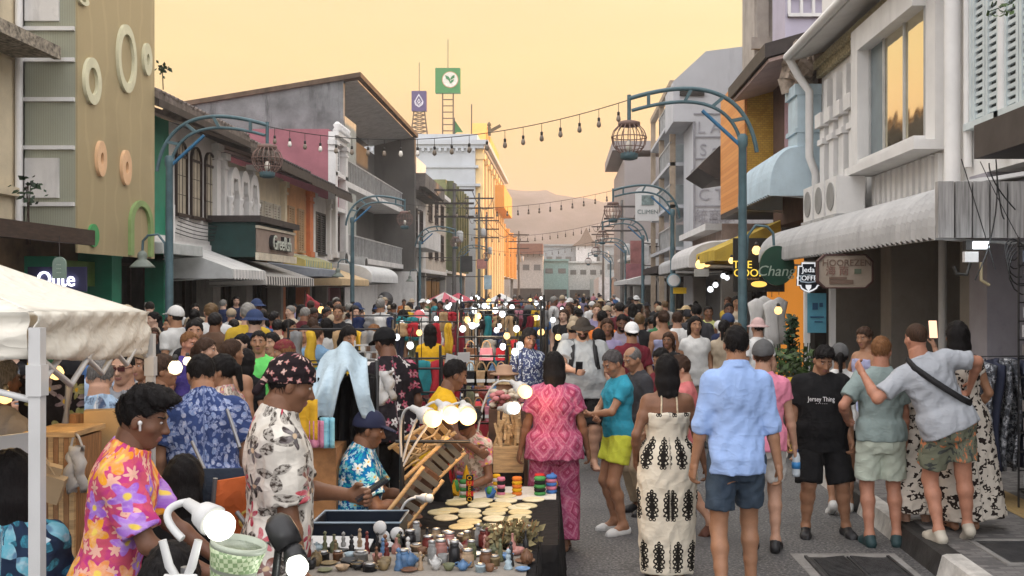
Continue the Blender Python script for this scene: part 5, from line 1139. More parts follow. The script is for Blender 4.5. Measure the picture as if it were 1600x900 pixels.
awning(FL, 21.7, 24.1, 0, .9, 3.05, 2.75, mat('grey_porch', (.42, .44, .42), .6), 'porch_awning', 'small grey porch sheet over the green shop door')
t = thing('sign_box', FL.pt(29, 0, 2.9), 'dark green box sign with brown face and cut out lettering on the left shops', 'sign')
mb = MB(); FL.box(mb, 27.1, 30.9, .0, 1.25, 2.86, 3.78); mb.build('box', mat('bottle_green', (.012, .045, .042), .6, .2), t)
mb = MB(); FL.box(mb, 27.15, 30.85, 1.252, 1.29, 3.0, 3.62); mb.build('face', mat('sign_taupe', (.30, .23, .19), .6, .1), t)
mb = MB(); FL.box(mb, 27.0, 31.0, .0, 1.42, 3.785, 3.95); mb.build('cap_moulding', DKROOF, t)
mb = MB(); FL.box(mb, 27.1, 30.9, 1.255, 1.36, 2.78, 2.98); FL.box(mb, 27.1, 30.9, 1.255, 1.33, 3.63, 3.70); mb.build('trim', mat('trim_cream', (.62, .56, .44), .6), t)
FL.text('GreeRsh', 29.2, 3.28, 1.292, .60, mat('letter_black', (.02, .02, .02), .5), t, .10, .95); FL.text('GreeRsh', 29.2, 3.28, 1.395, .57, mat('letter_pale', (.55, .58, .50), .5), t, .02, .93)
for (x, y, z, l) in ((-5.6, 0, 0, 0),): pass
# pendant shop signs on the left
a = at(93, 420, 15.5); t = thing('arch_sign', (a.x, 15.5, a.z-.15), 'small grey green arch topped sign hanging above the white tent', 'sign')
m = MB(); n = 10; m.prism([(-.10, -.15), (.10, -.15), (.10, .08)] + [(.10*math.cos(PI*k/n), .08+.10*math.sin(PI*k/n)) for k in range(1, n)] + [(-.10, .08)], lambda p, q_, d: (a.x+p, 15.5+d, a.z+q_), -.02, .02); m.build('board', mat('sage_board', (.22, .30, .25), .6), t)
m = MB(); m.tube([(a.x, 15.5, a.z+.18), (a.x, 15.5, a.z+.5)], .008, 5); m.build('hanger', DKROOF, t)
for k in range(3): text_mesh(('open', 'daily', '10-9')[k] if False else '\u2022\u2022\u2022', .07, mat('sage_text', (.42, .5, .42), .6), lambda p, q_, d, k=k: (a.x+p, 15.478-d, a.z+.06-.06*k+q_), t, 'mark', .004)
a = at(88, 437, 17.4); t = thing('neon_sign', (a.x, 17.4, a.z-.2), 'glowing white neon letters behind the arch topped sign', 'sign')
text_mesh('Oute', .36, glow('neon_white', (.86, .86, 1), 3.5), lambda p, q_, d: (a.x+p*.85, 17.4-d, a.z+q_), t, 'lettering', .03); B((a.x-.5, a.x+.5, 17.42, 17.46, a.z-.2, a.z+.22)).build('backing', mat('navy_board', (.03, .03, .08), .6), t)
# ---------------- right hand signs
def board(px0, px1, py0, py1, Y, col, name, label, cat='sign', th=.06, m_=None):
    a = at(px0, py0, Y); b = at(px1, py1, Y); c = (a+b)/2; t = thing(name, (c.x, Y, b.z), label, cat)
    return t, c, b.x-a.x, a.z-b.z
BKS = mat('sign_black', (.014, .013, .012), .5); YEL = glow('letter_yellow', (1, .68, .08), .9)
t, c, w_, h_ = board(1146, 1226, 372, 456, 19.2, None, 'cook_sign', 'black board sign with bold yellow letters behind the teal lamp post')
B((c.x-w_/2, c.x+w_/2, 19.2, 19.28, c.z-h_/2, c.z+h_/2)).build('board', BKS, t)
F0 = lambda cx, Y, cz: (lambda a, b, d: (cx+a, Y-.002-d, cz+b))
for tx, px, py, sz, mm in (('THE', 1160, 414, .20, YEL), ('COOK', 1171, 427, .20, YEL), ('RESTAURANT', 1171, 436, .06, mat('letter_tan', (.45, .25, .08), .5))):
    p = at(px, py, 19.2); text_mesh(tx, sz, mm, F0(p.x, 19.2, p.z), t, 'lettering', .02)
p = at(1186, 444, 18.6); t = thing('oval_sign', p, 'small glowing yellow oval sign below the cook sign', 'sign'); m = MB(); m.prism([(p.x+.14*math.cos(2*PI*k/24), p.z+.055*math.sin(2*PI*k/24)) for k in range(24)], lambda a, b, d: (a, d, b), 18.58, 18.63); m.build('panel', glow('oval_yellow', (1, .62, .12), 1.0), t); m = MB(); m.tube([(p.x, 18.6, p.z+.055), (p.x, 18.6, p.z+.2)], .008, 5); m.build('hanger', DKROOF, t)
t, c, w_, h_ = board(1187, 1241, 384, 446, 16.6, None, 'round_sign', 'dark green round bottomed sign with pale italic script under the ribbed awning')
m = MB(); m.prism([(c.x+w_/2*math.cos(2*PI*k/36), c.z+h_/2*math.sin(2*PI*k/36)) for k in range(36)], lambda a, b, d: (a, d, b), 16.58, 16.66); m.build('disc', mat('sign_green', (.012, .06, .035), .4), t)
p = at(1213, 424, 16.6); text_mesh('Chang', .24, mat('letter_sage', (.38, .47, .38), .5), lambda a, b, d: (p.x+a+b*.25, 16.578-d, p.z+b), t, 'lettering', .01)
t, c, w_, h_ = board(1242, 1284, 410, 457, 14.8, None, 'coffee_sign', 'black shield shaped coffee sign with glowing white outline'); wv = w_/2; hv = h_/2
sh_ = [(-.78, .78), (-.5, .78), (-.5, 1), (.5, 1), (.5, .78), (.95, .78), (.95, -.55), (.72, -.55), (.6, -.75), (.3, -.9), (0, -1), (-.3, -.9), (-.55, -.75), (-.62, -.55), (-.85, -.55)]
m = MB(); m.prism([(c.x+a*wv, c.z+b*hv) for a, b in sh_], lambda a, b, d: (a, d, b), 14.8, 14.85); m.build('board', mat('shield_navy', (.012, .016, .025), .4), t)
NW = glow('letter_white_lit', (.95, .97, 1), .55)
m = MB(); m.ringprism([(c.x+a*wv, c.z+b*hv) for a, b in sh_], [(c.x+a*wv*.9, c.z+b*hv*.9) for a, b in sh_], lambda a, b, d: (a, 14.798-d, b), 0, .02); m.build('outline', NW, t)
bx = [(-.6, .12), (0, .2), (.6, .12), (.6, -.3), (0, -.38), (-.6, -.3)]; m = MB(); m.ringprism([(c.x+a*wv, c.z+b*hv) for a, b in bx], [(c.x+a*wv*.9, c.z-.01+(b+.07)*hv*.82) for a, b in bx], lambda a, b, d: (a, 14.798-d, b), 0, .015); m.build('frame', mat('pale_blue_line', (.5, .62, .72), .5), t)
for tx, dz, sz in (('Jeda', .50, .11), ('COFFEE', -.06, .10)): text_mesh(tx, sz, NW, F0(c.x, 14.8, c.z+dz*hv), t, 'lettering', .01)
m = MB(); m.prism([(c.x+a*.05, c.z-.68*hv+b*.05) for a, b in ((-.8, .8), (.8, .8), (.7, -.1), (0, -1), (-.7, -.1))], lambda a, b, d: (a, 14.798-d, b), 0, .02); m.build('crest', NW, t)
t, c, w_, h_ = board(1279, 1362, 399, 449, 12.9, None, 'octagon_sign', 'beige eight sided board sign with faded brown lettering under the ribbed awning'); wv = w_/2; hv = h_/2
oc = [(-.74, 1), (.74, 1), (1, .6), (1, -.6), (.74, -1), (-.74, -1), (-1, -.6), (-1, .6)]
m = MB(); m.prism([(c.x+a*wv, c.z+b*hv) for a, b in oc], lambda a, b, d: (a, d, b), 12.9, 12.97); m.build('board', mat('octagon_beige', (.34, .28, .22), .6, .1), t)
m = MB(); m.ringprism([(c.x+a*wv*1.05, c.z+b*hv*1.07) for a, b in oc], [(c.x+a*wv*.995, c.z+b*hv*.99) for a, b in oc], lambda a, b, d: (a, d, b), 12.88, 12.99); m.build('rim', mat('maroon_rim', (.07, .03, .028), .6), t)
LB = mat('letter_brown', (.17, .11, .08), .6)
text_mesh('HOOREZEN', .115, LB, F0(c.x+.02, 12.9, c.z+.52*hv), t, 'lettering', .01); text_mesh('\u6d77 \u5357', .13, mat('letter_rust', (.24, .13, .10), .6), F0(c.x-.1, 12.9, c.z), t, 'lettering', .01)
for x0, x1, zz_, hh in ((-.6, .05, -.42, .016), (-.6, .3, -.66, .026)): tag(B((c.x+x0*wv, c.x+x1*wv, 12.885, 12.899, c.z+zz_*hv-hh, c.z+zz_*hv+hh)).build('text_line', LB, t))
B((c.x+.35*wv, c.x+.6*wv, 12.885, 12.899, c.z-.15*hv, c.z+.15*hv)).build('stamp', mat('stamp_green', (.12, .15, .10), .6), t)
# poster in shop window, yellow board, clock, tall white sign
t, c, w_, h_ = board(1262, 1291, 458, 520, 15.2, None, 'window_poster', 'light blue poster in the shop window below the coffee sign', 'poster')
B((c.x-w_/2, c.x+w_/2, 15.2, 15.23, c.z-h_/2, c.z+h_/2)).build('sheet', mat('poster_blue', (.10, .34, .46), .5, .15), t)
m = MB(); m.obox((c.x-.03, 15.19, c.z+.1), (.08, .012, .10)); m.obox((c.x+.06, 15.19, c.z+.12), (.05, .012, .06)); m.obox((c.x, 15.19, c.z-.06), (.2, .012, .02)); m.obox((c.x+.02, 15.19, c.z-.13), (.12, .012, .015)); m.build('print', mat('poster_ink', (.03, .10, .20), .5), t)
m = MB(); a0 = at(1254, 0, 15.4).x; m.box(a0, a0+.08, 15.25, 15.35, .15, 2.4); m.box(a0+.38, a0+.46, 15.25, 15.35, .15, 2.4); m.box(a0+.08, a0+.38, 15.27, 15.33, 2.3, 2.4); tag(m.build('window_frame', WHITE2), 'white shop window frame around the blue poster', 'frame')
p = at(1246, 600, 11.6); t = thing('a_board', (p.x, 11.6, .15), 'yellow standing sign board on the pavement behind the black shirt boy', 'sign')
m = MB(); m.obox((p.x, 11.6, .55), (.2, .03, .85), (-.12, 0, 0)); m.build('front_board', mat('board_yellow', (.66, .45, .03), .5), t); m = MB(); m.obox((p.x, 11.82, .55), (.19, .03, .85), (.12, 0, 0)); m.build('rear_leg', DKWOOD, t)
for k, tx in enumerate(('MENU', 'Tea', '50.-')): text_mesh(tx, .06, mat('letter_black', ()), lambda a, b, d, k=k: (p.x+a, 11.575-d-.03*(.3-k*.2)*0 + (.12*(.3-k*.17))*.9-.0, .85-k*.17+b), t, 'lettering', .01)
p = at(1053, 438, 29.5); t = thing('round_clock', p, 'round white sign with blue rim on the second right lamp post', 'sign')
m = MB(); m.prism([(p.x+.20*math.cos(2*PI*k/28), p.z+.20*math.sin(2*PI*k/28)) for k in range(28)], lambda a, b, d: (a, d, b), 29.5, 29.56); m.build('rim', mat('rim_blue', (.2, .35, .42), .5), t); m = MB(); m.prism([(p.x+.165*math.cos(2*PI*k/28), p.z+.165*math.sin(2*PI*k/28)) for k in range(28)], lambda a, b, d: (a, d, b), 29.47, 29.499); m.build('face', WHITE2, t)
p = at(1063, 454, 29.6); tag(B((p.x-.2, p.x+.18, 29.6, 29.66, p.z-.09, p.z+.09)).build('street_sign', mat('sign_yellow', (.75, .48, .01), .5), loc=p), 'small bright yellow sign plate beside the second right lamp post', 'sign')
t, c, w_, h_ = board(993, 1031, 290, 345, 46, None, 'tall_white_sign', 'white arch topped sign with grey picture high over the right pavement'); wv = w_/2; hv = h_/2
m = MB(); m.prism([(c.x-wv, c.z-hv), (c.x+wv, c.z-hv), (c.x+wv, c.z+hv*.62)] + [(c.x+wv*math.cos(PI*k/10), c.z+hv*.62+hv*.38*math.sin(PI*k/10)) for k in range(1, 10)] + [(c.x-wv, c.z+hv*.62)], lambda a, b, d: (a, d, b), 46, 46.2); m.build('board', WHITE2, t)
B((c.x-wv*.5, c.x+wv*.5, 45.96, 45.999, c.z-.1*hv, c.z+.45*hv)).build('picture', mat('pic_grey', (.22, .28, .27), .6, .5, 4), t); text_mesh('CLIMEN', .27, mat('pic_grey', ()), F0(c.x, 46, c.z-.5*hv), t, 'lettering', .02)
m = MB(); m.tube([(c.x+wv, 46.1, c.z), (4.7, 46.1, c.z)], .05, 6); m.build('bracket', DKROOF, t)
for px0, px1, py0, py1, Y, col, lb in ((985, 1006, 376, 412, 52, (.34, .14, .13), 'round cornered red brown board hanging beyond the white arch sign'), (1006, 1014, 382, 412, 50, (.6, .6, .58), 'slim white vertical board by the far right lamps'), (978, 1004, 412, 440, 56, (.26, .10, .11), 'dull crimson board low on the far right shops'), (756, 768, 430, 452, 60, (.45, .60, .66), 'light blue lit board near the gold buildings'), (1086, 1108, 420, 432, 24, (.45, .45, .42), 'small grey white board under the yellow canopy lights'), (720, 738, 400, 425, 66, (.05, .05, .05), 'black box board beside the olive building'), (745, 760, 405, 420, 80, (.5, .22, .18), 'small red board below the bank')):
    t, c, w_, h_ = board(px0, px1, py0, py1, Y, None, 'hanging_board', lb); B((c.x-w_/2, c.x+w_/2, Y, Y+.15, c.z-h_/2, c.z+h_/2)).build('board', mat('brd%d%d' % (px0, py0), col, .6, .25, 2), t)
    xe = 4.8 if px0 > 880 else -9.4; m = MB(); m.tube([(c.x, Y+.2, c.z+h_*.4), (xe, Y+.2, c.z+h_*.4)], .03, 5); m.build('bracket', DKROOF, t)
# ---------------- right shop canopies further along
awning(FR, 22.6, 25.6, 0, 1.45, 3.5, 2.62, mat('mustard_canopy', (.48, .34, .05), .7, .15), 'mustard_canopy', 'mustard yellow canvas canopy above the cook sign')
awning(FR, 26, 30, 0, 1.6, 3.2, 2.55, mat('pale_canopy', (.55, .54, .52), .6, .1), 'pale_canopy', 'pale grey rounded canopy beyond the mustard one', curved=True)
awning(FR, 31, 35, 0, 1.5, 3.0, 2.5, mat('ribbed_sheet', ()), 'shell_canopy', 'small ribbed shell canopy before the gabled hotel', curved=True)
awning(FR, 36, 42, 0, 1.5, 2.95, 2.6, DKROOF, 'black_canopy', 'black flat canopy with white front edge by the round clock sign')
awning(FR, 53, 66, 0, 1.5, 2.9, 2.3, mat('pale_canopy', ()), 'long_canopy', 'long far pale canopy on the right low shops')
# flood lamp with junction box, cables
p = at(1527, 383, 9.7); t = thing('flood_lamp', p, 'lit white flood lamp with junction box under the zinc awning end', 'lamp')
B((p.x-.10, p.x+.12, 9.72, 9.80, p.z-.045, p.z+.045)).build('housing', SOC, t); B((p.x-.035, p.x+.115, 9.70, 9.718, p.z-.035, p.z+.035)).build('lamp_face', glow('flood_white', (.85, .93, 1), 4), t)
B((p.x-.11, p.x+.02, 9.72, 9.78, p.z-.16, p.z-.06)).build('junction_box', WHITE2, t)
ld = bpy.data.lights.new('flood_light', 'AREA'); ld.energy = .8; ld.size = .2; ld.color = (.85, .93, 1); lo = bpy.data.objects.new('flood_light', ld); C.objects.link(lo); lo.location = (0, -.35, -.05); lo.rotation_euler = (R(65), 0, 0); lo.parent = t
m = MB(); m.tube([(p.x-.05, 9.75, p.z-.16), (p.x-.08, 9.75, p.z-.28), (p.x-.18, 9.75, p.z-.27), (p.x-.2, 9.75, p.z-.2)], .018, 6); m.build('conduit', SOC, t)
m = MB(); m.tube([(p.x+.06, 9.76, p.z-.16), (p.x+.06, 9.76, p.z-.33), (p.x+.14, 9.76, p.z-.38)], .016, 6); m.build('conduit', mat('conduit_tan', (.4, .33, .2), .6), t)
m = MB(); rr = random.Random(11)
for k in range(5):
    a = Vector(at(1500+rr.uniform(0, 70), 230+rr.uniform(0, 40), 9.5)); b = Vector(at(1520+rr.uniform(0, 80), 380+rr.uniform(-60, 60), 9.5)); mid = (a+b)/2+Vector((rr.uniform(-.15, .15), -.03, rr.uniform(-.3, .1)))
    m.tube([a*(1-f)**2+mid*2*f*(1-f)+b*f*f for f in [i/10 for i in range(11)]], rr.choice((.004, .005, .007)), 5)
for k in range(5): cx = at(1582, 390, 9.5); m.tube([(cx.x+.02*k+(.07+.02*k)*math.cos(j*.5), 9.5-.02*k, cx.z-.05*k+(.10+.03*k)*math.sin(j*.5)) for j in range(13)], .007, 5)
tag(m.build('cable_tangle', CAB), 'tangle of black cables looping beside the flood lamp', 'cables')
# plants and shopfront things on the right
LEAF = mat('leaf_green', (.06, .11, .025), .6, .5, 9); LEAF2 = mat('leaf_dark', (.022, .05, .020), .6, .5, 9)
def leafcloud(pts, size, rr, m):
    for c in pts:
        a = rr.uniform(0, 2*PI); b = rr.uniform(-.9, .9); s = size*rr.uniform(.6, 1.3); d = Vector((math.cos(a)*math.cos(b), math.sin(a)*math.cos(b), math.sin(b))); u = d.orthogonal().normalized()*s*.3; c = Vector(c)
        m.add([c, c+d*s*.5+u, c+d*s, c+d*s*.5-u], [(0, 1, 2, 3)])
rr = random.Random(5)
t = thing('potted_conifer', (at(1238, 0, 14.3).x, 14.3, .15), 'tall dark potted conifer in front of the orange shop light', 'plant')
c = t.location; m = MB(); leafcloud([(c.x+rr.gauss(0, .07)*(1.3-z), c.y+rr.gauss(0, .07)*(1.3-z), .15+.35+z) for z in [rr.uniform(0, 1.1) for _ in range(560)]], .09, rr, m); m.build('foliage', LEAF2, t)
MB().lathe([(.12, 0), (.16, .3), (.17, .32), (.14, .32)], c, 12).build('pot', mat('terracotta', (.35, .14, .07), .7), t); MB().tube([c+Vector((0, 0, .3)), c+Vector((0, 0, 1.35))], .015, 5).build('stem', DKWOOD, t)
for k, (px, Y, l) in enumerate(((1225, 13.6, 'broad leaved shrub in a pot beside the conifer'), (1256, 13.9, 'thin leafy plant with white flowers right of the conifer'))):
    t = thing('potted_shrub', (at(px, 0, Y).x, Y, .15), l, 'plant'); c = t.location; m = MB()
    leafcloud([(c.x+rr.gauss(0, .09), c.y+rr.gauss(0, .09), .15+rr.uniform(.3, 1.0)) for _ in range(220)], .11, rr, m); m.build('foliage', LEAF, t)
    MB().lathe([(.1, 0), (.14, .28), (.12, .28)], c, 12).build('pot', mat('grey_pot', (.2, .2, .2), .7), t)
    m = MB(); [m.tube([c+Vector((0, 0, .25)), c+Vector((rr.gauss(0, .1), rr.gauss(0, .1), 1.1))], .008, 4) for _ in range(5)]; m.build('stem', LEAF2, t)
tag(B((at(1205, 0, 19).x, at(1262, 0, 19).x, 19.3, 19.4, .2, 2.6)).build('lit_shop_wall', glow('amber_wall', (1, .36, .05), .42)), 'warm orange lit shop panel behind the conifer', 'panel')
for k, (px, py, Y) in enumerate(((1182, 472, 16.8), (1194, 468, 17.0), (1206, 474, 16.6), (1217, 470, 16.9))):
    p = at(px, py, Y); t = thing('white_dress', p, ('leftmost white dress hanging near the teal lamp post', 'second white dress hanging from the rail by the cook sign', 'third white dress on the rail by the cook sign', 'rightmost white dress on the rail next to the conifer')[k], 'dress', 'white dresses hanging outside the shop')
    m = MB(); m.lathe([(.14, -.72), (.12, -.5), (.10, -.25), (.13, -.12), (.15, -.02), (.07, .03), (.02, .06)], p, 14, M=Matrix.Diagonal((1, .3, 1))); m.build('cloth', WHITE, t); m = MB(); m.tube([p+Vector((0, 0, .1)), p+Vector((0, 0, .2))], .006, 4); m.build('hanger', DKROOF, t)
# shop lamps on the right
LAMPS = []
def bulb(p, kind, r, label, name='shop_lamp', cat='lamp', group=None, shade=None):
    t = thing(name, p, label, cat, group); p = Vector(p)
    MB().lathe([(r*.2, -r), (r*.8, -r*.7), (r, 0), (r*.75, r*.6), (r*.4, r*.95)], p, 12).build('bulb', glow('bulb_'+kind, (1, .62, .22) if kind == 'warm' else ((1, .8, .5) if kind == 'soft' else (.93, .97, 1)), {'warm': 1.7, 'soft': 1.7, 'cool': 1.7}[kind]), t)
    MB().lathe([(r*.45, 0), (r*.45, r*.5), (r*.25, r*.9)], p+Vector((0, 0, r*.9)), 8).build('socket', SOC, t); return t
for px, py, Y, kd, r, l in ((1182, 391, 18.9, 'warm', .085, 'warm globe lamp at the top of the cook sign'), (1143, 407, 22, 'warm', .07, 'warm small lamp at the corner of the pale canopy'), (1216, 485, 15, 'warm', .06, 'warm globe lamp beside the conifer'), (1220, 266, 20.6, 'warm', .06, 'warm lamp under the blue awning'), (1094, 413, 25, 'warm', .12, 'yellow canopy lamp over the right shops'), (1104, 411, 26, 'warm', .1, 'second yellow canopy lamp over the right shops'),
  (1110, 452, 30, 'cool', .09, 'white shop lamp strip left in the dark right shop'), (1118, 445, 32, 'cool', .09, 'white shop lamp strip right in the dark right shop'), (1130, 431, 27, 'cool', .07, 'small white shop lamp by the pale canopy'), (1136, 434, 28, 'cool', .07, 'smallest white shop lamp near the pale canopy'),
  (502, 484, 26, 'warm', .09, 'leftmost warm lamp of the lit food stall'), (512, 482, 28, 'warm', .08, 'upper warm lamp of the lit food stall'), (524, 488, 25, 'warm', .10, 'big warm lamp in the lit food stall'), (541, 491, 27, 'warm', .07, 'small warm lamp right in the lit food stall'), (556, 486, 30, 'warm', .08, 'warm lamp behind the second left lamp post'), (566, 490, 31, 'warm', .08, 'rightmost warm lamp of the lit food stall'),
  (472, 528, 16, 'warm', .05, 'warm lamp low among the left crowd')):
    bulb(at(px, py, Y), kd, r, l, group='lit lamps at the shops')
# black media rack and clothes rack on the right edge
t = thing('media_rack', (4.05, 8.6, .15), 'tall black wire rack full of small packets at the right edge', 'rack'); m = MB(); BKM = mat('black_metal', (.018, .018, .02), .45)
for k in range(5): m.box(3.78+k*.16, 3.79+k*.16, 8.5, 8.52, .15, 2.4)
for k in range(14): m.box(3.78, 4.44, 8.5, 8.52, .3+k*.155, .312+k*.155)
m.build('frame', BKM, t); rr = random.Random(4)
pm = [mat('packet_%d' % k, c, .4) for k, c in enumerate(((.35, .36, .38), (.06, .06, .07), (.22, .2, .19), (.5, .5, .5), (.10, .13, .18)))]
for k in range(4):
    for j in range(13):
        m = MB(); x0 = 3.80+k*.16; z0 = .32+j*.155; m.obox((x0+.06, 8.49, z0+.06), (.10*rr.uniform(.7, 1.1), .02, .11*rr.uniform(.75, 1.05)), (rr.uniform(-.1, .1), 0, rr.uniform(-.05, .05))); m.build('packet', rr.choice(pm), t)
q = N('camo_cloth'); v = q.co(); a1 = q.noise(v, 14, 3); a2 = q.noise(v, 32, 2); c_ = q.ramp(a1, [(.38, (.04, .045, .055)), (.45, (.16, .17, .19)), (.55, (.42, .43, .45)), (.62, (.07, .08, .10))], 'CONSTANT'); q.link(q.mix(q.step(a2, .5, .6), c_, (.03, .03, .035)), 'Base Color'); q.p.inputs['Roughness'].default_value = .9; CAMO = q.m
t = thing('clothes_rack', (3.72, 8.9, .15), 'low rack of grey camouflage shirts on the right pavement', 'clothes rack')
m = MB(); m.tube([(3.42, 8.9, .2), (3.42, 8.9, 1.38), (4.1, 9.0, 1.38), (4.1, 9.0, .2)], .014, 6); [m.tube([(x, y-.2, .17), (x, y+.2, .17)], .02, 6) for x, y in ((3.42, 8.9), (4.1, 9.0))]; m.build('frame', BKM, t)
for k in range(7):
    x = 3.44+k*.09; y = 8.88+k*.012; m = MB()
    m.grid(lambda u, v, x=x, y=y, k=k: (x+.03*math.sin(v*5+k)+.035*math.sin(u*9+k), y-.24+.48*u*(1-.35*max(0, v-.75)*4*.25), .42+.95*v-.10*abs(u-.5)*max(0, v-.6)*2.5), 8, 10); m.solid('shirt', CAMO if k % 3 else mat('navy_cloth', (.02, .025, .05), .9), t, t=.03)
# ---------------- distant and left props
def umbrella(px, py, Y, r, c1, c2, label):
    p = at(px, py, Y); t = thing('parasol', (p.x, Y, 0), label, 'parasol'); n = 8
    for par, cc in ((0, c1), (1, c2)):
        m = MB()
        for k in range(par, n, 2):
            a0, a1 = 2*PI*k/n, 2*PI*(k+1)/n; m.add([(p.x, Y, p.z+r*.35), (p.x+r*math.cos(a0), Y+r*math.sin(a0), p.z-r*.12), (p.x+r*math.cos(a1), Y+r*math.sin(a1), p.z-r*.12)], [(0, 1, 2)])
        m.build('canopy', mat('par%d_%d' % (px, par), cc, .7), t)
    m = MB(); m.tube([(p.x, Y, 0), (p.x, Y, p.z+r*.4)], .03, 6); m.build('pole', METALR, t)
umbrella(694, 468, 48, 1.0, (.50, .10, .14), (.6, .55, .52), 'red and white market parasol left of the street centre')
umbrella(716, 467, 52, .9, (.45, .07, .10), (.45, .07, .10), 'plain red market parasol behind the striped one')
for px, py, Y, sz, l in ((783, 467, 75, 1.4, 'far white pointed stall tent near the gold buildings'), (960, 469, 80, 1.2, 'low white stall tent on the right in the far crowd')):
    p = at(px, py, Y); t = thing('stall_tent', (p.x, Y, 0), l, 'tent'); m = MB(); s_ = sz; z0 = p.z-.35
    m.add([(p.x-s_, Y-s_, z0), (p.x+s_, Y-s_, z0), (p.x+s_, Y+s_, z0), (p.x-s_, Y+s_, z0), (p.x, Y, z0+s_*.55)], [(0, 1, 4), (1, 2, 4), (2, 3, 4), (3, 0, 4)]); m.build('canopy', WHITE2, t)
    m = MB(); [m.tube([(p.x+a*s_, Y+b*s_, 0), (p.x+a*s_, Y+b*s_, z0)], .03, 5) for a, b in ((-1, -1), (1, -1), (1, 1), (-1, 1))]; m.build('frame', METALR, t)
# ac units and dish on the left
for px, py, Y, l in ((572, 405, 41.8, 'white air conditioner unit on the wall below the pink house'), (590, 412, 46, 'second air conditioner unit farther along below the concrete block')):
    p = at(px, py, Y); p.x = -8.9; t = thing('air_conditioner', p, l, 'air conditioner'); B((-9.3, -8.85, Y-.4, Y+.4, p.z-.3, p.z+.3)).build('casing', METALR, t); m = MB(); m.prism([(Y+.24*math.cos(2*PI*k/16), p.z+.24*math.sin(2*PI*k/16)) for k in range(16)], lambda a, b, d: (d, a, b), -8.85, -8.83); m.build('fan_grille', DARK, t)
p = at(603, 467, 44); t = thing('satellite_dish', p, 'dark round satellite dish on the white wall of the concrete block', 'satellite dish'); MB().lathe([(.02, 0), (.2, .03), (.33, .1)], p, 18, M=Matrix.Rotation(R(100), 4, 'X')).build('dish', mat('dish_grey', (.12, .12, .12), .6), t); m = MB(); m.tube([p, p+Vector((-.3, .3, -.2))], .03, 6); m.build('arm', DKROOF, t)
t = thing('hanging_flag', at(478, 480, 27), 'crumpled red and blue flag hanging by the left shop front', 'flag'); p = t.location.copy(); m = MB(); m.grid(lambda u, v: (p.x+.35*u*(.4+.6*v)+.03*math.sin(v*9), p.y+.06*math.sin(u*8), p.z-.35+.7*v-.25*u), 8, 8, mat('flag_red', (.36, .05, .06), .8)); m.solid('cloth', None, t, t=.02); m = MB(); m.tube([p+Vector((-.05, 0, -.5)), p+Vector((-.02, 0, .45))], .012, 5); m.build('pole', DKROOF, t)
# roof weeds
p = at(255, 140, 22); t = thing('roof_sapling', (p.x, 22, p.z), 'spindly sapling growing on the roof beside the perforated screen', 'plant'); m = MB(); m.tube([p, p+Vector((-.02, 0, .5))], .012, 4); m.build('stem', DKWOOD, t); m = MB(); leafcloud([p+Vector((rr.gauss(0, .06), rr.gauss(0, .06), .42+rr.gauss(0, .06))) for _ in range(26)], .12, rr, m); m.build('foliage', LEAF2, t)
p = at(1560, 14, 9); t = thing('hanging_vine', p, 'sprig of bright green leaves hanging in at the top right corner', 'plant'); m = MB(); leafcloud([p+Vector((rr.uniform(-.1, .12), rr.gauss(0, .04), rr.gauss(0, .03)+.0)) for _ in range(26)], .07, rr, m); m.build('foliage', LEAF, t); m = MB(); m.tube([p+Vector((-.1, 0, -.03)), p+Vector((.12, 0, .05)), p+Vector((.3, .2, .3))], .006, 4); m.build('stem', LEAF2, t)
p = at(52, 300, 17.5); t = thing('wall_plant', p, 'scraggly plant growing from the left wall ledge', 'plant'); m = MB(); leafcloud([p+Vector((rr.gauss(0, .12), -.1+rr.gauss(0, .05), rr.gauss(0, .15))) for _ in range(34)], .13, rr, m); m.build('foliage', LEAF2, t); m = MB(); [m.tube([p+Vector((rr.uniform(-.1, .1), -.05, -.9)), p+Vector((rr.uniform(-.1, .1), -.08, .1))], .008, 4) for _ in range(4)]; m.build('stem', DKWOOD, t)
# ================================================================== cloth patterns ('pat' = metres round the body, metres up)
def pat(q, sc=1.0):
    a = q.n('ShaderNodeAttribute', attribute_name='pat').outputs['Vector']
    return q.n('ShaderNodeVectorMath', {0: a, 'Scale': sc}, operation='SCALE').outputs[0]
def cloth_fin(q, c, rough=.85):
    q.link(c, 'Base Color'); q.p.inputs['Roughness'].default_value = rough; q.p.inputs['Specular IOR Level'].default_value = .2; q.p.inputs['Specular IOR Level'].default_value = .1
    r1 = q.math('SUBTRACT', 1.0, q.math('MULTIPLY', q.math('ABSOLUTE', q.math('SUBTRACT', q.noise(q.co((1, 1, .45)), 5.5, 2), .5)), 5.0), clamp=True); r2 = q.math('SUBTRACT', 1.0, q.math('MULTIPLY', q.math('ABSOLUTE', q.math('SUBTRACT', q.noise(q.co((.6, .6, 1)), 11, 2), .5)), 6.0), clamp=True)
    h = q.math('ADD', q.math('ADD', q.math('POWER', r1, 2.0), q.math('MULTIPLY', q.math('POWER', r2, 2.0), .35)), q.math('MULTIPLY', q.noise(q.co(), 300, 2), .05)); q.bump(h, .42, .016); return q.m
def plain(name, col, var=.12):
    if name in MC: return MC[name]
    q = N(name); nz = q.noise(q.co(), 6, 4); c = q.ramp(nz, [(.3, tuple(x*(1-var) for x in col)), (.7, tuple(min(1, x*(1+var*.6)) for x in col))]); MC[name] = cloth_fin(q, c); return q.m
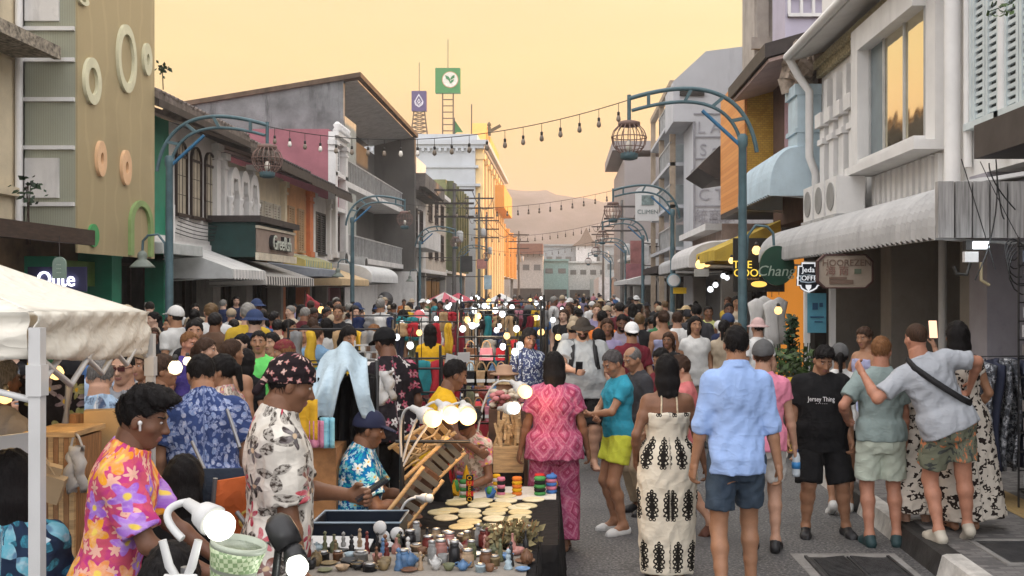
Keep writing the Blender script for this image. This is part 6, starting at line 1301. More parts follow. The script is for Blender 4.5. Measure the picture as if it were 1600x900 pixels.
def petals(q, vec, sc, size, n, depth=.38, rnd=.85):
    v = q.n('ShaderNodeVectorMath', {0: vec, 'Scale': sc}, operation='SCALE').outputs[0]
    vo = q.n('ShaderNodeTexVoronoi', {'Vector': v, 'Scale': 1.0, 'Randomness': rnd}, voronoi_dimensions='2D')
    d = q.n('ShaderNodeVectorMath', {0: v, 1: vo.outputs['Position']}, operation='SUBTRACT').outputs[0]
    s = q.n('ShaderNodeSeparateXYZ', {0: d}); cs = q.n('ShaderNodeSeparateColor', {0: vo.outputs['Color']})
    r = q.math('SQRT', q.math('ADD', q.math('MULTIPLY', s.outputs[0], s.outputs[0]), q.math('MULTIPLY', s.outputs[1], s.outputs[1])))
    ang = q.math('ADD', q.math('ARCTAN2', s.outputs[1], s.outputs[0]), q.math('MULTIPLY', cs.outputs[1], 6.28))
    pr = q.math('MULTIPLY', q.math('ADD', q.math('MULTIPLY', q.math('COSINE', q.math('MULTIPLY', ang, float(n))), depth*.5), 1-depth*.5), size)
    return q.step(q.math('SUBTRACT', pr, r), 0, size*.10), r, cs.outputs[0]
def floral(name, bg, cols, sc=9, size=.46, n=5, leaf=None, centre=None, bg2=None, sc2=None, warp=.35, second=None, depth=.5):
    q = N(name); v = pat(q); w = q.n('ShaderNodeTexNoise', {'Vector': v, 'Scale': 14.0}).outputs[1]
    v = q.n('ShaderNodeVectorMath', {0: v, 1: q.n('ShaderNodeVectorMath', {0: w, 'Scale': warp*.09}, operation='SCALE').outputs[0]}, operation='ADD').outputs[0]
    c = q.mix(q.step(q.noise(v, 11, 3), .4, .6), bg, bg2 or tuple(x*.8 for x in bg))
    if leaf:
        v2 = q.n('ShaderNodeVectorMath', {0: v, 1: (.37, .21, 0)}, operation='ADD').outputs[0]
        m, r, k = petals(q, v2, (sc2 or sc*1.25), .56, 3, .85); vein = q.step(q.noise(v2, sc*9, 2), .42, .62); c = q.mix(q.math('MULTIPLY', m, q.math('ADD', q.math('MULTIPLY', vein, .6), .4)), c, leaf)
    if second:
        v3 = q.n('ShaderNodeVectorMath', {0: v, 1: (.11, .53, 0)}, operation='ADD').outputs[0]; m, r, k = petals(q, v3, sc*1.5, .40, 6, .5); c = q.mix(m, c, second)
    m, r, k = petals(q, v, sc, size, n, depth); n_ = len(cols)
    fc = q.ramp(k, [(i/n_, cc) for i, cc in enumerate(cols)], 'CONSTANT'); fc = q.mix(q.step(r, .05, size*.75), q.mix(.55, fc, (.02, .01, .015)) if False else q.mix(.12, fc, (1, 1, 1)), fc); fc = q.mix(q.math('MULTIPLY', q.step(q.noise(v, sc*5, 2), .45, .65), .18), fc, (.9, .8, .8))
    c = q.mix(m, c, fc); c = q.mix(q.math('MULTIPLY', q.math('SUBTRACT', 1.0, q.step(r, size*.14, size*.24)), m), c, centre or (.75, .5, .05))
    MC[name] = cloth_fin(q, c); return q.m
def blotch(name, cols, sc=12, stops=None, detail=3):
    q = N(name); c = q.ramp(q.noise(pat(q), sc, detail), [(p, cc) for p, cc in zip(stops or [i/len(cols) for i in range(len(cols))], cols)], 'CONSTANT'); MC[name] = cloth_fin(q, c); return q.m
def sepv(q, v): return q.n('ShaderNodeSeparateXYZ', {0: v}).outputs
HAW1 = floral('purple_floral', (.62, .10, .16), [(.36, .13, .62), (.85, .36, .03), (.42, .18, .68), (.85, .28, .02), (.8, .30, .10)], 9.6, .58, 5, leaf=(.62, .10, .16), centre=(.85, .62, .12), bg2=(.52, .05, .22), second=(.80, .45, .35))
HAW2 = floral('white_floral', (.66, .62, .55), [(.40, .03, .06), (.035, .026, .025), (.05, .04, .03), (.45, .06, .08), (.20, .08, .06)], 7.5, .40, 5, leaf=(.045, .034, .028), centre=(.6, .45, .3), sc2=8.5, depth=.7)
HAW3 = floral('blue_floral', (.004, .13, .34), [(.62, .66, .62), (.68, .66, .60), (.55, .62, .64), (.10, .42, .48)], 14, .44, 5, leaf=(.02, .34, .40), centre=(.55, .33, .05), bg2=(.005, .06, .22), second=(.30, .50, .58), depth=.55)
HAW4 = floral('navy_leaf', (.035, .06, .17), [(.16, .23, .42), (.22, .28, .46), (.13, .19, .36)], 13, .62, 2, leaf=(.22, .27, .45), centre=(.05, .08, .2), depth=1.3)
HAW5 = floral('ocean_print', (.02, .035, .07), [(.45, .58, .64), (.10, .36, .46), (.55, .62, .64)], 6, .6, 2, leaf=(.05, .25, .34), centre=(.1, .2, .3), depth=1.2)
HAW6 = floral('black_floral', (.018, .015, .018), [(.30, .02, .06), (.5, .48, .46), (.22, .02, .05)], 9, .36, 5, centre=(.1, .02, .02))
PINKF = floral('cream_pink_floral', (.60, .52, .44), [(.48, .10, .14), (.55, .2, .22), (.3, .1, .1)], 10, .42, 5, leaf=(.2, .16, .12))
q = N('pink_batik'); v = pat(q); x, z, _ = sepv(q, v); a = q.math('PINGPONG', q.math('MULTIPLY', x, 5.0), .5); b = q.math('PINGPONG', q.math('MULTIPLY', z, 5.0), .5); dm = q.math('ADD', a, b); rings = q.step(q.math('SINE', q.math('MULTIPLY', dm, 22.0)), .35, .85)
fl, r_, k_ = petals(q, v, 46, .45, 4); c = q.mix(q.math('MULTIPLY', rings, .5), q.mix(q.math('MULTIPLY', fl, .4), (.34, .070, .145), (.48, .20, .28)), (.50, .23, .31)); c = q.mix(q.step(q.math('SINE', q.math('MULTIPLY', dm, 11.0)), .6, .9), c, (.28, .045, .10)); BATIK = cloth_fin(q, c)
COW = blotch('cow_print', [(.55, .50, .43), (.025, .018, .016), (.55, .50, .43), (.04, .03, .025)], 17, [0, .54, .66, .80], 2)
TROP = blotch('tropical_shorts', [(.06, .065, .06), (.16, .17, .12), (.55, .20, .09), (.10, .10, .085), (.36, .26, .15)], 13, [0, .42, .58, .68, .75], 3)
BAND = floral('bandana_print', (.018, .012, .014), [(.35, .12, .10), (.42, .25, .2), (.22, .05, .06)], 26, .32, 4, centre=(.5, .35, .3))
CHECK = blotch('navy_check', [(.03, .04, .09), (.35, .38, .42), (.03, .04, .09)], 26, [0, .55, .63], 1)
# dress with rows of black scroll motifs
q = N('scroll_dress'); v = pat(q); x, z, _ = sepv(q, v); cw, rh = .125, .345
row = q.math('FLOOR', q.math('DIVIDE', z, rh)); xs = q.math('ADD', q.math('DIVIDE', x, cw), q.math('MULTIPLY', row, .37)); fx = q.math('SUBTRACT', q.math('FRACT', xs), .5); fz = q.math('SUBTRACT', q.math('FRACT', q.math('DIVIDE', z, rh)), .5)
ax = q.math('MULTIPLY', q.math('ABSOLUTE', fx), cw); az = q.math('MULTIPLY', fz, rh); cell = q.math('FLOOR', xs)
cmb = q.n('ShaderNodeCombineXYZ', {0: ax, 1: az, 2: q.math('MULTIPLY', cell, .05)}).outputs[0]
def ringd(cx, cz, r, w):
    dx = q.math('SUBTRACT', ax, cx); dz = q.math('SUBTRACT', az, cz); d = q.math('SQRT', q.math('ADD', q.math('MULTIPLY', dx, dx), q.math('MULTIPLY', dz, dz))); return q.math('SUBTRACT', w, q.math('ABSOLUTE', q.math('SUBTRACT', d, r)))
f_ = q.math('SUBTRACT', .013, ax); f_ = q.math('MINIMUM', f_, q.math('SUBTRACT', .085, q.math('ABSOLUTE', az)))
for (cx, cz, r, w) in ((.026, .045, .013, .0065), (.024, .012, .011, .006), (.028, -.022, .014, .0065), (.018, .078, .011, .006), (.020, -.055, .012, .006), (.012, -.085, .010, .005), (0, .10, .008, .006), (0, 0, .012, .012), (.036, -.06, .006, .004)): f_ = q.math('MAXIMUM', f_, ringd(cx, cz, r, w))
f_ = q.math('ADD', f_, q.math('MULTIPLY', q.math('SUBTRACT', q.noise(cmb, 90, 2), .5), .007)); c = q.mix(q.step(f_, .0, .0015), (.66, .61, .50), (.016, .014, .012)); DRESS = cloth_fin(q, c)
den = q = N('denim'); nz = q.noise(q.co((1, 1, .3)), 5, 4); DENIM = cloth_fin(q, q.ramp(nz, [(.3, (.028, .042, .065)), (.7, (.06, .085, .115))]))
P_ = lambda n, c: plain('cloth_' + n, c)
BLKC = P_('black', (.012, .012, .013)); SKYB = P_('sky_blue', (.30, .43, .72)); GREYT = P_('grey', (.36, .38, .41)); LGREY = P_('pale_grey', (.37, .385, .385)); TEALT = P_('teal', (.035, .27, .37)); LIME = P_('lime', (.52, .56, .06)); PINKT = P_('pink', (.70, .24, .34)); SAGE = P_('sage', (.23, .29, .28)); MINT = P_('mint', (.50, .56, .47)); WHT = P_('white', (.66, .66, .64)); LAVT = P_('lavender', (.33, .34, .50)); CORAL = P_('coral', (.52, .16, .16)); KHAKI = P_('khaki', (.32, .25, .17)); PURP = P_('purple', (.07, .05, .22)); GRN = P_('neon_green', (.14, .60, .14)); YELW = P_('yellow', (.62, .36, .02)); ORAN = P_('orange', (.66, .18, .04)); NAVY = P_('navy', (.012, .018, .05)); BLUEP = P_('polo_blue', (.16, .28, .42)); PALEB = P_('pale_blue', (.42, .54, .66)); CHAR = P_('charcoal', (.05, .05, .055)); RED_ = P_('red', (.40, .03, .04)); MAROON = P_('maroon', (.14, .02, .03)); LYEL = P_('lemon', (.55, .58, .22))
SNW = mat('shoe_white', (.6, .6, .58), .6); SNB = mat('shoe_black', (.015, .015, .017), .5); BRN = mat('sandal_brown', (.11, .045, .03), .6); TEALC = mat('clog_teal', (.02, .05, .055), .6); CRM = mat('shoe_cream', (.50, .46, .38), .7)
def px(p, Y): return (p-VX)*Y/F
def std(pxc, top_y, Y, z=0): return dict(x=px(pxc, Y), y=Y, H=(CH-(top_y-HY)*Y/F) - z, z=z)
W = PI     # facing the camera
LFT, RGT = PI/2, -PI/2
VN = .0095
PP = {}
# ---------------------------------------------------------------- right foreground
PP['blue'] = person('man in a sky blue rolled sleeve shirt and denim shorts walking away', **std(1150, 508, 6.4), rz=.0, skin='tan', girth=.90, hair='crop', hairc='black', vox=VN,
   top=dict(mat=SKYB, sleeve=1.18, hem=.80, c=.020, collar=True, hw=.98, sr=(.072, .066)), bottom=dict(mat=DENIM, len=.72, flare=.015), shoes='sneaker', shoemat=SNW, armR=(.265, -.02, .80), armL=(-.26, .03, .80), footR=(.11, .10, .085), footL=(-.11, -.16, .10), toeL=.3, head=(.0, .0, 0))
PP['dress'] = person('woman in a cream dress with black scroll motifs, bare back, walking away', **std(1042, 556, 6.95), rz=.06, sex='f', skin='brown', girth=1.08, hair='bob', vox=VN, seam=PI/2*0+PI*.5,
   top=dict(mat=DRESS, name='dress', sleeve=0, up=1.245, hem=.06, c=.014, flare=.055, taper=.22, drape=.85), shoes='flip', armR=(.30, .02, .84), armL=(-.23, .05, .90), head=(-.1, .12, 0))
PP['pink'] = person('boy in a pink tee with white sleeves and grey cap seen from behind', **std(1192, 534, 7.7), rz=-.12, skin='fair', girth=.95, hair='crop', hairc='brown', hat='cap', hatmat=P_('cap_grey', (.10, .10, .10)), vox=VN,
   top=dict(mat=PINKT, sleeve=.5, hem=.82), bottom=dict(mat=P_('shorts_pale', (.5, .48, .45)), len=.75), shoes='sneaker', shoemat=SNB, armR=(.26, .06, .84), footR=(.10, -.02, .09), footL=(-.1, -.25, .14), toeL=.6, head=(-.25, .0, 0))
PP['boy'] = person('stocky boy in a black tee with white script, looking down', **std(1283, 540, 8.2), rz=W-.06, skin='tan', girth=1.28, belly=.03, hair='volume', vox=VN,
   top=dict(mat=BLKC, sleeve=.72, hem=.76, c=.03, sr=(.08, .085), hw=1.02), bottom=dict(mat=BLKC, len=.98, flare=.045), shoes='clog', shoemat=SNB, armR=(.30, .06, .84), armL=(-.24, .12, .86), footR=(.14, .02, .085), footL=(-.22, .0, .085), head=(.15, .42, 0), grip=(1.2, 1.2))
PP['capgirl'] = person('woman in a white tee and grey cap with black ponytail walking behind the boy', **std(1312, 540, 9.1), rz=-.2, sex='f', skin='tan', hair='pony', hat='cap', hatmat=P_('cap_grey', ()), top=dict(mat=WHT, sleeve=.6, hem=.84), bottom=dict(mat=BLKC, len=.5), shoes='sneaker', shoemat=SNW, armR=(.26, .03, .86), footL=(-.08, -.2, .12), toeL=.5)
PP['tube'] = person('woman in a lavender tube top and skirt standing on the right pavement', **std(1352, 512, 10.2, .15), rz=LFT+.5, sex='f', skin='tan', hair='bun', hairc='brown', top=dict(mat=LAVT, sleeve=0, up=1.30, hem=1.06), bottom=dict(mat=P_('skirt_blue', (.38, .44, .66)), kind='skirt', hem=.58, flare=.03), shoes='flip', armR=(.18, .26, 1.05), armL=(-.12, .28, 1.06), head=(.2, .2, 0))
PP['huggedman'] = person('man with short fair hair in a sage tee and mint shorts hugged by his friend', **std(1376, 526, 7.85), rz=-.15, skin='red', girth=1.02, hair='crop', hairc='ginger', vox=VN, top=dict(mat=SAGE, sleeve=.72, hem=.86, sr=(.07, .072)), bottom=dict(mat=MINT, len=.82, flare=.03), shoes='clog', shoemat=TEALC, armL=(-.26, .10, 1.02), armR=(.20, .06, .84), footR=(.13, .02, .085), footL=(-.09, -.02, .085), head=(-.4, .05, 0))
PP['greyman'] = person('man in a grey tee and tropical shorts with black sling strap hugging two friends', x=px(1478, 7.35), y=7.35, z=.156, H=1.60, rz=0, skin='red', girth=1.12, hair='buzz', hairc='brown', vox=VN, side=-.40, lean=.05, top=dict(mat=GREYT, sleeve=.78, hem=.84, hw=1.02, sr=(.07, .07)), bottom=dict(mat=TROP, len=.72, flare=.03), shoes='clog', shoemat=CRM, armL=(-.60, .12, 1.27), armR=(.27, .20, 1.18), elbR=(.8, -.2, .3), elbL=(-.3, -.3, -.6), footR=(.19, .06, .1), footL=(-.06, -.02, .085), toeR=.5, head=(.3, .0, -.05))
PP['longhair'] = person('woman with long dark hair in a black spotted cream dress right of the hug', x=px(1503, 7.75), y=7.75, z=.156, H=1.56, rz=.1, sex='f', skin='tan', hair='long', hairc='black', vox=VN, top=dict(mat=COW, name='dress', sleeve=.35, hem=.10, flare=.10, c=.015), shoes='flip', side=-.08, armR=(.2, .15, .95), armL=(-.2, .25, 1.0))
PP['spotted'] = person('smaller woman in a black spotted cream dress squeezed between the two hugging men', x=px(1432, 8.0), y=8.0, z=0, H=1.44, rz=.1, sex='f', skin='fair', hair='mid', hairc='brown', vox=VN, top=dict(mat=COW, name='dress', sleeve=.3, hem=.28, flare=.06, c=.015), shoes='flat', shoemat=BRN, armR=(.24, .14, 1.78), armL=(-.12, .22, 1.12), elbR=(.8, .3, -.4))
# ---------------------------------------------------------------- centre right
PP['batik'] = person('woman in a pink patterned blouse and matching trousers standing with her back turned', **std(866, 552, 7.7), rz=.05, sex='f', skin='brown', girth=1.22, hair='mid', vox=VN, top=dict(mat=BATIK, name='blouse', sleeve=.62, hem=.80, c=.022, flare=.02, sr=(.075, .085)), bottom=dict(mat=BATIK, name='trousers', len=1.98, flare=.045), shoes='flip', armR=(.29, .03, .86), armL=(-.29, .05, .86), head=(.0, .22, 0), seam=PI/2)
PP['bucket'] = person('heavy bearded man in a pale grey tee and dark bucket hat looking at his phone', **std(911, 497, 11.3), rz=W+.05, skin='fair', girth=1.42, belly=.06, hair='short', hairc='brown', beard=True, hat='bucket', hatmat=P_('bucket_dark', (.05, .042, .035)), top=dict(mat=LGREY, sleeve=.66, hem=.80, hw=1.0, sr=(.08, .085)), bottom=dict(mat=BLKC, len=.95, flare=.035), shoes='flip', shoemat=BRN, armR=(.12, .38, 1.13), elbR=(.8, -.2, -.6), armL=(-.34, .1, .86), footR=(.14, .0, .085), footL=(-.12, .06, .085), head=(-.1, .2, 0))
PP['teal'] = person('older woman in a teal tee and lime shorts with folded arms looking down', **std(966, 545, 8.3), rz=LFT+.35, sex='f', skin='tan', hair='crop', hairc='salt', vox=VN, top=dict(mat=TEALT, sleeve=.55, hem=.88), bottom=dict(mat=LIME, len=.55, flare=.03), shoes='flat', shoemat=SNW, armR=(-.06, .24, 1.07), elbR=(.9, -.1, -.3), armL=(.02, .26, 1.10), elbL=(-.9, -.1, -.3), head=(.15, .5, 0))
PP['old'] = person('older man with thinning grey hair and dark polo bending to see the stall', **std(1003, 541, 9.0), rz=LFT+.4, skin='tan', hair='thin', hairc='grey', top=dict(mat=CHAR, sleeve=.6), bottom=dict(mat=KHAKI, len=1.9), shoes='sneaker', shoemat=SNB, head=(.2, .4, 0), lean=.12)
PP['behindold'] = person('dark haired man in a maroon shirt close behind the older man', **std(1036, 545, 9.5), rz=LFT+.6, skin='tan', hair='short', top=dict(mat=MAROON, sleeve=.6), bottom=dict(mat=CHAR, len=1.9), shoes='sneaker', shoemat=SNB, head=(.2, .3, 0))
PP['coral'] = person('person in a coral tee partly hidden behind the woman in the scroll dress', **std(1068, 556, 8.1), rz=LFT-.2, skin='fair', hair='short', hairc='brown', top=dict(mat=CORAL, sleeve=.6), bottom=dict(mat=KHAKI, len=.8), shoes='clog', shoemat=BRN, head=(.3, .3, 0), footR=(.1, -.25, .14), toeR=.6)
PP['blackback'] = person('tall man in black tee and trousers walking away', **std(1088, 474, 15), rz=0, skin='fair', girth=1.1, hair='crop', top=dict(mat=CHAR, sleeve=.75, c=.025), bottom=dict(mat=BLKC, len=1.9), shoes='sneaker', shoemat=SNB)
PP['bluetube'] = person('woman with bun in a blue grey backless top walking away', **std(1037, 485, 14), rz=.1, sex='f', skin='tan', hair='bun', hairc='brown', top=dict(mat=LAVT, sleeve=0, up=1.27, hem=.95), bottom=dict(mat=NAVY, len=.5), shoes='flip')
PP['number'] = person('man in a white jersey with a dark back print walking away', **std(1058, 487, 14.6), rz=0, skin='fair', hair='crop', hairc='brown', girth=1.05, top=dict(mat=WHT, sleeve=.65), bottom=dict(mat=CHAR, len=.8), shoes='sneaker', shoemat=SNW)
PP['whitecap'] = person('person in a white backwards cap and dark tee heading down the right lane', **std(987, 505, 11.6), rz=.1, skin='tan', hair='crop', hat='backcap', hatmat=P_('cap_white', (.68, .68, .68)), top=dict(mat=MAROON, sleeve=.65), bottom=dict(mat=CHAR, len=.8), shoes='sneaker', shoemat=SNW)
PP['orange'] = person('man in a plain orange tee walking away beyond the bucket hat man', **std(941, 485, 14.5), rz=0, skin='tan', hair='crop', top=dict(mat=ORAN, sleeve=.6), bottom=dict(mat=CHAR, len=.8), shoes='sneaker', shoemat=SNB)
PP['singlet'] = person('dark man in a white and black singlet coming along the right pavement edge', **std(1139, 473, 16.5), rz=W, skin='dark', hair='crop', top=dict(mat=WHT, sleeve=.12), bottom=dict(mat=CHAR, len=.8), shoes='sneaker', shoemat=SNW)
PP['lemon'] = person('man in a pale lemon polo facing us in the right lane', **std(1107, 478, 17.5), rz=W, skin='brown', hair='crop', top=dict(mat=LYEL, sleeve=.6), bottom=dict(mat=CHAR, len=1.9), shoes='sneaker', shoemat=SNB)
PP['redhat'] = person('person in a pale hat with red band and white scarf by the potted plants', **std(1184, 498, 12.8), rz=.4, skin='fair', hair='crop', hat='bucket', hatmat=P_('hat_rose', (.55, .38, .36)), top=dict(mat=WHT, sleeve=.6), bottom=dict(mat=CHAR, len=1.9), shoes='sneaker', shoemat=SNB)
PP['facephone'] = person('dark bearded man in a violet grey shirt facing us with a phone', **std(972, 490, 13.4), rz=W, skin='dark', beard=True, hair='crop', top=dict(mat=P_('violet_grey', (.25, .22, .28)), sleeve=1.3), bottom=dict(mat=CHAR, len=1.9), shoes='sneaker', shoemat=SNB, armR=(.1, .34, 1.15), head=(0, .3, 0))
# ---------------------------------------------------------------- left foreground
PP['purple'] = person('young vendor in a bright purple and orange floral shirt at his stall', x=px(163, 3.8), y=3.8, H=1.60, rz=RGT+.22, skin='dark', girth=.90, hair='volume', vox=.008, lean=.20, seam=PI,
   top=dict(mat=HAW1, sleeve=.80, hem=.74, c=.022, collar=True, sr=(.074, .082), hw=1.0), bottom=dict(mat=BLKC, len=1.9), shoes='sneaker', shoemat=SNB, armR=(.14, .40, .98), elbR=(.5, -1, -.3), armL=(-.16, .40, .96), head=(-.05, .30, 0), grip=(.8, .8))
PP['bandana'] = person('vendor in a black bandana and white shirt with dark flowers holding a phone', x=px(430, 4.15), y=4.15, H=1.70, rz=RGT+.30, skin='brown', girth=.97, belly=.02, hair='crop', hat='bandana', hatmat=BAND, vox=.008, lean=.04, seam=PI,
   top=dict(mat=HAW2, sleeve=.88, hem=.78, c=.024, collar=True, sr=(.082, .09), hw=1.03), bottom=dict(mat=BLKC, len=1.9), shoes='sneaker', shoemat=SNB, armR=(.20, .10, .80), armL=(-.04, .30, 1.10), elbL=(-.7, -.5, -.6), head=(.05, .34, 0), grip=(.6, 1.0))
PP['seated'] = person('seated vendor in a blue and white flowered shirt and navy cap', x=px(546, 6.4), y=6.4, z=.0, H=1.66, rz=RGT+.12, skin='brown', girth=1.12, belly=.03, hair='crop', hat='cap', hatmat=mat('navy_cap', (.01, .014, .045), .8), vox=.009, pelvis=(0, 0, .47), lean=.18, seam=PI,
   top=dict(mat=HAW3, sleeve=.75, hem=.84, c=.026, collar=True, sr=(.078, .084)), bottom=dict(mat=KHAKI, len=.92, flare=.02), shoes='flip', footR=(.14, .42, .085), footL=(-.14, .40, .085), armR=(.12, .40, .66), armL=(-.08, .42, .66), head=(.0, .25, 0))
PP['leaf'] = person('bent man in a blue leaf print shirt with his back turned', x=px(318, 5.6), y=5.6, H=1.62, rz=.35, skin='tan', girth=1.15, hair='crop', vox=VN, lean=.28, top=dict(mat=HAW4, sleeve=.7, hem=.76, c=.028, collar=True, sr=(.08, .085)), bottom=dict(mat=BLKC, len=1.9), shoes='sneaker', shoemat=SNB, head=(.2, .4, 0))
PP['blackhair'] = person('seated woman with long black hair and black top beside the tent post', x=px(285, 4.4), y=4.4, z=0, H=1.56, rz=.2, sex='f', skin='tan', hair='long', vox=VN, pelvis=(0, 0, .58), top=dict(mat=BLKC, sleeve=.8, hem=.85), bottom=dict(mat=BLKC, len=1.9), shoes='flip', footR=(.12, .4, .085), footL=(-.12, .4, .085), armR=(.1, .35, .72), armL=(-.1, .35, .72), head=(0, .3, 0))
PP['ocean'] = person('seated woman in an ocean print shirt at the left edge', x=px(14, 3.75), y=3.75, z=0, H=1.6, rz=.3, sex='f', skin='tan', girth=1.15, hair='long', vox=VN, pelvis=(0, 0, .68), top=dict(mat=HAW5, sleeve=.7, hem=.85), bottom=dict(mat=BLKC, len=1.9), shoes='flip', footR=(.12, .4, .085), footL=(-.12, .4, .085), armR=(.1, .3, .8), armL=(-.1, .3, .8), head=(0, .3, 0))
PP['foredark'] = person('person with dark hair seated low in front of the woven lamp at the bottom edge', x=px(262, 3.0), y=3.0, z=0, H=1.55, rz=.1, sex='f', skin='brown', hair='mid', vox=VN, pelvis=(0, 0, .55), top=dict(mat=BLKC, sleeve=.8, hem=.85), bottom=dict(mat=BLKC, len=1.9), shoes='flip', footR=(.14, .42, .085), footL=(-.14, .42, .085), armR=(.1, .35, .5), armL=(-.1, .35, .5), head=(0, .35, 0))
PP['sunglass'] = person('man in sunglasses and a printed grey tee under the white tent', **std(193, 549, 6.6), rz=W-.1, skin='fair', hair='buzz', glasses=mat('lens_red_black', (.06, .012, .012), .2), top=dict(mat=P_('heather', (.24, .25, .27)), sleeve=.7), bottom=dict(mat=BLKC, len=.9), shoes='flip', head=(.1, .1, 0))
PP['backblue'] = person('person in a pale blue tee with a leaf print back under the tent', **std(152, 560, 6.0), rz=.3, skin='fair', hair='crop', hairc='grey', top=dict(mat=floral('pale_leaf', (.34, .46, .60), [(.06, .09, .16), (.60, .62, .62)], 5, .5, 3, leaf=(.10, .14, .2)), sleeve=.6), bottom=dict(mat=WHT, len=1.0), shoes='flip', head=(0, .5, 0), lean=.15)
PP['browngirl'] = person('brown haired woman smiling behind the man in sunglasses', **std(226, 550, 7.3), rz=W-.5, sex='f', skin='tan', hair='mid', hairc='brown', top=dict(mat=BLKC, sleeve=.1), bottom=dict(mat=BLKC, len=.5), shoes='flip')
PP['bareorange'] = person('tanned woman with sunglasses on her hair and bare shoulders by the tent post', **std(255, 556, 6.9), rz=RGT+.3, sex='f', skin='tan', hair='bun', hairc='brown', top=dict(mat=WHT, sleeve=0, up=1.27, hem=.95), bottom=dict(mat=BLKC, len=.5), shoes='flip')
PP['armscross'] = person('woman with crossed arms and bracelet at the far left under the tent', x=px(2, 5.2), y=5.2, H=1.6, rz=-.5, sex='f', skin='brown', hair='bun', hairc='grey', top=dict(mat=P_('taupe', (.36, .32, .28)), sleeve=.4), bottom=dict(mat=CHAR, len=1.9), shoes='flip', armR=(.0, .26, 1.06), armL=(.02, .28, 1.09), elbR=(.9, 0, -.3), elbL=(-.9, 0, -.3))
PP['purpletee'] = person('man in a dark purple tee standing before the lamp post on the left', **std(295, 519, 9.6), rz=RGT-.4, skin='red', hair='crop', hairc='ginger', top=dict(mat=PURP, sleeve=.6), bottom=dict(mat=CHAR, len=.8), shoes='sneaker', head=(-.1, .1, 0))
PP['smile'] = person('smiling woman with brown hair tied back looking right in the left crowd', **std(322, 530, 8.8), rz=RGT, sex='f', skin='fair', hair='pony', hairc='brown', top=dict(mat=P_('taupe', ()), sleeve=.4), bottom=dict(mat=CHAR, len=.5), shoes='flip')
PP['floralgirl'] = person('woman with black ponytail in a cream shirt with pink flowers', **std(350, 556, 6.9), rz=LFT-.2, sex='f', skin='tan', hair='pony', top=dict(mat=PINKF, sleeve=.7, hem=.78, collar=True), bottom=dict(mat=BLKC, len=1.9), shoes='sneaker', head=(.2, .1, 0))
PP['bareback'] = person('person with dark hair and bare shoulders seen from behind in the left crowd', **std(362, 531, 7.9), rz=-.3, sex='f', skin='tan', hair='crop', hairc='brown', top=dict(mat=BLKC, sleeve=0, up=1.22, hem=.9), bottom=dict(mat=CHAR, len=.6), shoes='flip', head=(-.3, 0, 0))
PP['neon'] = person('man in a neon green tee facing us in the left crowd', **std(404, 518, 9.9), rz=W+.2, skin='tan', hair='crop', top=dict(mat=GRN, sleeve=.6), bottom=dict(mat=CHAR, len=.8), shoes='sneaker')
PP['blackfall'] = person('woman with very long black hair in black next to the neon green tee', **std(385, 548, 8.9), rz=-.2, sex='f', skin='tan', hair='long', top=dict(mat=BLKC, sleeve=.6), bottom=dict(mat=BLKC, len=1.9), shoes='flip')
PP['glassgirl'] = person('woman in a white top beside the man in neon green', **std(424, 521, 10.4), rz=W-.3, sex='f', skin='fair', hair='mid', top=dict(mat=WHT, sleeve=.4), bottom=dict(mat=CHAR, len=.6), shoes='flip')
PP['maroonscarf'] = person('woman in a maroon headscarf among the left crowd', **std(443, 533, 9.0), rz=LFT+.3, sex='f', skin='tan', hair='long', hairc='ginger', hat='bandana', hatmat=P_('maroon_scarf', (.16, .03, .035)), top=dict(mat=P_('olive_top', (.15, .15, .09)), sleeve=.6), bottom=dict(mat=CHAR, len=1.9), shoes='flip')
PP['polo'] = person('man in a light blue polo walking away in the left lane', **std(494, 510, 11.3), rz=-.25, skin='fair', hair='crop', hairc='brown', girth=1.1, top=dict(mat=BLUEP, sleeve=.7, c=.025, collar=True), bottom=dict(mat=KHAKI, len=.8), shoes='sneaker', head=(-.3, 0, 0))
PP['backpack'] = person('man with a teal backpack and sunglasses on his head left of the blue polo', **std(452, 500, 13), rz=RGT, skin='tan', hair='short', top=dict(mat=CHAR, sleeve=.6), bottom=dict(mat=CHAR, len=.8), shoes='sneaker')
PP['greytee2'] = person('man in a grey tee facing us just left of the blue polo', **std(476, 509, 12.4), rz=W, skin='tan', hair='crop', top=dict(mat=P_('heather', ()), sleeve=.6), bottom=dict(mat=CHAR, len=.8), shoes='sneaker')
PP['blackhead'] = person('woman in black looking down right of the blue polo man', **std(541, 508, 10.6), rz=W+.5, sex='f', skin='tan', hair='mid', top=dict(mat=BLKC, sleeve=.7), bottom=dict(mat=BLKC, len=1.9), shoes='flip', head=(.2, .4, 0))
PP['blackflower'] = person('vendor in a black floral shirt and black cap bending over the jewellery stand', x=px(612, 8.2), y=8.2, H=1.66, rz=.5, skin='dark', girth=1.1, hair='crop', hat='cap', hatmat=BLKC, lean=.16, top=dict(mat=HAW6, sleeve=.8, hem=.76, c=.028), bottom=dict(mat=BLKC, len=1.9), shoes='sneaker', head=(.4, .3, 0))
PP['yellowvest'] = person('woman in a yellow vest bending over behind the warm clip lamps', x=px(676, 7.2), y=7.2, H=1.48, rz=RGT+.3, sex='f', skin='dark', hair='crop', lean=.25, top=dict(mat=YELW, sleeve=.25, hem=.8), bottom=dict(mat=BLKC, len=1.9), shoes='flip', armR=(.1, .35, .95), armL=(-.1, .35, .95), head=(0, .4, 0))
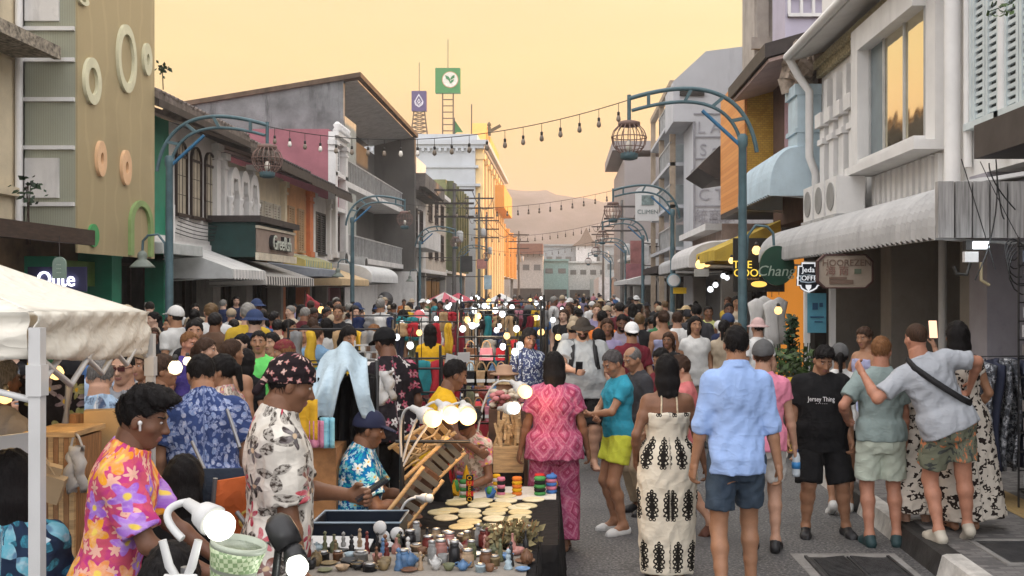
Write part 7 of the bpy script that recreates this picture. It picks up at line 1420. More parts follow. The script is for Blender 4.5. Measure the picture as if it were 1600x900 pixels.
PP['pinkseat'] = person('seated person in a pale pink patterned dress behind the wooden crafts', x=px(745, 7.6), y=7.6, z=0, H=1.5, rz=W-.5, sex='f', skin='brown', hair='crop', hat='bucket', hatmat=BLKC, pelvis=(0, 0, .52), top=dict(mat=PINKF, sleeve=.6, hem=.78), bottom=dict(mat=PINKF, kind='pants', len=1.3, flare=.03), shoes='flip', footR=(.14, .36, .085), footL=(-.14, .36, .085), armR=(.1, .34, .62), armL=(-.1, .34, .62), head=(0, .5, 0), lean=.25)
PP['check'] = person('vendor in a navy checked shirt facing us among the glowing bulbs', **std(825, 512, 11), rz=W+.2, skin='brown', hair='bob', sex='f', top=dict(mat=CHECK, sleeve=1.2, collar=True), bottom=dict(mat=DENIM, len=1.9), shoes='sneaker', head=(.2, .3, 0))
PP['yellowback'] = person('woman in a yellow top in the middle stalls', **std(672, 508, 13.2), rz=.2, sex='f', skin='tan', hair='mid', top=dict(mat=YELW, sleeve=.5), bottom=dict(mat=CHAR, len=1.9), shoes='flip')
PP['darkdress'] = person('woman in a dark dress with back turned in the left lane', **std(630, 484, 16), rz=0, sex='f', skin='tan', hair='mid', top=dict(mat=P_('ink_dress', (.025, .025, .04)), name='dress', sleeve=.4, hem=.5, flare=.05), shoes='flip')
PP['pinkhat'] = person('woman in a coral pink bucket hat and red bag in the left lane', **std(655, 486, 15), rz=W, sex='f', skin='tan', hair='mid', hat='bucket', hatmat=P_('hat_coral', (.62, .16, .17)), top=dict(mat=P_('olive_top', ()), sleeve=.5), bottom=dict(mat=CHAR, len=.6), shoes='flip')
PP['pinkcloth'] = person('person draped in a pale pink shawl in the left crowd', **std(585, 508, 12.4), rz=-.4, sex='f', skin='fair', hair='bob', hairc='ginger', top=dict(mat=P_('shawl_pink', (.52, .32, .34)), sleeve=1.2), bottom=dict(mat=CHAR, len=1.9), shoes='flip')
# ---------------------------------------------------------------- what they hold and wear
def hold(k, side): i = body_info[PP[k].name]; return i['M'] @ i['hand'][side], i
def phone(k, side, label, rot, col=(.012, .012, .015), lit=False, off=(0, 0, 0)):
    p, i = hold(k, side); p = p + Vector(off); t = thing('phone', p, label, 'phone'); Mx = Matrix.Translation(p) @ Matrix.Rotation(PP[k].rotation_euler.z, 4, 'Z') @ Matrix.Rotation(rot, 4, 'X')
    m = MB(); m.obox((0, 0, 0), (.074, .010, .152), Mx, mat('phone_case', col, .3)); m.build('case', None, t)
    m = MB(); m.obox((0, 0, 0), (.066, .002, .138), Mx @ Matrix.Translation((0, -.0062, 0)), glow('phone_screen', (1, .62, .40), 1.2) if lit else mat('phone_glass', (.02, .02, .025), .1)); m.build('screen', None, t); return t
phone('bandana', -1, 'black phone in the hand of the bandana vendor', -1.0, off=(.02, 0, .03)); phone('bucket', 1, 'black phone held by the bucket hat man', -.5, off=(0, -.01, .05)); phone('facephone', 1, 'phone in the hand of the man in violet grey', -.5, off=(0, 0, .05))
phone('spotted', 1, 'raised phone with a lit screen above the hugging friends', -.15, (.03, .03, .03), True, (0, -.02, .07))
p, i = hold('pink', 1); t = thing('water_bottle', p+Vector((0, 0, -.14)), 'clear water bottle with blue cap held by the boy in pink', 'bottle'); MB().lathe([(.028, 0), (.032, .02), (.030, .09), (.032, .14), (.024, .17), (.012, .185)], p+Vector((0, 0, -.16)), 12).build('bottle', mat('clear_plastic', (.50, .56, .60), .1, .1), t); MB().lathe([(.016, 0), (.016, .02)], p+Vector((0, 0, .025)), 10).build('cap', mat('cap_blue', (.03, .12, .45), .4), t); MB().lathe([(.0328, 0), (.0328, .05)], p+Vector((0, 0, -.10)), 12).build('wrapper', mat('wrapper_blue', (.04, .22, .50), .4), t)
# sling strap across the grey tee
def strap(k, pts, name, label, m_, r=.02, cat='strap'):
    i = body_info[PP[k].name]; q_ = [i['tw'](p) for p in pts]; m = MB()
    V = []
    for a, p in enumerate(q_):
        t_ = (q_[min(a+1, len(q_)-1)]-q_[max(a-1, 0)]).normalized(); n_ = Vector((p.x*.35, p.y - PP[k].location.z*0, 0)).normalized(); sdv = t_.cross(n_).normalized()*r; V += [p+sdv, p-sdv]
    m.add(V, [(2*a, 2*a+1, 2*a+3, 2*a+2) for a in range(len(q_)-1)], m_, True); o = m.solid(name, None, None, t=.006); o.parent = PP[k]; return o
BS = mat('strap_black', (.012, .012, .014), .7)
strap('greyman', [(-.10, -.04, 1.475), (-.095, -.115, 1.40), (-.03, -.158, 1.28), (.05, -.160, 1.16), (.13, -.150, 1.05), (.20, -.09, .98)], 'sling_strap', '', BS, .022)
for e in (1, -1): strap('bucket', [(e*.11, -.03, 1.45), (e*.125, .10, 1.39), (e*.135, .17, 1.27), (e*.16, .17, 1.13)], 'backpack_strap', '', BS, .026)
for e in (1, -1):
    i = body_info[PP['dress'].name]; m = MB(); m.tube([i['tw'](p) for p in ((e*.055, -.075, 1.44), (e*.058, -.112, 1.36), (e*.062, -.122, 1.26))], .006, 6, mat('bead_strap', (.62, .52, .36), .5, .3, 60)); o = m.build('strap', None); o.parent = PP['dress']
i = body_info[PP['dress'].name]; zz = 1.238; s_ = PP['dress']; m = MB(); ring = [(.158*math.cos(2*PI*k/28), -.0+.119*math.sin(2*PI*k/28)) for k in range(29)]; sH = 1.0
m.tube([i['tw']((a, b, zz)) for a, b in ring], .014, 8, mat('band_dark', (.03, .022, .018), .8)); o = m.build('dress_band', None); o.parent = PP['dress']
# chest script on the black tee, laid on the cloth
from mathutils.bvhtree import BVHTree
def on_cloth(k, txt, size, z0, sx=1.0):
    i = body_info[PP[k].name]; sh_ = [c for c in PP[k].children if c.name.startswith('shirt')][0].data; bv = BVHTree.FromPolygons([v.co.copy() for v in sh_.vertices], [tuple(p.vertices) for p in sh_.polygons])
    def fn(a, b, d):
        p = i['tw']((-a+.03, 0, z0+b)); h = bv.ray_cast(Vector((p.x, .6, p.z)), Vector((0, -1, 0))); return (h[0] if h[0] else p) + Vector((0, .004+d, 0))
    cu = text_mesh(txt, size, mat('print_white', (.7, .7, .7), .6), fn, PP[k], 'chest_print', .002, sx=sx)
    for v_ in cu.data.vertices: v_.co = v_.co + PP[k].location
on_cloth('boy', 'Jersey Thing', .058, 1.235, .8); on_cloth('boy', '- - - - - -', .03, 1.20)
# earbud
i = body_info[PP['purple'].name]; m = MB(); m.lathe([(.003, -.022), (.0045, -.02), (.0045, 0), (.008, .004), (.008, .012), (.003, .016)], i['hw']((.088, .012, -.012)), 8, mat('earbud_white', (.75, .75, .74), .3)); o = m.build('earbud', None); o.parent = PP['purple']
# hat and glasses: socks for the boy in pink
# ---------------------------------------------------------------- the crowd
CT = ocol('crowd_top', .85, .25); CB = ocol('crowd_bottom', .9, .25); CS = ocol('crowd_skin', .55, .2, 0); CHA = ocol('crowd_hair', .5, .4)
specs = [dict(sex='m', hair='objcol', top=dict(mat=CT, sleeve=.6), bottom=dict(mat=CB, len=.8)), dict(sex='f', hair='long', hairc='black', top=dict(mat=CT, sleeve=.4), bottom=dict(mat=CB, len=.5)),
  dict(sex='f', hair='bun', hairc='black', top=dict(mat=CT, sleeve=.1), bottom=dict(mat=CB, len=1.9)), dict(sex='m', hair='objcol', girth=1.2, belly=.04, top=dict(mat=CT, sleeve=.7), bottom=dict(mat=CB, len=.9), armR=(.1, .35, 1.1)),
  dict(sex='m', hair='objcol', hat='cap', hatmat=ocol('crowd_hat', .8), top=dict(mat=CT, sleeve=.6), bottom=dict(mat=CB, len=1.9)), dict(sex='f', hair='mid', hairc='brown', top=dict(mat=CT, name='dress', sleeve=.3, hem=.45, flare=.05)),
  dict(sex='m', hair='objcol', hat='bucket', hatmat=ocol('crowd_hat', .8), top=dict(mat=CT, sleeve=.6), bottom=dict(mat=CB, len=.8)), dict(sex='f', hair='pony', hairc='black', top=dict(mat=CT, sleeve=.5), bottom=dict(mat=CB, len=.6), armL=(-.1, .32, 1.15)),
  dict(sex='m', hair='objcol', lean=.12, top=dict(mat=CT, sleeve=1.6), bottom=dict(mat=CB, len=1.9), head=(.3, .3, 0)), dict(sex='f', hair='bob', hairc='black', hat='straw', hatmat=mat('straw', (.46, .34, .18), .8, .2, 20), top=dict(mat=CT, sleeve=.5), bottom=dict(mat=CB, len=1.9))]
HN = ['dark haired man', 'long haired woman', 'woman with a bun', 'stocky man', 'man in a cap', 'woman in a dress', 'man in a bucket hat', 'woman with a ponytail', 'long sleeved man', 'woman in a straw hat']
protos = []
for k, sp_ in enumerate(specs):
    b = person('crowd', 0, -5, H=1.68 if sp_['sex'] == 'm' else 1.58, vox=.015, face=True, skin=CS, shoes='clog', shoemat=SNB, name='person', **sp_); protos.append(b)
TOPC = [('black', (.015, .015, .017)), ('white', (.62, .62, .60)), ('grey', (.24, .25, .26)), ('navy', (.02, .03, .08)), ('red', (.40, .04, .05)), ('blue', (.07, .16, .36)), ('pale blue', (.36, .46, .60)), ('green', (.06, .20, .09)), ('yellow', (.60, .40, .04)), ('orange', (.60, .18, .04)), ('pink', (.55, .24, .29)), ('beige', (.46, .38, .28)), ('brown', (.12, .07, .045)), ('maroon', (.15, .025, .035)), ('teal', (.04, .22, .25)), ('lavender', (.32, .28, .44))]
WT = [22, 22, 11, 8, 4, 6, 5, 3, 3, 3, 5, 8, 5, 4, 3, 3]
SKC = [(.36, .195, .115), (.22, .11, .065), (.15, .07, .045), (.52, .32, .23), (.58, .38, .28), (.42, .23, .15)]
HCC = [(.012, .01, .01), (.012, .01, .01), (.02, .015, .012), (.05, .028, .018), (.14, .085, .04), (.25, .24, .22)]
rr = random.Random(21)
cand = []
def lane(x0, x1, y0, y1, n, zone, zl=0, dmin=.5, ln=0):
    for _ in range(n*6):
        if sum(1 for c in cand if c[2] == zone) >= n: break
        x = rr.uniform(x0, x1); y = rr.uniform(y0, y1)
        if y > 26: x = x*(1+ln)
        if all((x-a[0])**2+(y-a[1])**2 > dmin*dmin*(1 if y < 30 else .6) for a in cand) and all((x-o.location.x)**2+(y-o.location.y)**2 > .34 for o in PP.values()): cand.append((x, y, zone, zl))
lane(-5.9, -3.4, 7.6, 12, 13, 'just beyond the white tent', dmin=.62)
lane(-6.3, -3.3, 12, 18, 30, 'before the first left lamp post')
lane(-6.4, -3.2, 18, 27, 34, 'near the left striped awnings')
lane(-8.0, -6.9, 17, 30, 6, 'on the left pavement', .15)
lane(-6.4, -3.0, 27, 42, 24, 'below the concrete block')
lane(-2.4, -.4, 17, 27, 9, 'among the middle bulb stalls')
lane(.1, 2.5, 12, 17, 22, 'before the first right lamp post')
lane(.0, 2.6, 17, 26, 30, 'in lane by the brick front')
lane(-.4, 2.8, 26, 40, 30, 'in lane before gabled hotel')
lane(3.0, 4.2, 17, 30, 5, 'under the right canopies', .15)
lane(-5.5, 3.0, 42, 62, 36, 'in far crowd before mauve block', dmin=.7)
lane(-4.5, 3.0, 62, 95, 20, 'in farthest crowd near bank', dmin=.8)
used = set(); n_c = 0
for (x, y, zone, zl) in cand:
    for _ in range(40):
        k = rr.choices(range(10), [16, 14, 10, 13, 9, 10, 5, 11, 10, 2])[0]; ci = rr.choices(range(16), WT)[0]
        if (k, ci, zone) not in used: break
    used.add((k, ci, zone)); far = y > 40
    o = protos[k]; c = o.copy(); C.objects.link(c); sk = rr.choice(SKC); hc_ = rr.choice(HCC)
    c.location = (x, y, zl); right = x > -.8; c.rotation_euler = (0, 0, (rr.gauss(0, .5) if rr.random() < (.62 if right else .5) else PI+rr.gauss(0, .5)) if rr.random() < .8 else rr.uniform(-3, 3)); s_ = rr.uniform(.88, 1.08); c.scale = (s_*rr.uniform(.95, 1.1), s_, s_)
    c.color = (*sk, 1); c['label'] = ('%s in %s top %s' % (HN[k], TOPC[ci][0], zone)) if k != 5 else 'woman in a %s dress %s' % (TOPC[ci][0], zone); c['category'] = 'person'; c['group'] = 'market crowd ' + zone
    b_ = rr.uniform(.7, 1.12); col = tuple(v*b_ for v in TOPC[ci][1]); bc = rr.choice([(.015, .015, .017), (.03, .04, .07), (.25, .2, .14), (.05, .05, .055), (.4, .38, .35)])
    for ch in list(o.children):
        nm = ch.name.split('.')[0]
        if far and nm in ('shoe',): continue
        d = ch.copy(); C.objects.link(d); d.parent = c; d.color = (*(col if nm in ('shirt', 'dress') else bc if nm == 'shorts' else hc_ if nm == 'hair' else rr.choice([(.6, .6, .58), (.02, .02, .025), (.4, .32, .22), (.03, .05, .12)])), 1)
    n_c += 1
for o in protos:
    for ch in list(o.children): bpy.data.objects.remove(ch)
    bpy.data.objects.remove(o)
# ================================================================== market stalls and goods
BLKT = plain('cloth_black_table', (.014, .013, .013)); WOODP = mat('pale_wood', (.50, .33, .16), .6, .25, 8, .15, 40, stretch=(1, 1, 8)); WOODM = mat('mid_wood', (.30, .15, .06), .6, .3, 8, .15, 40, stretch=(1, 8, 1)); WOODK = mat('brown_wood', (.10, .05, .028), .6, .3, 8); CHROME = mat('bare_steel', (.22, .22, .23), .4, .1, metal=.6); NAVYP = mat('navy_plastic', (.008, .013, .024), .45); WPL = mat('white_plastic', (.50, .50, .49), .4, .06); BKP = mat('black_plastic', (.015, .015, .016), .4)
rr = random.Random(9)
# ---------------- white pop-up tent on the left
TF = plain('tent_canvas', (.66, .63, .55), .04); Nn, Ff = Vector((-1.72, 3.3, 0)), Vector((-2.2, 5.4, 0)); N2, F2 = Nn+Vector((-2.3, -.35, 0)), Ff+Vector((-2.3, -.25, 0)); zt = {0: 1.884, 1: 1.842}; zb = {0: 1.733, 1: 1.625}; PK = Vector((-3.15, 4.3, 2.36))
t = thing('pop_up_tent', (-2.9, 4.3, 0), 'cream white pop up tent canopy on white posts at the left edge', 'tent'); m = MB()
Z_ = lambda p, z: Vector((p.x, p.y, z))
rim = [Z_(Nn, zt[0]), Z_(Ff, zt[1]), Z_(F2, zt[1]), Z_(N2, zt[0])]; low = [Z_(Nn, zb[0]), Z_(Ff, zb[1]), Z_(F2, zb[1]), Z_(N2, zb[0])]
for k in range(4):
    a, b = rim[k], rim[(k+1) % 4]
    def rf(u, v, a=a, b=b): p = a.lerp(b, u).lerp(PK, v*.999); return p-Vector((0, 0, .16*math.sin(PI*u)*(1-v)*v*2+.10*v*(1-v)))
    m.grid(rf, 24, 14)
m.solid('roof', TF, t, t=.004)
for k in range(4):
    a, b, c, d = rim[k], rim[(k+1) % 4], low[k], low[(k+1) % 4]; n_ = (b-a).cross(Vector((0, 0, 1))).normalized(); m = MB()
    m.grid(lambda u, v, a=a, b=b, c=c, d=d, n_=n_: a.lerp(b, u).lerp(c.lerp(d, u), v)+n_*(.012*math.sin(u*17+v*5)*v+.010*math.sin(v*9+u*3)+.006*math.sin(u*40+v*14)+.012)-Vector((0, 0, .02*math.sin(PI*u)*v)), 40, 10); m.solid('valance', TF, t, t=.004)
for p, z in ((Nn, zb[0]+.1), (Ff, zb[1]+.1), (N2, zb[0]+.1), (F2, zb[1]+.1)):
    m = MB(); w_ = .019; q_ = p+Vector((.025, 0, 0)); m.box(q_.x-w_, q_.x+w_, p.y-w_, p.y+w_, 0.0, z); m.box(q_.x-w_*1.3, q_.x+w_*1.3, p.y-w_*1.3, p.y+w_*1.3, z-.22, z-.12); m.build('post', WPL, t)
for a, b in ((Nn, Ff), (N2, F2), (Nn, N2), (Ff, F2)):
    m = MB(); z0 = 1.60
    for k in range(4): p, q_ = a.lerp(b, k/4), a.lerp(b, (k+1)/4); m.tube([Z_(p, z0), Z_(q_, z0+.16)], .012, 5); m.tube([Z_(p, z0+.16), Z_(q_, z0)], .012, 5)
    m.build('truss', WPL, t)
# ---------------- lamps with visible glow
def glow_bulb(p, d, r, kind, L=1.3):
    d = Vector(d).normalized(); M = d.to_track_quat('Z', 'Y').to_matrix(); m = MB(); m.lathe([(r*.62, 0), (r*.85, r*.35), (r, r*.9), (r*.92, r*1.3), (r*.6, r*1.65), (r*.1, r*1.75)], p, 16, M=M); return m
def point(p, e, col, parent, r=.05):
    l = bpy.data.lights.new('lamp_light', 'POINT'); l.energy = e; l.color = col; l.shadow_soft_size = r; o = bpy.data.objects.new('lamp_light', l); C.objects.link(o); o.parent = parent; o.location = Vector(p) - base_of(parent)
def clip_lamp(p, d, r, kind, label, arm=None, shade=WPL, e=0, col=(1, 1, 1), g=None):
    p = Vector(p); d = Vector(d).normalized(); t = thing('clip_lamp', p, label, 'lamp', g); M = d.to_track_quat('Z', 'Y').to_matrix()
    mt_ = {'warm': glow('clip_warm', (1, .66, .32), 1.7), 'cool': glow('clip_cool', (1, 1, .90), 1.5), 'off': mat('frosted_bulb', ())}[kind]
    glow_bulb(p, d, r, kind).build('bulb', mt_, t)
    MB().lathe([(r*.25, -r*2.6), (r*.36, -r*2.5), (r*.45, -r*1.4), (r*.85, -r*.9), (r*1.05, r*.15), (r*.95, r*.2), (r*.5, -r*.2)], p, 16, M=M).build('shade', shade, t)
    if arm: m = MB(); m.tube([p-d*r*2.5]+[Vector(a) for a in arm], .008, 6); m.build('gooseneck', shade if shade is WPL else CHROME, t)
    if e: point(p+d*r*2.6, e, col, t, r)
    return t
def curve(a, b, c, n=10): a, b, c = Vector(a), Vector(b), Vector(c); return [a*(1-i/n)**2+b*2*(i/n)*(1-i/n)+c*(i/n)**2 for i in range(n+1)]
p = at(330, 812, 2.0); d0 = Vector((.75, -.45, -.32)); e0 = p-d0.normalized()*.078; c0 = at(285, 842, 2.0)
clip_lamp(p, d0, .030, 'cool', 'large white clip lamp glowing in the foreground left of centre', curve(e0, at(235, 795, 2.02), c0, 12), e=.5, col=(.97, 1, .94))
t = thing('white_clip', c0, 'white plastic spring clip holding the foreground lamp', 'clip'); m = MB()
for e in (1, -1): m.tube([c0+Vector((e*.035, -.01, .0)), c0+Vector((e*.022, -.01, -.05)), c0+Vector((e*.004, 0, -.085)), c0+Vector((-e*.010, 0, -.13))], [.008, .009, .007, .006], 8)
m.build('jaw', WPL, t); m = MB(); m.tube([c0+Vector((-.03, -.012, -.078)), c0+Vector((.03, -.012, -.078))], .013, 8); m.build('spring', WPL, t)
m = MB(); m.tube([c0+Vector((0, .02, -.06)), c0+Vector((0, .02, -1.3))], .011, 8); tag(m.build('lamp_pole', CHROME), 'thin steel pole carrying the white spring clip', 'pole')
p = at(461, 872, 2.25); clip_lamp(p, (.35, -.55, -.75), .025, 'cool', 'small glowing bulb in a black spot housing at the bottom edge', None, BKP, e=.5, col=(.97, 1, .94)); m = MB(); m.lathe([(.030, -.01), (.033, .02), (.030, .05), (.018, .065)], p+Vector((-.022, .02, .03)), 16, M=Vector((-.5, .25, .8)).to_track_quat('Z', 'Y').to_matrix()); m.tube([p+Vector((-.04, .03, .05)), p+Vector((-.06, .04, -.1)), p+Vector((-.06, .04, -1.0))], .010, 6); tag(m.build('spot_housing', BKP), 'black metal spot lamp body behind the small glowing bulb', 'lamp')
t = thing('woven_basket', at(362, 905, 2.2), 'pale green woven tapered basket with white plastic rim in the foreground', 'basket'); p = t.location.copy(); M = Matrix.Rotation(R(12), 3, 'Y'); q = N('green_weave'); v = q.co((1, 1, 1)); wv_ = q.n('ShaderNodeTexChecker', {'Vector': v, 'Scale': 105.0, 'Color1': (.46, .54, .34, 1), 'Color2': (.20, .29, .14, 1)}).outputs[0]; q.link(wv_, 'Base Color'); q.bump(wv_, .6, .01)
m = MB(); m.lathe([(.03, -.05), (.045, 0), (.056, .055), (.06, .07)], p, 20, M=M); m.build('weave', q.m, t); m = MB(); m.lathe([(.060, .07), (.060, .082), (.054, .082), (.050, .02), (.01, .015)], p, 20, M=M); m.build('rim', mat('rim_sage', (.36, .40, .32), .5), t)
for k, (px_, py_, dd, lb) in enumerate(((668, 650, (.75, -.5, -.3), 'leftmost of the three warm clip lamps over the wooden crafts'), (700, 643, (.55, -.7, -.35), 'middle one of the three warm clip lamps over the wooden crafts'), (729, 645, (.25, -.85, -.35), 'rightmost of the three warm clip lamps over the wooden crafts'))):
    p = at(px_, py_, 6.0); clip_lamp(p, dd, .052, 'warm', lb, curve(p-Vector(dd).normalized()*.13, p+Vector((-.2, .1, .05)), at(628, 720+k*6, 6.2)), e=5, col=(1, .58, .25), g='warm clip lamps over the crafts')
p = at(815, 608, 7.4); clip_lamp(p, (.6, -.6, -.35), .05, 'warm', 'single warm clip lamp left of the woman in pink', curve(p+Vector((-.1, .08, .05)), p+Vector((-.3, .15, .1)), p+Vector((-.35, .15, -.5))), e=4, col=(1, .58, .25))
p = at(797, 638, 7.2); clip_lamp(p, (.7, -.6, .1), .045, 'cool', 'white clip lamp just under the single warm one', None, e=.8, col=(.95, 1, 1))
p = at(665, 778, 5.8); clip_lamp(p, (.9, -.2, -.05), .026, 'off', 'unlit white clip lamp on a bent arm by the wooden crafts', curve(p+Vector((-.06, 0, 0)), at(620, 780, 5.8), at(620, 850, 5.8)))
t = thing('clip_fan', at(608, 852, 4.95), 'unlit cluster of round white lamp heads on the trinket table', 'lamp'); p = t.location.copy()
for a, b, c in ((-.03, .0, .04), (.035, .02, .05), (.0, -.02, -.01), (.03, .0, -.03), (-.045, 0, .085)): m = MB(); m.lathe([(.008, -.02), (.03, -.012), (.034, 0), (.028, .008)], p+Vector((a, b, c)), 14, M=Vector((a*4, -1, .3)).to_track_quat('Z', 'Y').to_matrix()); m.build('lamp_head', WPL, t)
m = MB(); m.tube([p+Vector((0, 0, .03)), p+Vector((0, .01, -.1))], .008, 6); m.tube(curve(p, p+Vector((-.12, -.05, -.02)), p+Vector((-.1, -.1, -.15))), .006, 6); m.build('stem', WPL, t)
for px_, py_, Y, kd, r, lb in ((62, 588, 4.7, 'warm', .035, 'left warm bulb glowing under the tent roof'), (88, 582, 4.9, 'warm', .035, 'right warm bulb glowing under the tent roof'), (8, 620, 4.3, 'warm', .03, 'warm bulb at the far left under the tent'), (274, 574, 6.4, 'soft', .045, 'big pale bulb left of the woman with pink flowers'), (293, 564, 6.6, 'soft', .03, 'small pale bulb above the leaf print man')):
    b_ = bulb(at(px_, py_, Y), kd, r, lb, 'hanging_bulb', group='bulbs by the tent'); point(at(px_, py_, Y-.12), 1.5, (1, .65, .3), b_) if kd == 'warm' else None
# ---------------- trinket table
def table(x0, x1, y0, y1, h, label, m_=BLKT, drop=True, name='stall_table'):
    t = thing(name, ((x0+x1)/2, (y0+y1)/2, 0), label, 'table'); B((x0, x1, y0, y1, h-.025, h)).build('tabletop', WOODK if drop is False else m_, t)
    if drop:
        per = [(x0, y0), (x1, y0), (x1, y1), (x0, y1), (x0, y0)]; L = [0]
        for a, b in zip(per, per[1:]): L.append(L[-1]+math.hypot(b[0]-a[0], b[1]-a[1]))
        def fn(u, v):
            s_ = u*L[-1]; k = max(i for i in range(4) if L[i] <= s_+1e-9); f = (s_-L[k])/(L[k+1]-L[k]); a, b = per[k], per[k+1]; nx, ny = (b[1]-a[1])/(L[k+1]-L[k]), -(b[0]-a[0])/(L[k+1]-L[k]); o_ = .005+v*(.025+.02*math.sin(s_*19)+.012*math.sin(s_*43+1)); return (a[0]+(b[0]-a[0])*f+nx*o_, a[1]+(b[1]-a[1])*f+ny*o_, h-.0-(h-.03)*v)
        m = MB(); m.grid(fn, int(L[-1]*24), 6); m.solid('cloth_skirt', m_, t, t=.004)
    for a in (x0+.05, x1-.05):
        for b in (y0+.05, y1-.05): m = MB(); m.tube([(a, b, 0), (a, b, h-.025)], .014, 6); m.build('leg', CHROME, t)
    return t
TZ = .72; table(-1.36, -.12, 4.2, 5.28, TZ, 'low black cloth table crowded with antique trinkets in the foreground')
tag(B((-1.34, -.16, 4.24, 4.80, TZ+.001, TZ+.006)).build('display_cloth', plain('cloth_sand', (.26, .235, .205))), 'sand coloured cloth spread under the antique trinkets', 'cloth')
def lprof(kind, r, h):
    return {'jar': [(r*.8, 0), (r, h*.1), (r, h*.72), (r*.75, h*.82), (r*.78, h*.84), (r*.78, h), (r*.4, h)], 'cup': [(r*.6, 0), (r*.85, h*.3), (r, h), (r*.92, h), (r*.7, h*.3), (r*.1, h*.15)], 'bowl': [(r*.45, 0), (r*.8, h*.4), (r, h), (r*.93, h), (r*.7, h*.45), (r*.1, h*.2)], 'plate': [(r*.5, 0), (r*.7, h*.3), (r, h), (r*.96, h), (r*.6, h*.5), (.001, h*.4)],
      'bottle': [(r*.9, 0), (r, h*.08), (r, h*.5), (r*.35, h*.68), (r*.32, h*.95), (r*.4, h)], 'pot': [(r*.6, 0), (r, h*.35), (r*.9, h*.65), (r*.5, h*.78), (r*.55, h*.82), (r*.15, h*.92), (r*.18, h)], 'figure': [(r*.9, 0), (r*.95, h*.1), (r*.6, h*.35), (r*.75, h*.5), (r*.4, h*.62), (r*.55, h*.78), (r*.45, h*.92), (r*.1, h)], 'box': [(r, 0), (r, h*.7), (r*1.05, h*.72), (r*1.05, h*.9), (r*.5, h)]}[kind]
KN = {'jar': 'lidded jar', 'cup': 'cup', 'bowl': 'bowl', 'plate': 'plate', 'bottle': 'bottle', 'pot': 'teapot', 'figure': 'carved figure', 'box': 'round box'}
GC = [('black', (.018, .018, .02), .35), ('white', (.6, .6, .58), .3), ('brown', (.17, .08, .04), .5), ('dark red', (.16, .025, .02), .4), ('blue', (.10, .20, .36), .3), ('bronze', (.22, .16, .08), .45), ('tan', (.38, .27, .17), .6), ('grey', (.28, .28, .27), .5), ('pale blue', (.38, .48, .53), .3), ('rose', (.42, .2, .17), .4), ('olive', (.14, .15, .08), .5)]
def trinket(kind, ci, x, y, z, r, h, where, grp='antique trinkets on the foreground table'):
    nm, col, ro = GC[ci]; t = thing('trinket', (x, y, z), '%s %s %s' % (nm, KN[kind], where), KN[kind], grp, rr.uniform(0, 6)); m_ = mat('glaze_'+nm.replace(' ', '_'), col, ro, .3, 30)
    m = MB(); m.lathe(lprof(kind, r, h), (0, 0, 0), 16); o = m.build({'figure': 'carving', 'plate': 'dish', 'bowl': 'vessel', 'cup': 'vessel', 'jar': 'body', 'bottle': 'body', 'pot': 'body', 'box': 'body'}[kind], m_); o.parent = t
    if kind in ('jar', 'box'): m = MB(); m.lathe([(r*.82, h*1.0), (r*.84, h*1.10), (r*.3, h*1.14)], (0, 0, 0), 14); o = m.build('lid', mat('lid_metal', (.4, .4, .4), .3, metal=.7)); o.parent = t
    if kind in ('cup', 'pot'): m = MB(); m.tube([(r*.8+r*.8*math.sin(PI*i/8), 0, h*.25+h*.45*i/8) for i in range(9)], r*.12, 6); o = m.build('handle', m_); o.parent = t
    if kind == 'pot': m = MB(); m.tube([(-r*.8, 0, h*.4), (-r*1.3, 0, h*.55), (-r*1.6, 0, h*.8)], [r*.25, r*.18, r*.12], 6); o = m.build('spout', m_); o.parent = t
    if kind == 'figure': m = MB(); m.lathe([(r*.1, 0), (r*.5, r*.4), (r*.5, r*.8), (r*.1, r*1.2)], (0, 0, h*.95), 10); o = m.build('head', m_); o.parent = t
    return t
used_l = set(); ROWN = ['in the rear row of the trinket table', 'in the second row of the trinket table', 'in the middle row of the trinket table', 'in the fourth row of the trinket table', 'in the front row of the trinket table', 'in the sixth row near the table edge', 'in the back row behind the jars']
def free(kind, row):
    for _ in range(60):
        ci = rr.choice((0, 0, 0, 2, 2, 5, 5, 10, 3, 1, 4, 6, 7, 8, 9)); k = (kind, ci, row)
        if k not in used_l: used_l.add(k); return ci
    return None
for row, y in enumerate((4.92, 4.83, 4.75, 4.66, 4.57, 4.49, 5.0)):
    n = (11, 18, 19, 19, 19, 19, 9)[row]
    for i in range(n):
        x = (-.78 if row in (0, 6) else -1.28)+(.60 if row in (0, 6) else 1.10)*i/(n-1)+rr.uniform(-.02, .02); y_ = y+rr.uniform(-.03, .03)
        kind = rr.choice((['jar', 'bottle', 'jar', 'pot', 'figure', 'box'] if row in (0, 1, 6) else ['figure', 'cup', 'bowl', 'plate', 'pot', 'box', 'bowl', 'figure', 'jar']) if x > -.75 or row > 2 else ['figure', 'figure', 'pot', 'bottle'])
        ci = free(kind, row)
        if ci is None: continue
        if row == 0 and rr.random() < .6 and ('jar', 0, row) not in used_l: used_l.add(('jar', 0, row)); kind, ci = 'jar', 0
        h = {'jar': .10, 'bottle': .12, 'pot': .075, 'figure': .10, 'cup': .05, 'bowl': .035, 'plate': .012, 'box': .045}[kind]*rr.uniform(.6, 1.0); r = {'jar': .032, 'bottle': .022, 'pot': .036, 'figure': .024, 'cup': .028, 'bowl': .045, 'plate': .05, 'box': .034}[kind]*rr.uniform(.6, 1.0)
        trinket(kind, ci, x, y_, TZ+(.006 if y_ < 4.79 else .0005), r, h, ROWN[row])
LF = mat('dried_leaf', (.20, .16, .07), .7, .5, 20)
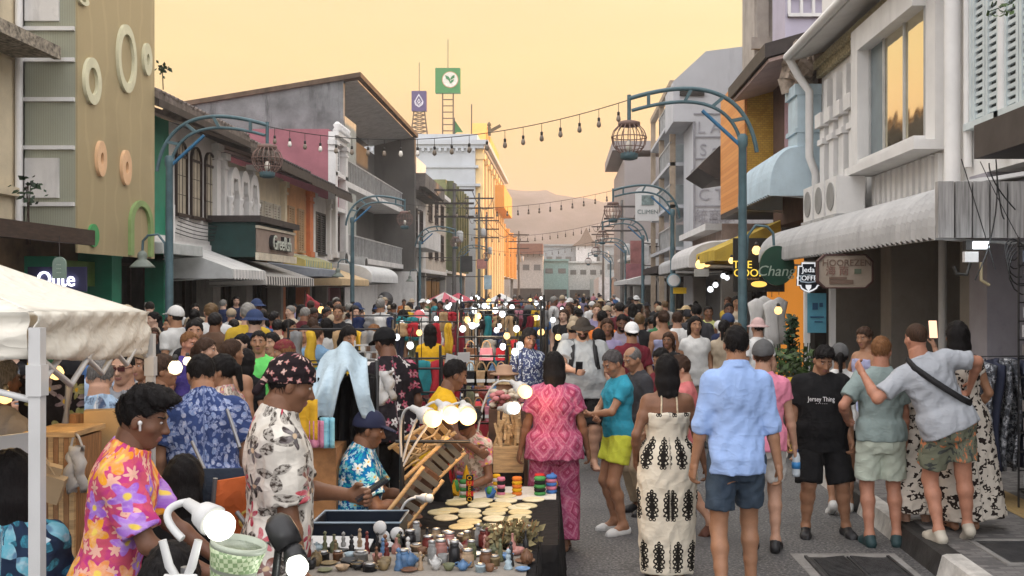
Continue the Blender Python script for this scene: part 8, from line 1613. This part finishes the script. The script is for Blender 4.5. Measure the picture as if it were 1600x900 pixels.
for k, x in enumerate((-.30, -.24, -.18)):
    t = thing('dried_posy', (x, 4.86+.03*k, TZ), ('leftmost', 'middle', 'rightmost')[k]+' bunch of dried leaves and twigs at the right end of the trinket table', 'posy', 'dried posies'); m = MB(); leafcloud([t.location+Vector((rr.gauss(0, .03), rr.gauss(0, .03), rr.uniform(.02, .12))) for _ in range(70)], .045, rr, m); m.build('leaves', LF, t); m = MB(); [m.tube([t.location, t.location+Vector((rr.gauss(0, .03), rr.gauss(0, .02), .13))], .003, 4) for _ in range(6)]; m.build('twigs', WOODM, t)
t = thing('navy_bin', (-1.02, 5.12, TZ), 'shallow navy plastic bin with pale rim in front of the seated vendor', 'bin'); m = MB(); m.box(-1.22, -.80, 5.0, 5.26, TZ, TZ+.006); [m.box(*b) for b in ((-1.22, -.80, 5.0, 5.006, TZ+.006, TZ+.1), (-1.22, -.80, 5.254, 5.26, TZ+.006, TZ+.1), (-1.22, -1.214, 5.006, 5.254, TZ+.006, TZ+.1), (-.806, -.80, 5.006, 5.254, TZ+.006, TZ+.1))]; m.build('shell', NAVYP, t)
m = MB(); m.tube([(-1.225, 4.995, TZ+.1), (-.795, 4.995, TZ+.1), (-.795, 5.265, TZ+.1), (-1.225, 5.265, TZ+.1), (-1.225, 4.995, TZ+.1)], .006, 6); m.build('rim', mat('rim_pale', (.25, .32, .38), .4), t)
for k, (x, y, rz, sx, lb) in enumerate(((-1.10, 4.90, .15, .22, 'long white cardboard sheet propped in front of the navy bin'), (-.98, 4.86, -.1, .14, 'second white sheet lying beside the propped cardboard'), (-1.22, 4.86, .3, .16, 'wooden slat lying at the left of the trinket table'))):
    m = MB(); m.obox((0, 0, 0), (sx, .09, .008), (.35, .05, rz)); tag(m.put('sheet' if k < 2 else 'slat', WPL if k < 2 else WOODP, (x, y, TZ+.03)), lb, 'sheet' if k < 2 else 'slat')
# ---------------- coaster and toy table
DZ = .50; table(-1.2, -.03, 5.85, 7.62, DZ, 'black cloth table with pale round coasters and bright toys'); CO = [mat('coaster_%d' % k, c, .7, .12, 20) for k, c in enumerate(((.56, .46, .24), (.60, .54, .36), (.50, .44, .26)))]
cz = [(640, 562), (745, 572), (757, 552), (845, 572), (872, 552), (868, 528), (600, 598), (700, 602), (815, 610), (828, 596), (590, 632), (702, 622), (700, 650), (820, 636), (935, 630), (938, 606), (935, 584), (965, 576), (662, 674), (800, 676), (925, 672), (915, 650), (1000, 546), (560, 606), (775, 690), (640, 545)]
for k, (a, b) in enumerate(cz):
    px_, py_ = 500+a/3, 600+b/3; Y = (CH-DZ)*F/(py_-HY); x = (px_-VX)*Y/F; st = rr.choice((1, 1, 2, 3)); c_ = k % 3
    t = tag(MB().lathe([(.074, 0), (.078, .003), (.078, .009), (.072, .012), (.02, .0105)], (0, 0, 0), 20).put('coaster', CO[c_], (min(x, -.11), Y, DZ+.001)), 'pale round woven coaster lying on the black cloth table', 'coaster', 'pale round coasters on the black table'); t.rotation_euler = (rr.uniform(-.03, .03), rr.uniform(-.03, .03), 0)
TC = [('red', (.45, .03, .03)), ('yellow', (.65, .36, .02)), ('orange', (.62, .17, .03)), ('white', (.62, .6, .58)), ('pink', (.55, .18, .26)), ('blue', (.06, .16, .42)), ('green', (.07, .26, .08)), ('black', (.02, .02, .02))]
tag(B((-.95, -.05, 7.12, 7.58, DZ+.0005, DZ+.004)).build('toy_cloth', plain('cloth_cream', (.55, .53, .48))), 'cream cloth under the bright toys', 'cloth')
tu = set()
for k in range(30):
    x = -.98+.93*rr.random(); y = 7.14+.40*rr.random(); shp = rr.choice(['pointed hat toy', 'stacked ring toy', 'folded paper boat', 'round doll'])
    if any((x-a)**2+(y-b)**2 < .0075 for a, b, *_ in tu): continue
    c1, c2 = rr.sample(range(8), 2); lb = '%s and %s %s on the toy cloth' % (TC[c1][0], TC[c2][0], shp)
    if any(u[2] == lb for u in tu): continue
    tu.add((x, y, lb)); t = thing('toy', (x, y, DZ+.004), lb, 'toy', 'bright toys on the black table', rr.uniform(0, 6)); m1, m2 = [plain('toy_'+TC[c][0], TC[c][1]) for c in (c1, c2)]; s_ = rr.uniform(.8, 1.3)
    def ad(mb, nm, mm): o = mb.build(nm, mm); o.parent = t
    if shp == 'pointed hat toy': ad(MB().lathe([(.05*s_, 0), (.05*s_, .01), (.035*s_, .03)], n=12), 'base', m1); ad(MB().lathe([(.038*s_, .03*s_), (.02*s_, .09*s_), (.003, .15*s_)], n=10), 'cone', m2)
    elif shp == 'stacked ring toy':
        for j in range(5): ad(MB().lathe([(.03*s_, j*.026), (.036*s_, j*.026+.012), (.03*s_, j*.026+.025)], n=12), 'ring', m1 if j % 2 else m2)
    elif shp == 'folded paper boat': mb = MB(); mb.add([(-.08*s_, 0, .06), (.08*s_, 0, .06), (0, .03, 0), (0, -.03, 0), (0, 0, .10*s_)], [(0, 2, 3), (1, 3, 2), (0, 3, 4), (3, 1, 4), (1, 2, 4), (2, 0, 4)]); ad(mb, 'hull', m1); ad(MB().lathe([(.022, .03), (.03, .05), (.02, .09*s_)], n=8), 'cargo', m2)
    else: ad(MB().lathe([(.03*s_, 0), (.04*s_, .03), (.03*s_, .06)], n=12), 'body', m1); ad(MB().lathe([(.008, .055*s_), (.026*s_, .07*s_), (.026*s_, .09*s_), (.006, .11*s_)], n=12), 'head', m2)
p = at(734, 775, 7.05); t = thing('letter_tower', (p.x, 7.05, DZ), 'yellow and black tower of stacked letters among the toys', 'toy')
for j, ch in enumerate('OREUO'):
    B((p.x-.024, p.x+.024, 7.035, 7.07, DZ+.005+j*.036, DZ+.005+j*.036+.034)).build('block', plain('toy_black', (.02, .02, .02)) if j % 2 == 0 else plain('toy_red', ()), t); text_mesh(ch, .042, plain('toy_yellow', (.65, .36, .02)), lambda a, b, d, j=j: (p.x+a, 7.033-d, DZ+.022+j*.036+b), t, 'letter', .006)
# leaning wooden slatted crafts
def craft(c, tilt, n, label, dark):
    t = thing('slatted_craft', c, label, 'wooden craft'); M = Matrix.Translation(c) @ Matrix.Rotation(tilt[2], 4, 'Z') @ Matrix.Rotation(tilt[1], 4, 'Y') @ Matrix.Rotation(tilt[0], 4, 'X')
    for e in (0, 1): m = MB(); m.tube([M @ Vector((-.20, 0, e*.17)), M @ Vector((.20, 0, e*.17))], .013, 8); m.build('rail', WOODP, t)
    for k in range(n): x = -.16+.32*k/(n-1); m = MB(); m.obox((0, 0, 0), (.036, .010, .15), M @ Matrix.Translation((x, -.002, .085)) @ Matrix.Rotation(.12*(k-n/2)/n, 4, 'Y')); m.build('slat', mat('slate_wood', (.12, .12, .11), .6, .3) if dark else WOODP, t)
    m = MB(); m.obox((0, 0, 0), (.40, .07, .10), M @ Matrix.Translation((0, .06, .06))); m.build('case', WOODK, t); return t
craft(at(690, 742, 6.35), (.5, -.75, .1), 7, 'dark slatted wooden craft leaning above the coasters', True); craft(at(672, 700, 6.6), (.7, -.55, -.2), 6, 'pale slatted wooden craft leaning behind the dark one', False); craft(at(660, 792, 6.15), (.4, -.9, .2), 6, 'lowest brown wooden craft leaning at the left of the coasters', True)
m = MB(); [m.tube(curve(at(625+rr.uniform(0, 70), 690+rr.uniform(0, 60), 6.5), at(650+rr.uniform(0, 60), 680+rr.uniform(0, 50), 6.45), at(650+rr.uniform(0, 75), 665+rr.uniform(0, 60), 6.5), 3), .008, 5) for _ in range(16)]; tag(m.build('stick_bundle', WOODP), 'bundle of pale bamboo sticks behind the leaning crafts', 'sticks')
m = MB(); m.tube([at(628, 640, 6.2), (at(628, 640, 6.2).x, 6.2, 0)], .015, 8); m.tube([at(618, 690, 6.2), at(735, 690, 6.2)], .010, 8); tag(m.build('lamp_stand', BKP), 'black upright pole with crossbar carrying the warm clip lamps', 'stand')
t = thing('wood_craft_box', (at(795, 0, 8).x, 8, 0), 'pale wooden box of carved sticks and birds by the woman in pink', 'box'); x0, x1 = at(772, 0, 8).x, at(818, 0, 8).x; B((x0, x1, 7.9, 8.1, .55, .75)).build('box', WOODP, t); B((x0, x1, 7.88, 8.12, 0, .55)).build('stand', BLKT, t); m = MB(); [m.obox((rr.uniform(x0+.02, x1-.02), 8+rr.uniform(-.08, .08), .80+rr.uniform(0, .12)), (.018, .018, rr.uniform(.1, .3)), (rr.uniform(-.4, .4), rr.uniform(-.4, .4), 0)) for _ in range(34)]; m.build('carved_sticks', WOODP, t)
t = thing('flower_tray', (at(795, 0, 8.5).x, 8.5, 1.0), 'tray of cream and pink paper flowers behind the pale wooden box', 'tray'); c = t.location; B((c.x-.16, c.x+.16, 8.4, 8.6, 0, .98)).build('tray', WOODK, t)
for col, nm in (((.6, .52, .40), 'cream'), ((.55, .22, .22), 'pink')): m = MB(); [m.lathe([(.005, 0), (.03, .01), (.035, .03), (.01, .045)], c+Vector((rr.uniform(-.15, .15), rr.uniform(-.08, .08), rr.uniform(-.03, .1))), 7) for _ in range(18)]; m.build('flowers', plain('flower_'+nm, col), t)
# ---------------- clothes stand with blue cloth, towels, jewellery rack
t = thing('dress_stand', (at(530, 0, 6.6).x, 6.6, 0), 'rail of long black dresses with a pale blue cloth thrown over it', 'clothes stand'); c = t.location
for k in range(7): a = c.x-.2+.066*k; m = MB(); m.grid(lambda u, v, a=a, k=k: (a+.028*math.sin(u*9+k)+.01*math.sin(v*8), 6.5+.22*u, .62+.80*v-.05*abs(u-.5)), 6, 8); m.solid('dress', BLKC, t, t=.03)
m = MB(); m.tube([(c.x-.24, 6.62, 0), (c.x-.24, 6.62, 1.5), (c.x+.24, 6.62, 1.5), (c.x+.24, 6.62, 0)], .014, 6); m.build('rail', BKP, t)
def cl(u, v): a = u-.5; return (c.x+.03+a*(.30+.20*v), 6.60-.26*min(1, v*1.6)+.035*math.sin(u*21)*v+.02*math.sin(u*9+v*6), 1.62-.26*abs(a)**1.2*(1-.3*v)-v*(.40+.16*math.sin(u*6+.6)+.09*math.sin(u*17))+.015*math.sin(u*13+v*5))
m = MB(); m.grid(cl, 26, 14); o = m.solid('blue_cloth', plain('cloth_ice', (.40, .50, .56)), None, t=.012); tag(o, 'pale blue cloth draped over the black dress rail', 'cloth')
for a, b, px_, py_, w_, h_, cl_, lb in (('yellow', 0, 476, 655, .16, .24, (.58, .34, .03), 'folded yellow cloth hanging behind the bandana vendor'), ('pink', 0, 495, 678, .10, .16, (.55, .22, .32), 'pink towel hanging beside the yellow cloth'), ('cyan', 0, 512, 676, .08, .18, (.22, .48, .58), 'light blue towel hanging right of the pink towel')):
    p = at(px_, py_, 6.15); m = MB(); m.grid(lambda u, v: (p.x+(u-.5)*w_, 6.15+.015*math.sin(u*12), p.z+(v-.5)*h_), 8, 6); tag(m.solid('towel', plain('towel_'+a, cl_), None, p, t=.03), lb, 'towel')
B((at(470, 0, 6.2).x-.05, at(525, 0, 6.2).x, 6.2, 6.5, .0, 1.0)).build('crate', WOODM, thing('wooden_counter', (at(500, 0, 6.2).x, 6.3, 0), 'plain brown wooden counter under the coloured towels', 'counter'))
t = thing('jewellery_rack', (at(576, 0, 8.9).x, 8.9, 0), 'white wire rack hung with rows of small jewellery cards', 'rack'); c = t.location
for k in range(9): m = MB(); m.tube([(c.x-.12, 8.9, 1.0+k*.06), (c.x+.12, 8.9, 1.0+k*.06)], .006, 5); m.build('rail', WPL, t)
for e in (-.12, .12): m = MB(); m.tube([(c.x+e, 8.9, 0), (c.x+e, 8.9, 1.52)], .01, 6); m.build('upright', WPL, t)
for k in range(8):
    for j in range(5): m = MB(); m.obox((c.x-.1+j*.05, 8.885, 1.03+k*.06), (.035, .006, .045), (0, rr.uniform(-.1, .1), 0)); m.build('card', [WPL, WOODK, CHROME, BKP][(k+j) % 4], t)
p = at(601, 600, 7.4); tag(MB().grid(lambda u, v: p+Vector(((u-.5)*(.13-.05*v)+.008*math.sin(v*13), .02*math.sin(u*9+v*7), -.13+.22*v-.03*(1-v)*math.sin(u*6))), 8, 8).solid('plastic_bag', WPL, None, p, t=.05), 'white carrier bag hanging by the black floral vendor', 'bag')
# ---------------- rows of handbags on black frames in the middle
def frame(x0, x1, y, zs, label):
    t = thing('bag_rack', ((x0+x1)/2, y, 0), label, 'rack', 'black display frames in the middle stalls')
    for x in (x0, x1): m = MB(); m.tube([(x, y, 0), (x, y, zs[-1]+.1)], .014, 6); m.build('post', BKP, t)
    for z in zs: m = MB(); m.tube([(x0, y, z), (x1, y, z)], .010, 6); m.build('rail', BKP, t)
frame(at(688, 0, 9.3).x, at(792, 0, 9.3).x, 9.3, (.75, 1.05, 1.36), 'nearest black tube frame hung with red and white bags'); frame(at(715, 0, 11.2).x, at(845, 0, 11.2).x, 11.2, (1.0, 1.45, 1.75), 'second black tube frame under the white bulbs'); frame(at(720, 0, 14).x, at(850, 0, 14).x, 14, (1.2, 1.8), 'third black tube frame farther down the middle'); frame(at(640, 0, 8.6).x, at(690, 0, 8.6).x, 8.6, (.8, 1.1, 1.3), 'small black tube frame behind the yellow vest')
bgc = [('red', (.35, .02, .03)), ('white', (.6, .6, .57)), ('black', (.02, .02, .022)), ('tan', (.40, .26, .14)), ('brown', (.12, .06, .035)), ('pink', (.5, .2, .24))]; bi = 0
for y, z0, pxs, w_ in ((9.25, 1.30, (700, 716, 735, 752, 768, 783), .13), (9.25, .98, (695, 712, 730, 748, 765, 780), .13), (9.2, .70, (700, 722, 745, 770), .15), (8.55, 1.05, (645, 660, 676), .13), (11.15, 1.40, (735, 760, 785, 812), .15), (11.15, .98, (728, 750, 775, 800), .16)):
    for px_ in pxs:
        x = at(px_, 0, y).x; nm, col = bgc[(bi*7+bi//6) % 6]; t = thing('handbag', (x, y, z0-.2), '%s handbag hanging on %s' % (nm, {1.30: 'the top rail of the nearest frame', .98: 'the middle rail of the nearest frame' if y < 10 else 'the lower rail of the second frame', .70: 'the bottom rail of the nearest frame', 1.05: 'the small frame behind yellow vest', 1.40: 'the upper rail of the second frame'}[z0]), 'handbag', 'handbags hung on the black frames'); bi += 1
        m = MB(); m.prism([(-w_/2, -.2), (w_/2, -.2), (w_*.42, -.07), (-w_*.42, -.07)], lambda a, b, d: (x+a, y+d, z0+b), -.045, .045); m.build('body', plain('bag_'+nm, col), t)
        m = MB(); m.tube([(x+w_*.33*math.cos(PI*i/8), y, z0-.08+.09*math.sin(PI*i/8)) for i in range(9)], .007, 5); m.build('handle', plain('bag_'+('black' if nm in ('red', 'white') else 'tan'), ()if nm in ('red', 'white') and bi > 4 else (.02, .02, .022) if nm in ('red', 'white') else (.40, .26, .14)), t)
        m = MB(); m.box(x-w_*.3, x+w_*.3, y-.05, y-.0455, z0-.17, z0-.14); m.build('trim', plain('bag_white', (.6, .6, .57)), t)
p = at(715, 560, 9.2); t = thing('open_booklet', p, 'open white price booklet propped on the nearest frame', 'booklet')
for e in (1, -1): m = MB(); m.obox(p+Vector((e*.055, 0, .01*e)), (.11, .006, .09), (.2, -.12*e+.1, e*.3)); m.build('page', WPL, t)
for k in range(5): tag(MB().lathe([(.12, 0), (.125, .01), (.07, .02), (.062, .075), (.02, .085)], (0, 0, 0), 18).put('straw_hat', mat('straw', (.46, .34, .18), .8, .2, 20) if k % 2 else mat('felt_tan', (.36, .22, .14), .8), (at(788+k % 2*4, 0, 8.6).x, 8.6, .95+.075*k)), ('lowest', 'second lowest', 'middle', 'second highest', 'topmost')[k]+' brimmed hat in the stack left of the woman in pink', 'hat', 'stacked brimmed hats')
B((at(772, 0, 8.6).x, at(806, 0, 8.6).x, 8.5, 8.75, 0, .95)).build('plinth', BLKT, thing('hat_plinth', (at(788, 0, 8.6).x, 8.6, 0), 'black draped plinth carrying the stack of brimmed hats', 'plinth'))
# ---------------- hanging bulbs in the middle stalls
bl = [(774, 485, 12), (785, 491, 11.5), (742, 486, 12), (747, 494, 11.4), (730, 500, 11.3), (744, 501, 12), (723, 514, 11), (738, 509, 11), (776, 516, 13), (807, 514, 11), (792, 525, 11), (812, 540, 9.6), (805, 550, 9.4), (786, 542, 11), (846, 519, 11.5), (872, 527, 11.8), (620, 527, 11), (641, 540, 10), (757, 478, 16), (800, 480, 17), (764, 470, 20), (790, 474, 22), (628, 505, 14), (700, 480, 18), (864, 500, 16), (838, 496, 18), (850, 488, 22), (878, 483, 24), (905, 480, 30), (930, 476, 34), (720, 470, 26), (748, 466, 30), (682, 498, 14), (655, 520, 12), (592, 505, 16)]
for k in range(34): Y_ = rr.uniform(13, 34); bl.append((rr.uniform(650, 850), 455+(1.95-rr.uniform(1.35, 1.75))*F/Y_-2, Y_))
WM = {37, 38, 41, 44, 45, 49, 52, 55, 57, 60, 62, 65, 3, 4, 5, 10, 14, 15, 20, 25, 28, 33}
for k, (a, b, Y) in enumerate(bl):
    p = at(a, b, Y); warm = k in WM; t = thing('hanging_bulb', p, '%s glowing market bulb %s' % ('warm' if warm else 'white', 'over the middle stalls' if Y < 13 else 'far down the middle stalls'), 'bulb', ('near ' if Y < 13 else 'far ')+('warm' if warm else 'white')+' market bulbs'); r = .036*(1 if Y < 15 else 1.2)
    MB().lathe([(.01, -r), (r*.8, -r*.6), (r, 0), (r*.7, r*.8), (r*.4, r)], p, 10).build('globe', glow('bulb_warm' if warm else 'bulb_cool', ()), t); m = MB(); m.tube([p+Vector((0, 0, r)), p+Vector((0, 0, r+.05))], .014, 6); m.tube([p+Vector((0, 0, r+.05)), p+Vector((.02, .05, .18)), p+Vector((.02, .05, -1.0))], .005, 4); m.build('cord', CAB, t)
for k, (a, b, Y, e, w_) in enumerate(((760, 500, 11.3, 14, 1), (800, 530, 10.5, 10, 0), (735, 520, 10.5, 9, 1), (632, 530, 10.4, 7, 1))):
    pl = bpy.data.lights.new('bulb_light', 'POINT'); pl.energy = e; pl.color = (1, .75, .45) if w_ else (1, .93, .84); pl.shadow_soft_size = .12; o = bpy.data.objects.new('bulb_light', pl); C.objects.link(o); o.location = at(a, b, Y)
# ---------------- plain stalls down the middle
sc_ = [plain('stall_cloth_%d' % k, c) for k, c in enumerate(((.02, .02, .022), (.30, .03, .04), (.03, .06, .16), (.35, .33, .30), (.05, .13, .10), (.24, .15, .09)))]
wh = ['behind the warm lamps', 'beside the black frames', 'under the white bulbs', 'past the bulbs', 'by the second left lamp post', 'in mid street', 'further along', 'near the far awnings', 'at the far middle', 'deep in the market']
gk = ['jar', 'box', 'pot', 'bowl', 'bottle', 'figure']
for k, (x, y) in enumerate(((-2.3, 9.6), (-1.0, 10.3), (-1.2, 12.6), (-2.5, 12.2), (-1.4, 15.6), (-2.7, 16), (-1.5, 19), (-2.6, 22), (-1.6, 26), (-2.4, 31))):
    table(x-.55, x+.55, y-.4, y+.4, .8, 'draped market table number of goods %s' % wh[k] if False else '%s draped market table %s' % (['black', 'red', 'navy', 'grey', 'green', 'brown'][k % 6], wh[k]), sc_[k % 6])
    us = set()
    for j in range(8 if k < 6 else 5):
        gx = x-.45+.9*(j/(7 if k < 6 else 4)); kd = rr.choice(gk); ci = rr.randrange(len(GC))
        if (kd, ci) in us: continue
        us.add((kd, ci)); trinket(kd, ci, gx, y+rr.uniform(-.3, .2), .80, rr.uniform(.05, .08), rr.uniform(.12, .3), 'on the table '+wh[k], 'goods on the tables down the street')
# ---------------- racks of hanging goods filling the middle
IT = [('scarf', .10, .42, .02), ('shirt', .17, .34, .04), ('cloth bag', .14, .18, .06), ('sarong', .13, .5, .02)]; GI = [('red', (.38, .03, .04)), ('white', (.58, .57, .54)), ('black', (.016, .016, .018)), ('tan', (.40, .27, .15)), ('maroon', (.16, .02, .03)), ('navy', (.02, .03, .08)), ('teal', (.03, .2, .22)), ('yellow', (.6, .38, .04)), ('pink', (.5, .22, .27)), ('grey', (.22, .22, .22))]
for k, (xa, xb, y, zs, wh_) in enumerate(((-2.2, -1.2, 8.4, (.9, 1.35), 'rack behind the dress rail'), (-1.75, -.95, 9.9, (.9, 1.3), 'rack under the first bulbs'), (-2.9, -1.8, 10.8, (1.0, 1.55), 'rack left of the white bulbs'), (-.95, -.2, 12.0, (.9, 1.4), 'rack by the checked vendor'), (-2.2, -1.2, 13.4, (1.55,), 'rack past the white bulbs'), (-3.0, -1.9, 14.6, (1.6,), 'rack near the yellow top woman'), (-1.5, -.3, 15.2, (1.0, 1.6), 'rack in mid street'), (-2.8, -1.5, 18, (1.6,), 'rack beyond mid street'), (-1.4, -.3, 20, (1.6,), 'rack toward the awnings'))):
    frame(xa, xb, y, zs, 'black tube '+wh_); us = set()
    for z in zs:
        n = int((xb-xa)/.155)
        for j in range(n):
            nm, w_, L_, th_ = rr.choice(IT); cn, cc = rr.choice(GI)
            if (nm, cn, z) in us: continue
            us.add((nm, cn, z)); x = xa+.08+j*.155; L_ = min(L_, .42) if len(zs) > 1 else L_
            m = MB(); m.grid(lambda u, v: (x+(u-.5)*w_*(1.15-.3*v)+.012*math.sin(v*9+j), y-.02+.03*math.sin(u*7+j)+.01*math.sin(v*12), z-.01-L_+L_*v-.04*abs(u-.5)*v), 5, 6)
            tag(m.solid(nm.replace(' ', '_'), plain('hang_'+cn, cc), None, (x, y, z), t=th_), '%s %s on the %s %s' % (cn, nm, '' if len(zs) == 1 else ('upper rail of the' if z == zs[-1] else 'lower rail of the'), wh_) if len(zs) > 1 else '%s %s on the %s' % (cn, nm, wh_), nm, 'goods hanging on the market racks')
# ---------------- left stall goods under the tent
t = thing('slatted_crate', (-2.35, 4.75, 0), 'upright wooden slatted display box behind the near tent post', 'crate')
for k in range(9): B((-2.46+k*.024, -2.438+k*.024, 4.7, 4.72, .70, 1.28)).build('slat', WOODM if k % 2 else WOODP, t)
B((-2.46, -2.245, 4.72, 4.98, .70, 1.27)).build('box', WOODM, t); B((-2.47, -2.235, 4.68, 5.0, 1.282, 1.305)).build('lid', WOODP, t); B((-2.46, -2.245, 4.72, 4.98, 0, .69)).build('plinth', BLKT, t)
t = thing('tan_panel_box', (-2.2, 5.0, .7), 'tall tan wooden box panel with dark edge right of the slatted box', 'box'); m = MB(); m.obox((-2.29, 5.1, 1.18), (.17, .10, .36), (0, .0, .35)); m.build('panel', mat('tan_board', (.50, .33, .15), .6, .1, 3), t); m = MB(); m.obox((-2.395, 5.03, 1.17), (.06, .06, .355), (0, 0, -.3)); m.build('edge', WOODM, t); B((-2.45, -2.15, 5.0, 5.3, 0, .99)).build('plinth', BLKT, t)
FLB = floral('charcoal_floral', (.022, .020, .024), [(.26, .22, .24), (.30, .32, .12), (.2, .16, .2)], 9, .5, 5, depth=.6); p = at(80, 640, 5.3); m = MB(); m.grid(lambda u, v: (p.x+(u-.5)*.34, 5.3+.02*math.sin(u*11), p.z+(v-.5)*.36), 10, 6); o = m.solid('hung_shirt', FLB, None, p, t=.03); a_ = o.data.attributes.new('pat', 'FLOAT_VECTOR', 'POINT'); a_.data.foreach_set('vector', np.array([(v.co.x, v.co.z, 0) for v in o.data.vertices], np.float32).ravel()); tag(o, 'dark shirt with grey flowers hung under the tent', 'shirt')
for k, (a, b, rz) in enumerate(((72, 745, .5), (80, 762, .2))):
    p = at(a, b, 4.55); t = thing('paper_bag', p, ('upper', 'lower')[k]+' brown paper carrier bag hanging beside the near tent post', 'bag', 'paper bags by the tent post'); m = MB(); m.obox(p, (.10, .05, .12), (.2, .35, rz)); m.build('bag', mat('kraft_paper', (.42, .32, .20), .8, .1), t); m = MB(); m.tube(curve(p+Vector((-.03, -.03, .055)), p+Vector((-.03, -.03, .17)), p+Vector((.03, -.03, .06))), .004, 5); m.build('handle', mat('kraft_paper', ()), t)
p = at(118, 728, 4.7); t = thing('white_bag', p, 'crumpled white plastic bag hanging from the tan box', 'bag'); MB().grid(lambda u, v: p+Vector(((u-.5)*(.085-.04*v)+.006*math.sin(v*13), .015*math.sin(u*9+v*7), -.11+.2*v-.02*(1-v)*math.sin(u*7))), 8, 8).solid('bag', WPL, t, t=.04); m = MB(); m.tube(curve(p+Vector((-.02, 0, .09)), p+Vector((0, 0, .2)), p+Vector((.03, 0, .09))), .006, 5); m.build('handle', WPL, t)
p = at(22, 700, 4.1); m = MB(); m.obox((0, 0, 0), (.17, .02, .11), (0, -.12, .1)); tag(m.put('white_board', WPL, p), 'white rounded chair back board behind the ocean print woman', 'board')
m = MB(); [m.tube([at(95+k*4, 690, 5.0), at(112-k*3, 600, 5.0)], .012, 6) for k in range(3)]; tag(m.build('bundled_poles', CHROME), 'slanting bundled metal poles behind the tan box', 'poles')
# folding chairs between the vendors
def chair(x, y, rz, fab, lb):
    t = thing('folding_chair', (x, y, 0), lb, 'chair', None, 0); M = Matrix.Translation((x, y, 0)) @ Matrix.Rotation(rz, 4, 'Z') @ Matrix.Diagonal((1, 1, 1.24, 1)); W_ = lambda a, b, c: M @ Vector((a, b, c))
    for e in (-1, 1):
        m = MB(); m.tube([W_(e*.2, .18, 0), W_(e*.2, -.2, .45), W_(e*.2, -.28, .92)], .011, 6); m.build('rear_leg', CHROME, t); m = MB(); m.tube([W_(e*.2, -.22, 0), W_(e*.2, .2, .45)], .011, 6); m.build('front_leg', CHROME, t)
    m = MB(); m.grid(lambda u, v: W_(-.2+.4*u, -.2+.4*v, .45-.03*math.sin(PI*u)), 6, 4); m.solid('seat', fab, t, t=.012); m = MB(); m.grid(lambda u, v: W_(-.2+.4*u, -.21-.07*v-.02*math.sin(PI*u), .55+.36*v), 6, 4); m.solid('backrest', fab, t, t=.012)
    return t
ch_ = chair(px(330, 4.75), 4.75, 1.0, plain('canvas_orange', (.55, .13, .04)), 'small folding chair with faded orange canvas back'); chair(px(388, 5.0), 5.05, .2, plain('canvas_navy', (.03, .04, .06)), 'dark navy folding chair left of the bandana vendor')
p = at(338, 755, 4.45); text_mesh('CH', .12, plain('print_gold', (.55, .38, .10)), lambda a, b, d: Matrix.Translation((px(330, 4.75), 4.75, 0)) @ Matrix.Rotation(1.0, 4, 'Z') @ Vector((a, -.285-d, .93+b)), ch_, 'print', .004)
for a, lb in (([at(300, 690, 5.2), at(345, 790, 5.0)], 'bare steel tube slanting behind the orange folding chair'), ([at(355, 640, 5.6), at(375, 700, 5.4)], 'short steel tube by the leaf print man'), ([at(370, 800, 4.3), at(430, 880, 4.2)], 'lower steel trestle tube left of the bandana vendor')): tag(MB().tube(a, .010, 6).build('trestle_tube', CHROME), lb, 'tube')
table(-2.1, -1.35, 2.6, 3.15, .92, 'near left vendor table with dark cloth at the bottom edge')
for k in range(9):
    kd = rr.choice(['figure', 'bowl', 'box', 'pot']); ci = rr.randrange(len(GC)); trinket(kd, ci, -1.55+.16*(k % 5), 3.9+.14*(k//5), .72, .03, .07, ('first', 'second', 'third', 'fourth', 'fifth')[k % 5]+(' from left in the near row of the low counter' if k < 5 else ' from left in the rear row of the low counter'), 'trinkets on the low counter')
table(-1.62, -.82, 3.8, 4.15, .72, 'narrow black cloth counter in front of the bandana vendor') if False else table(-1.65, -.85, 3.84, 4.14, .715, 'narrow dark counter in front of the bandana vendor')
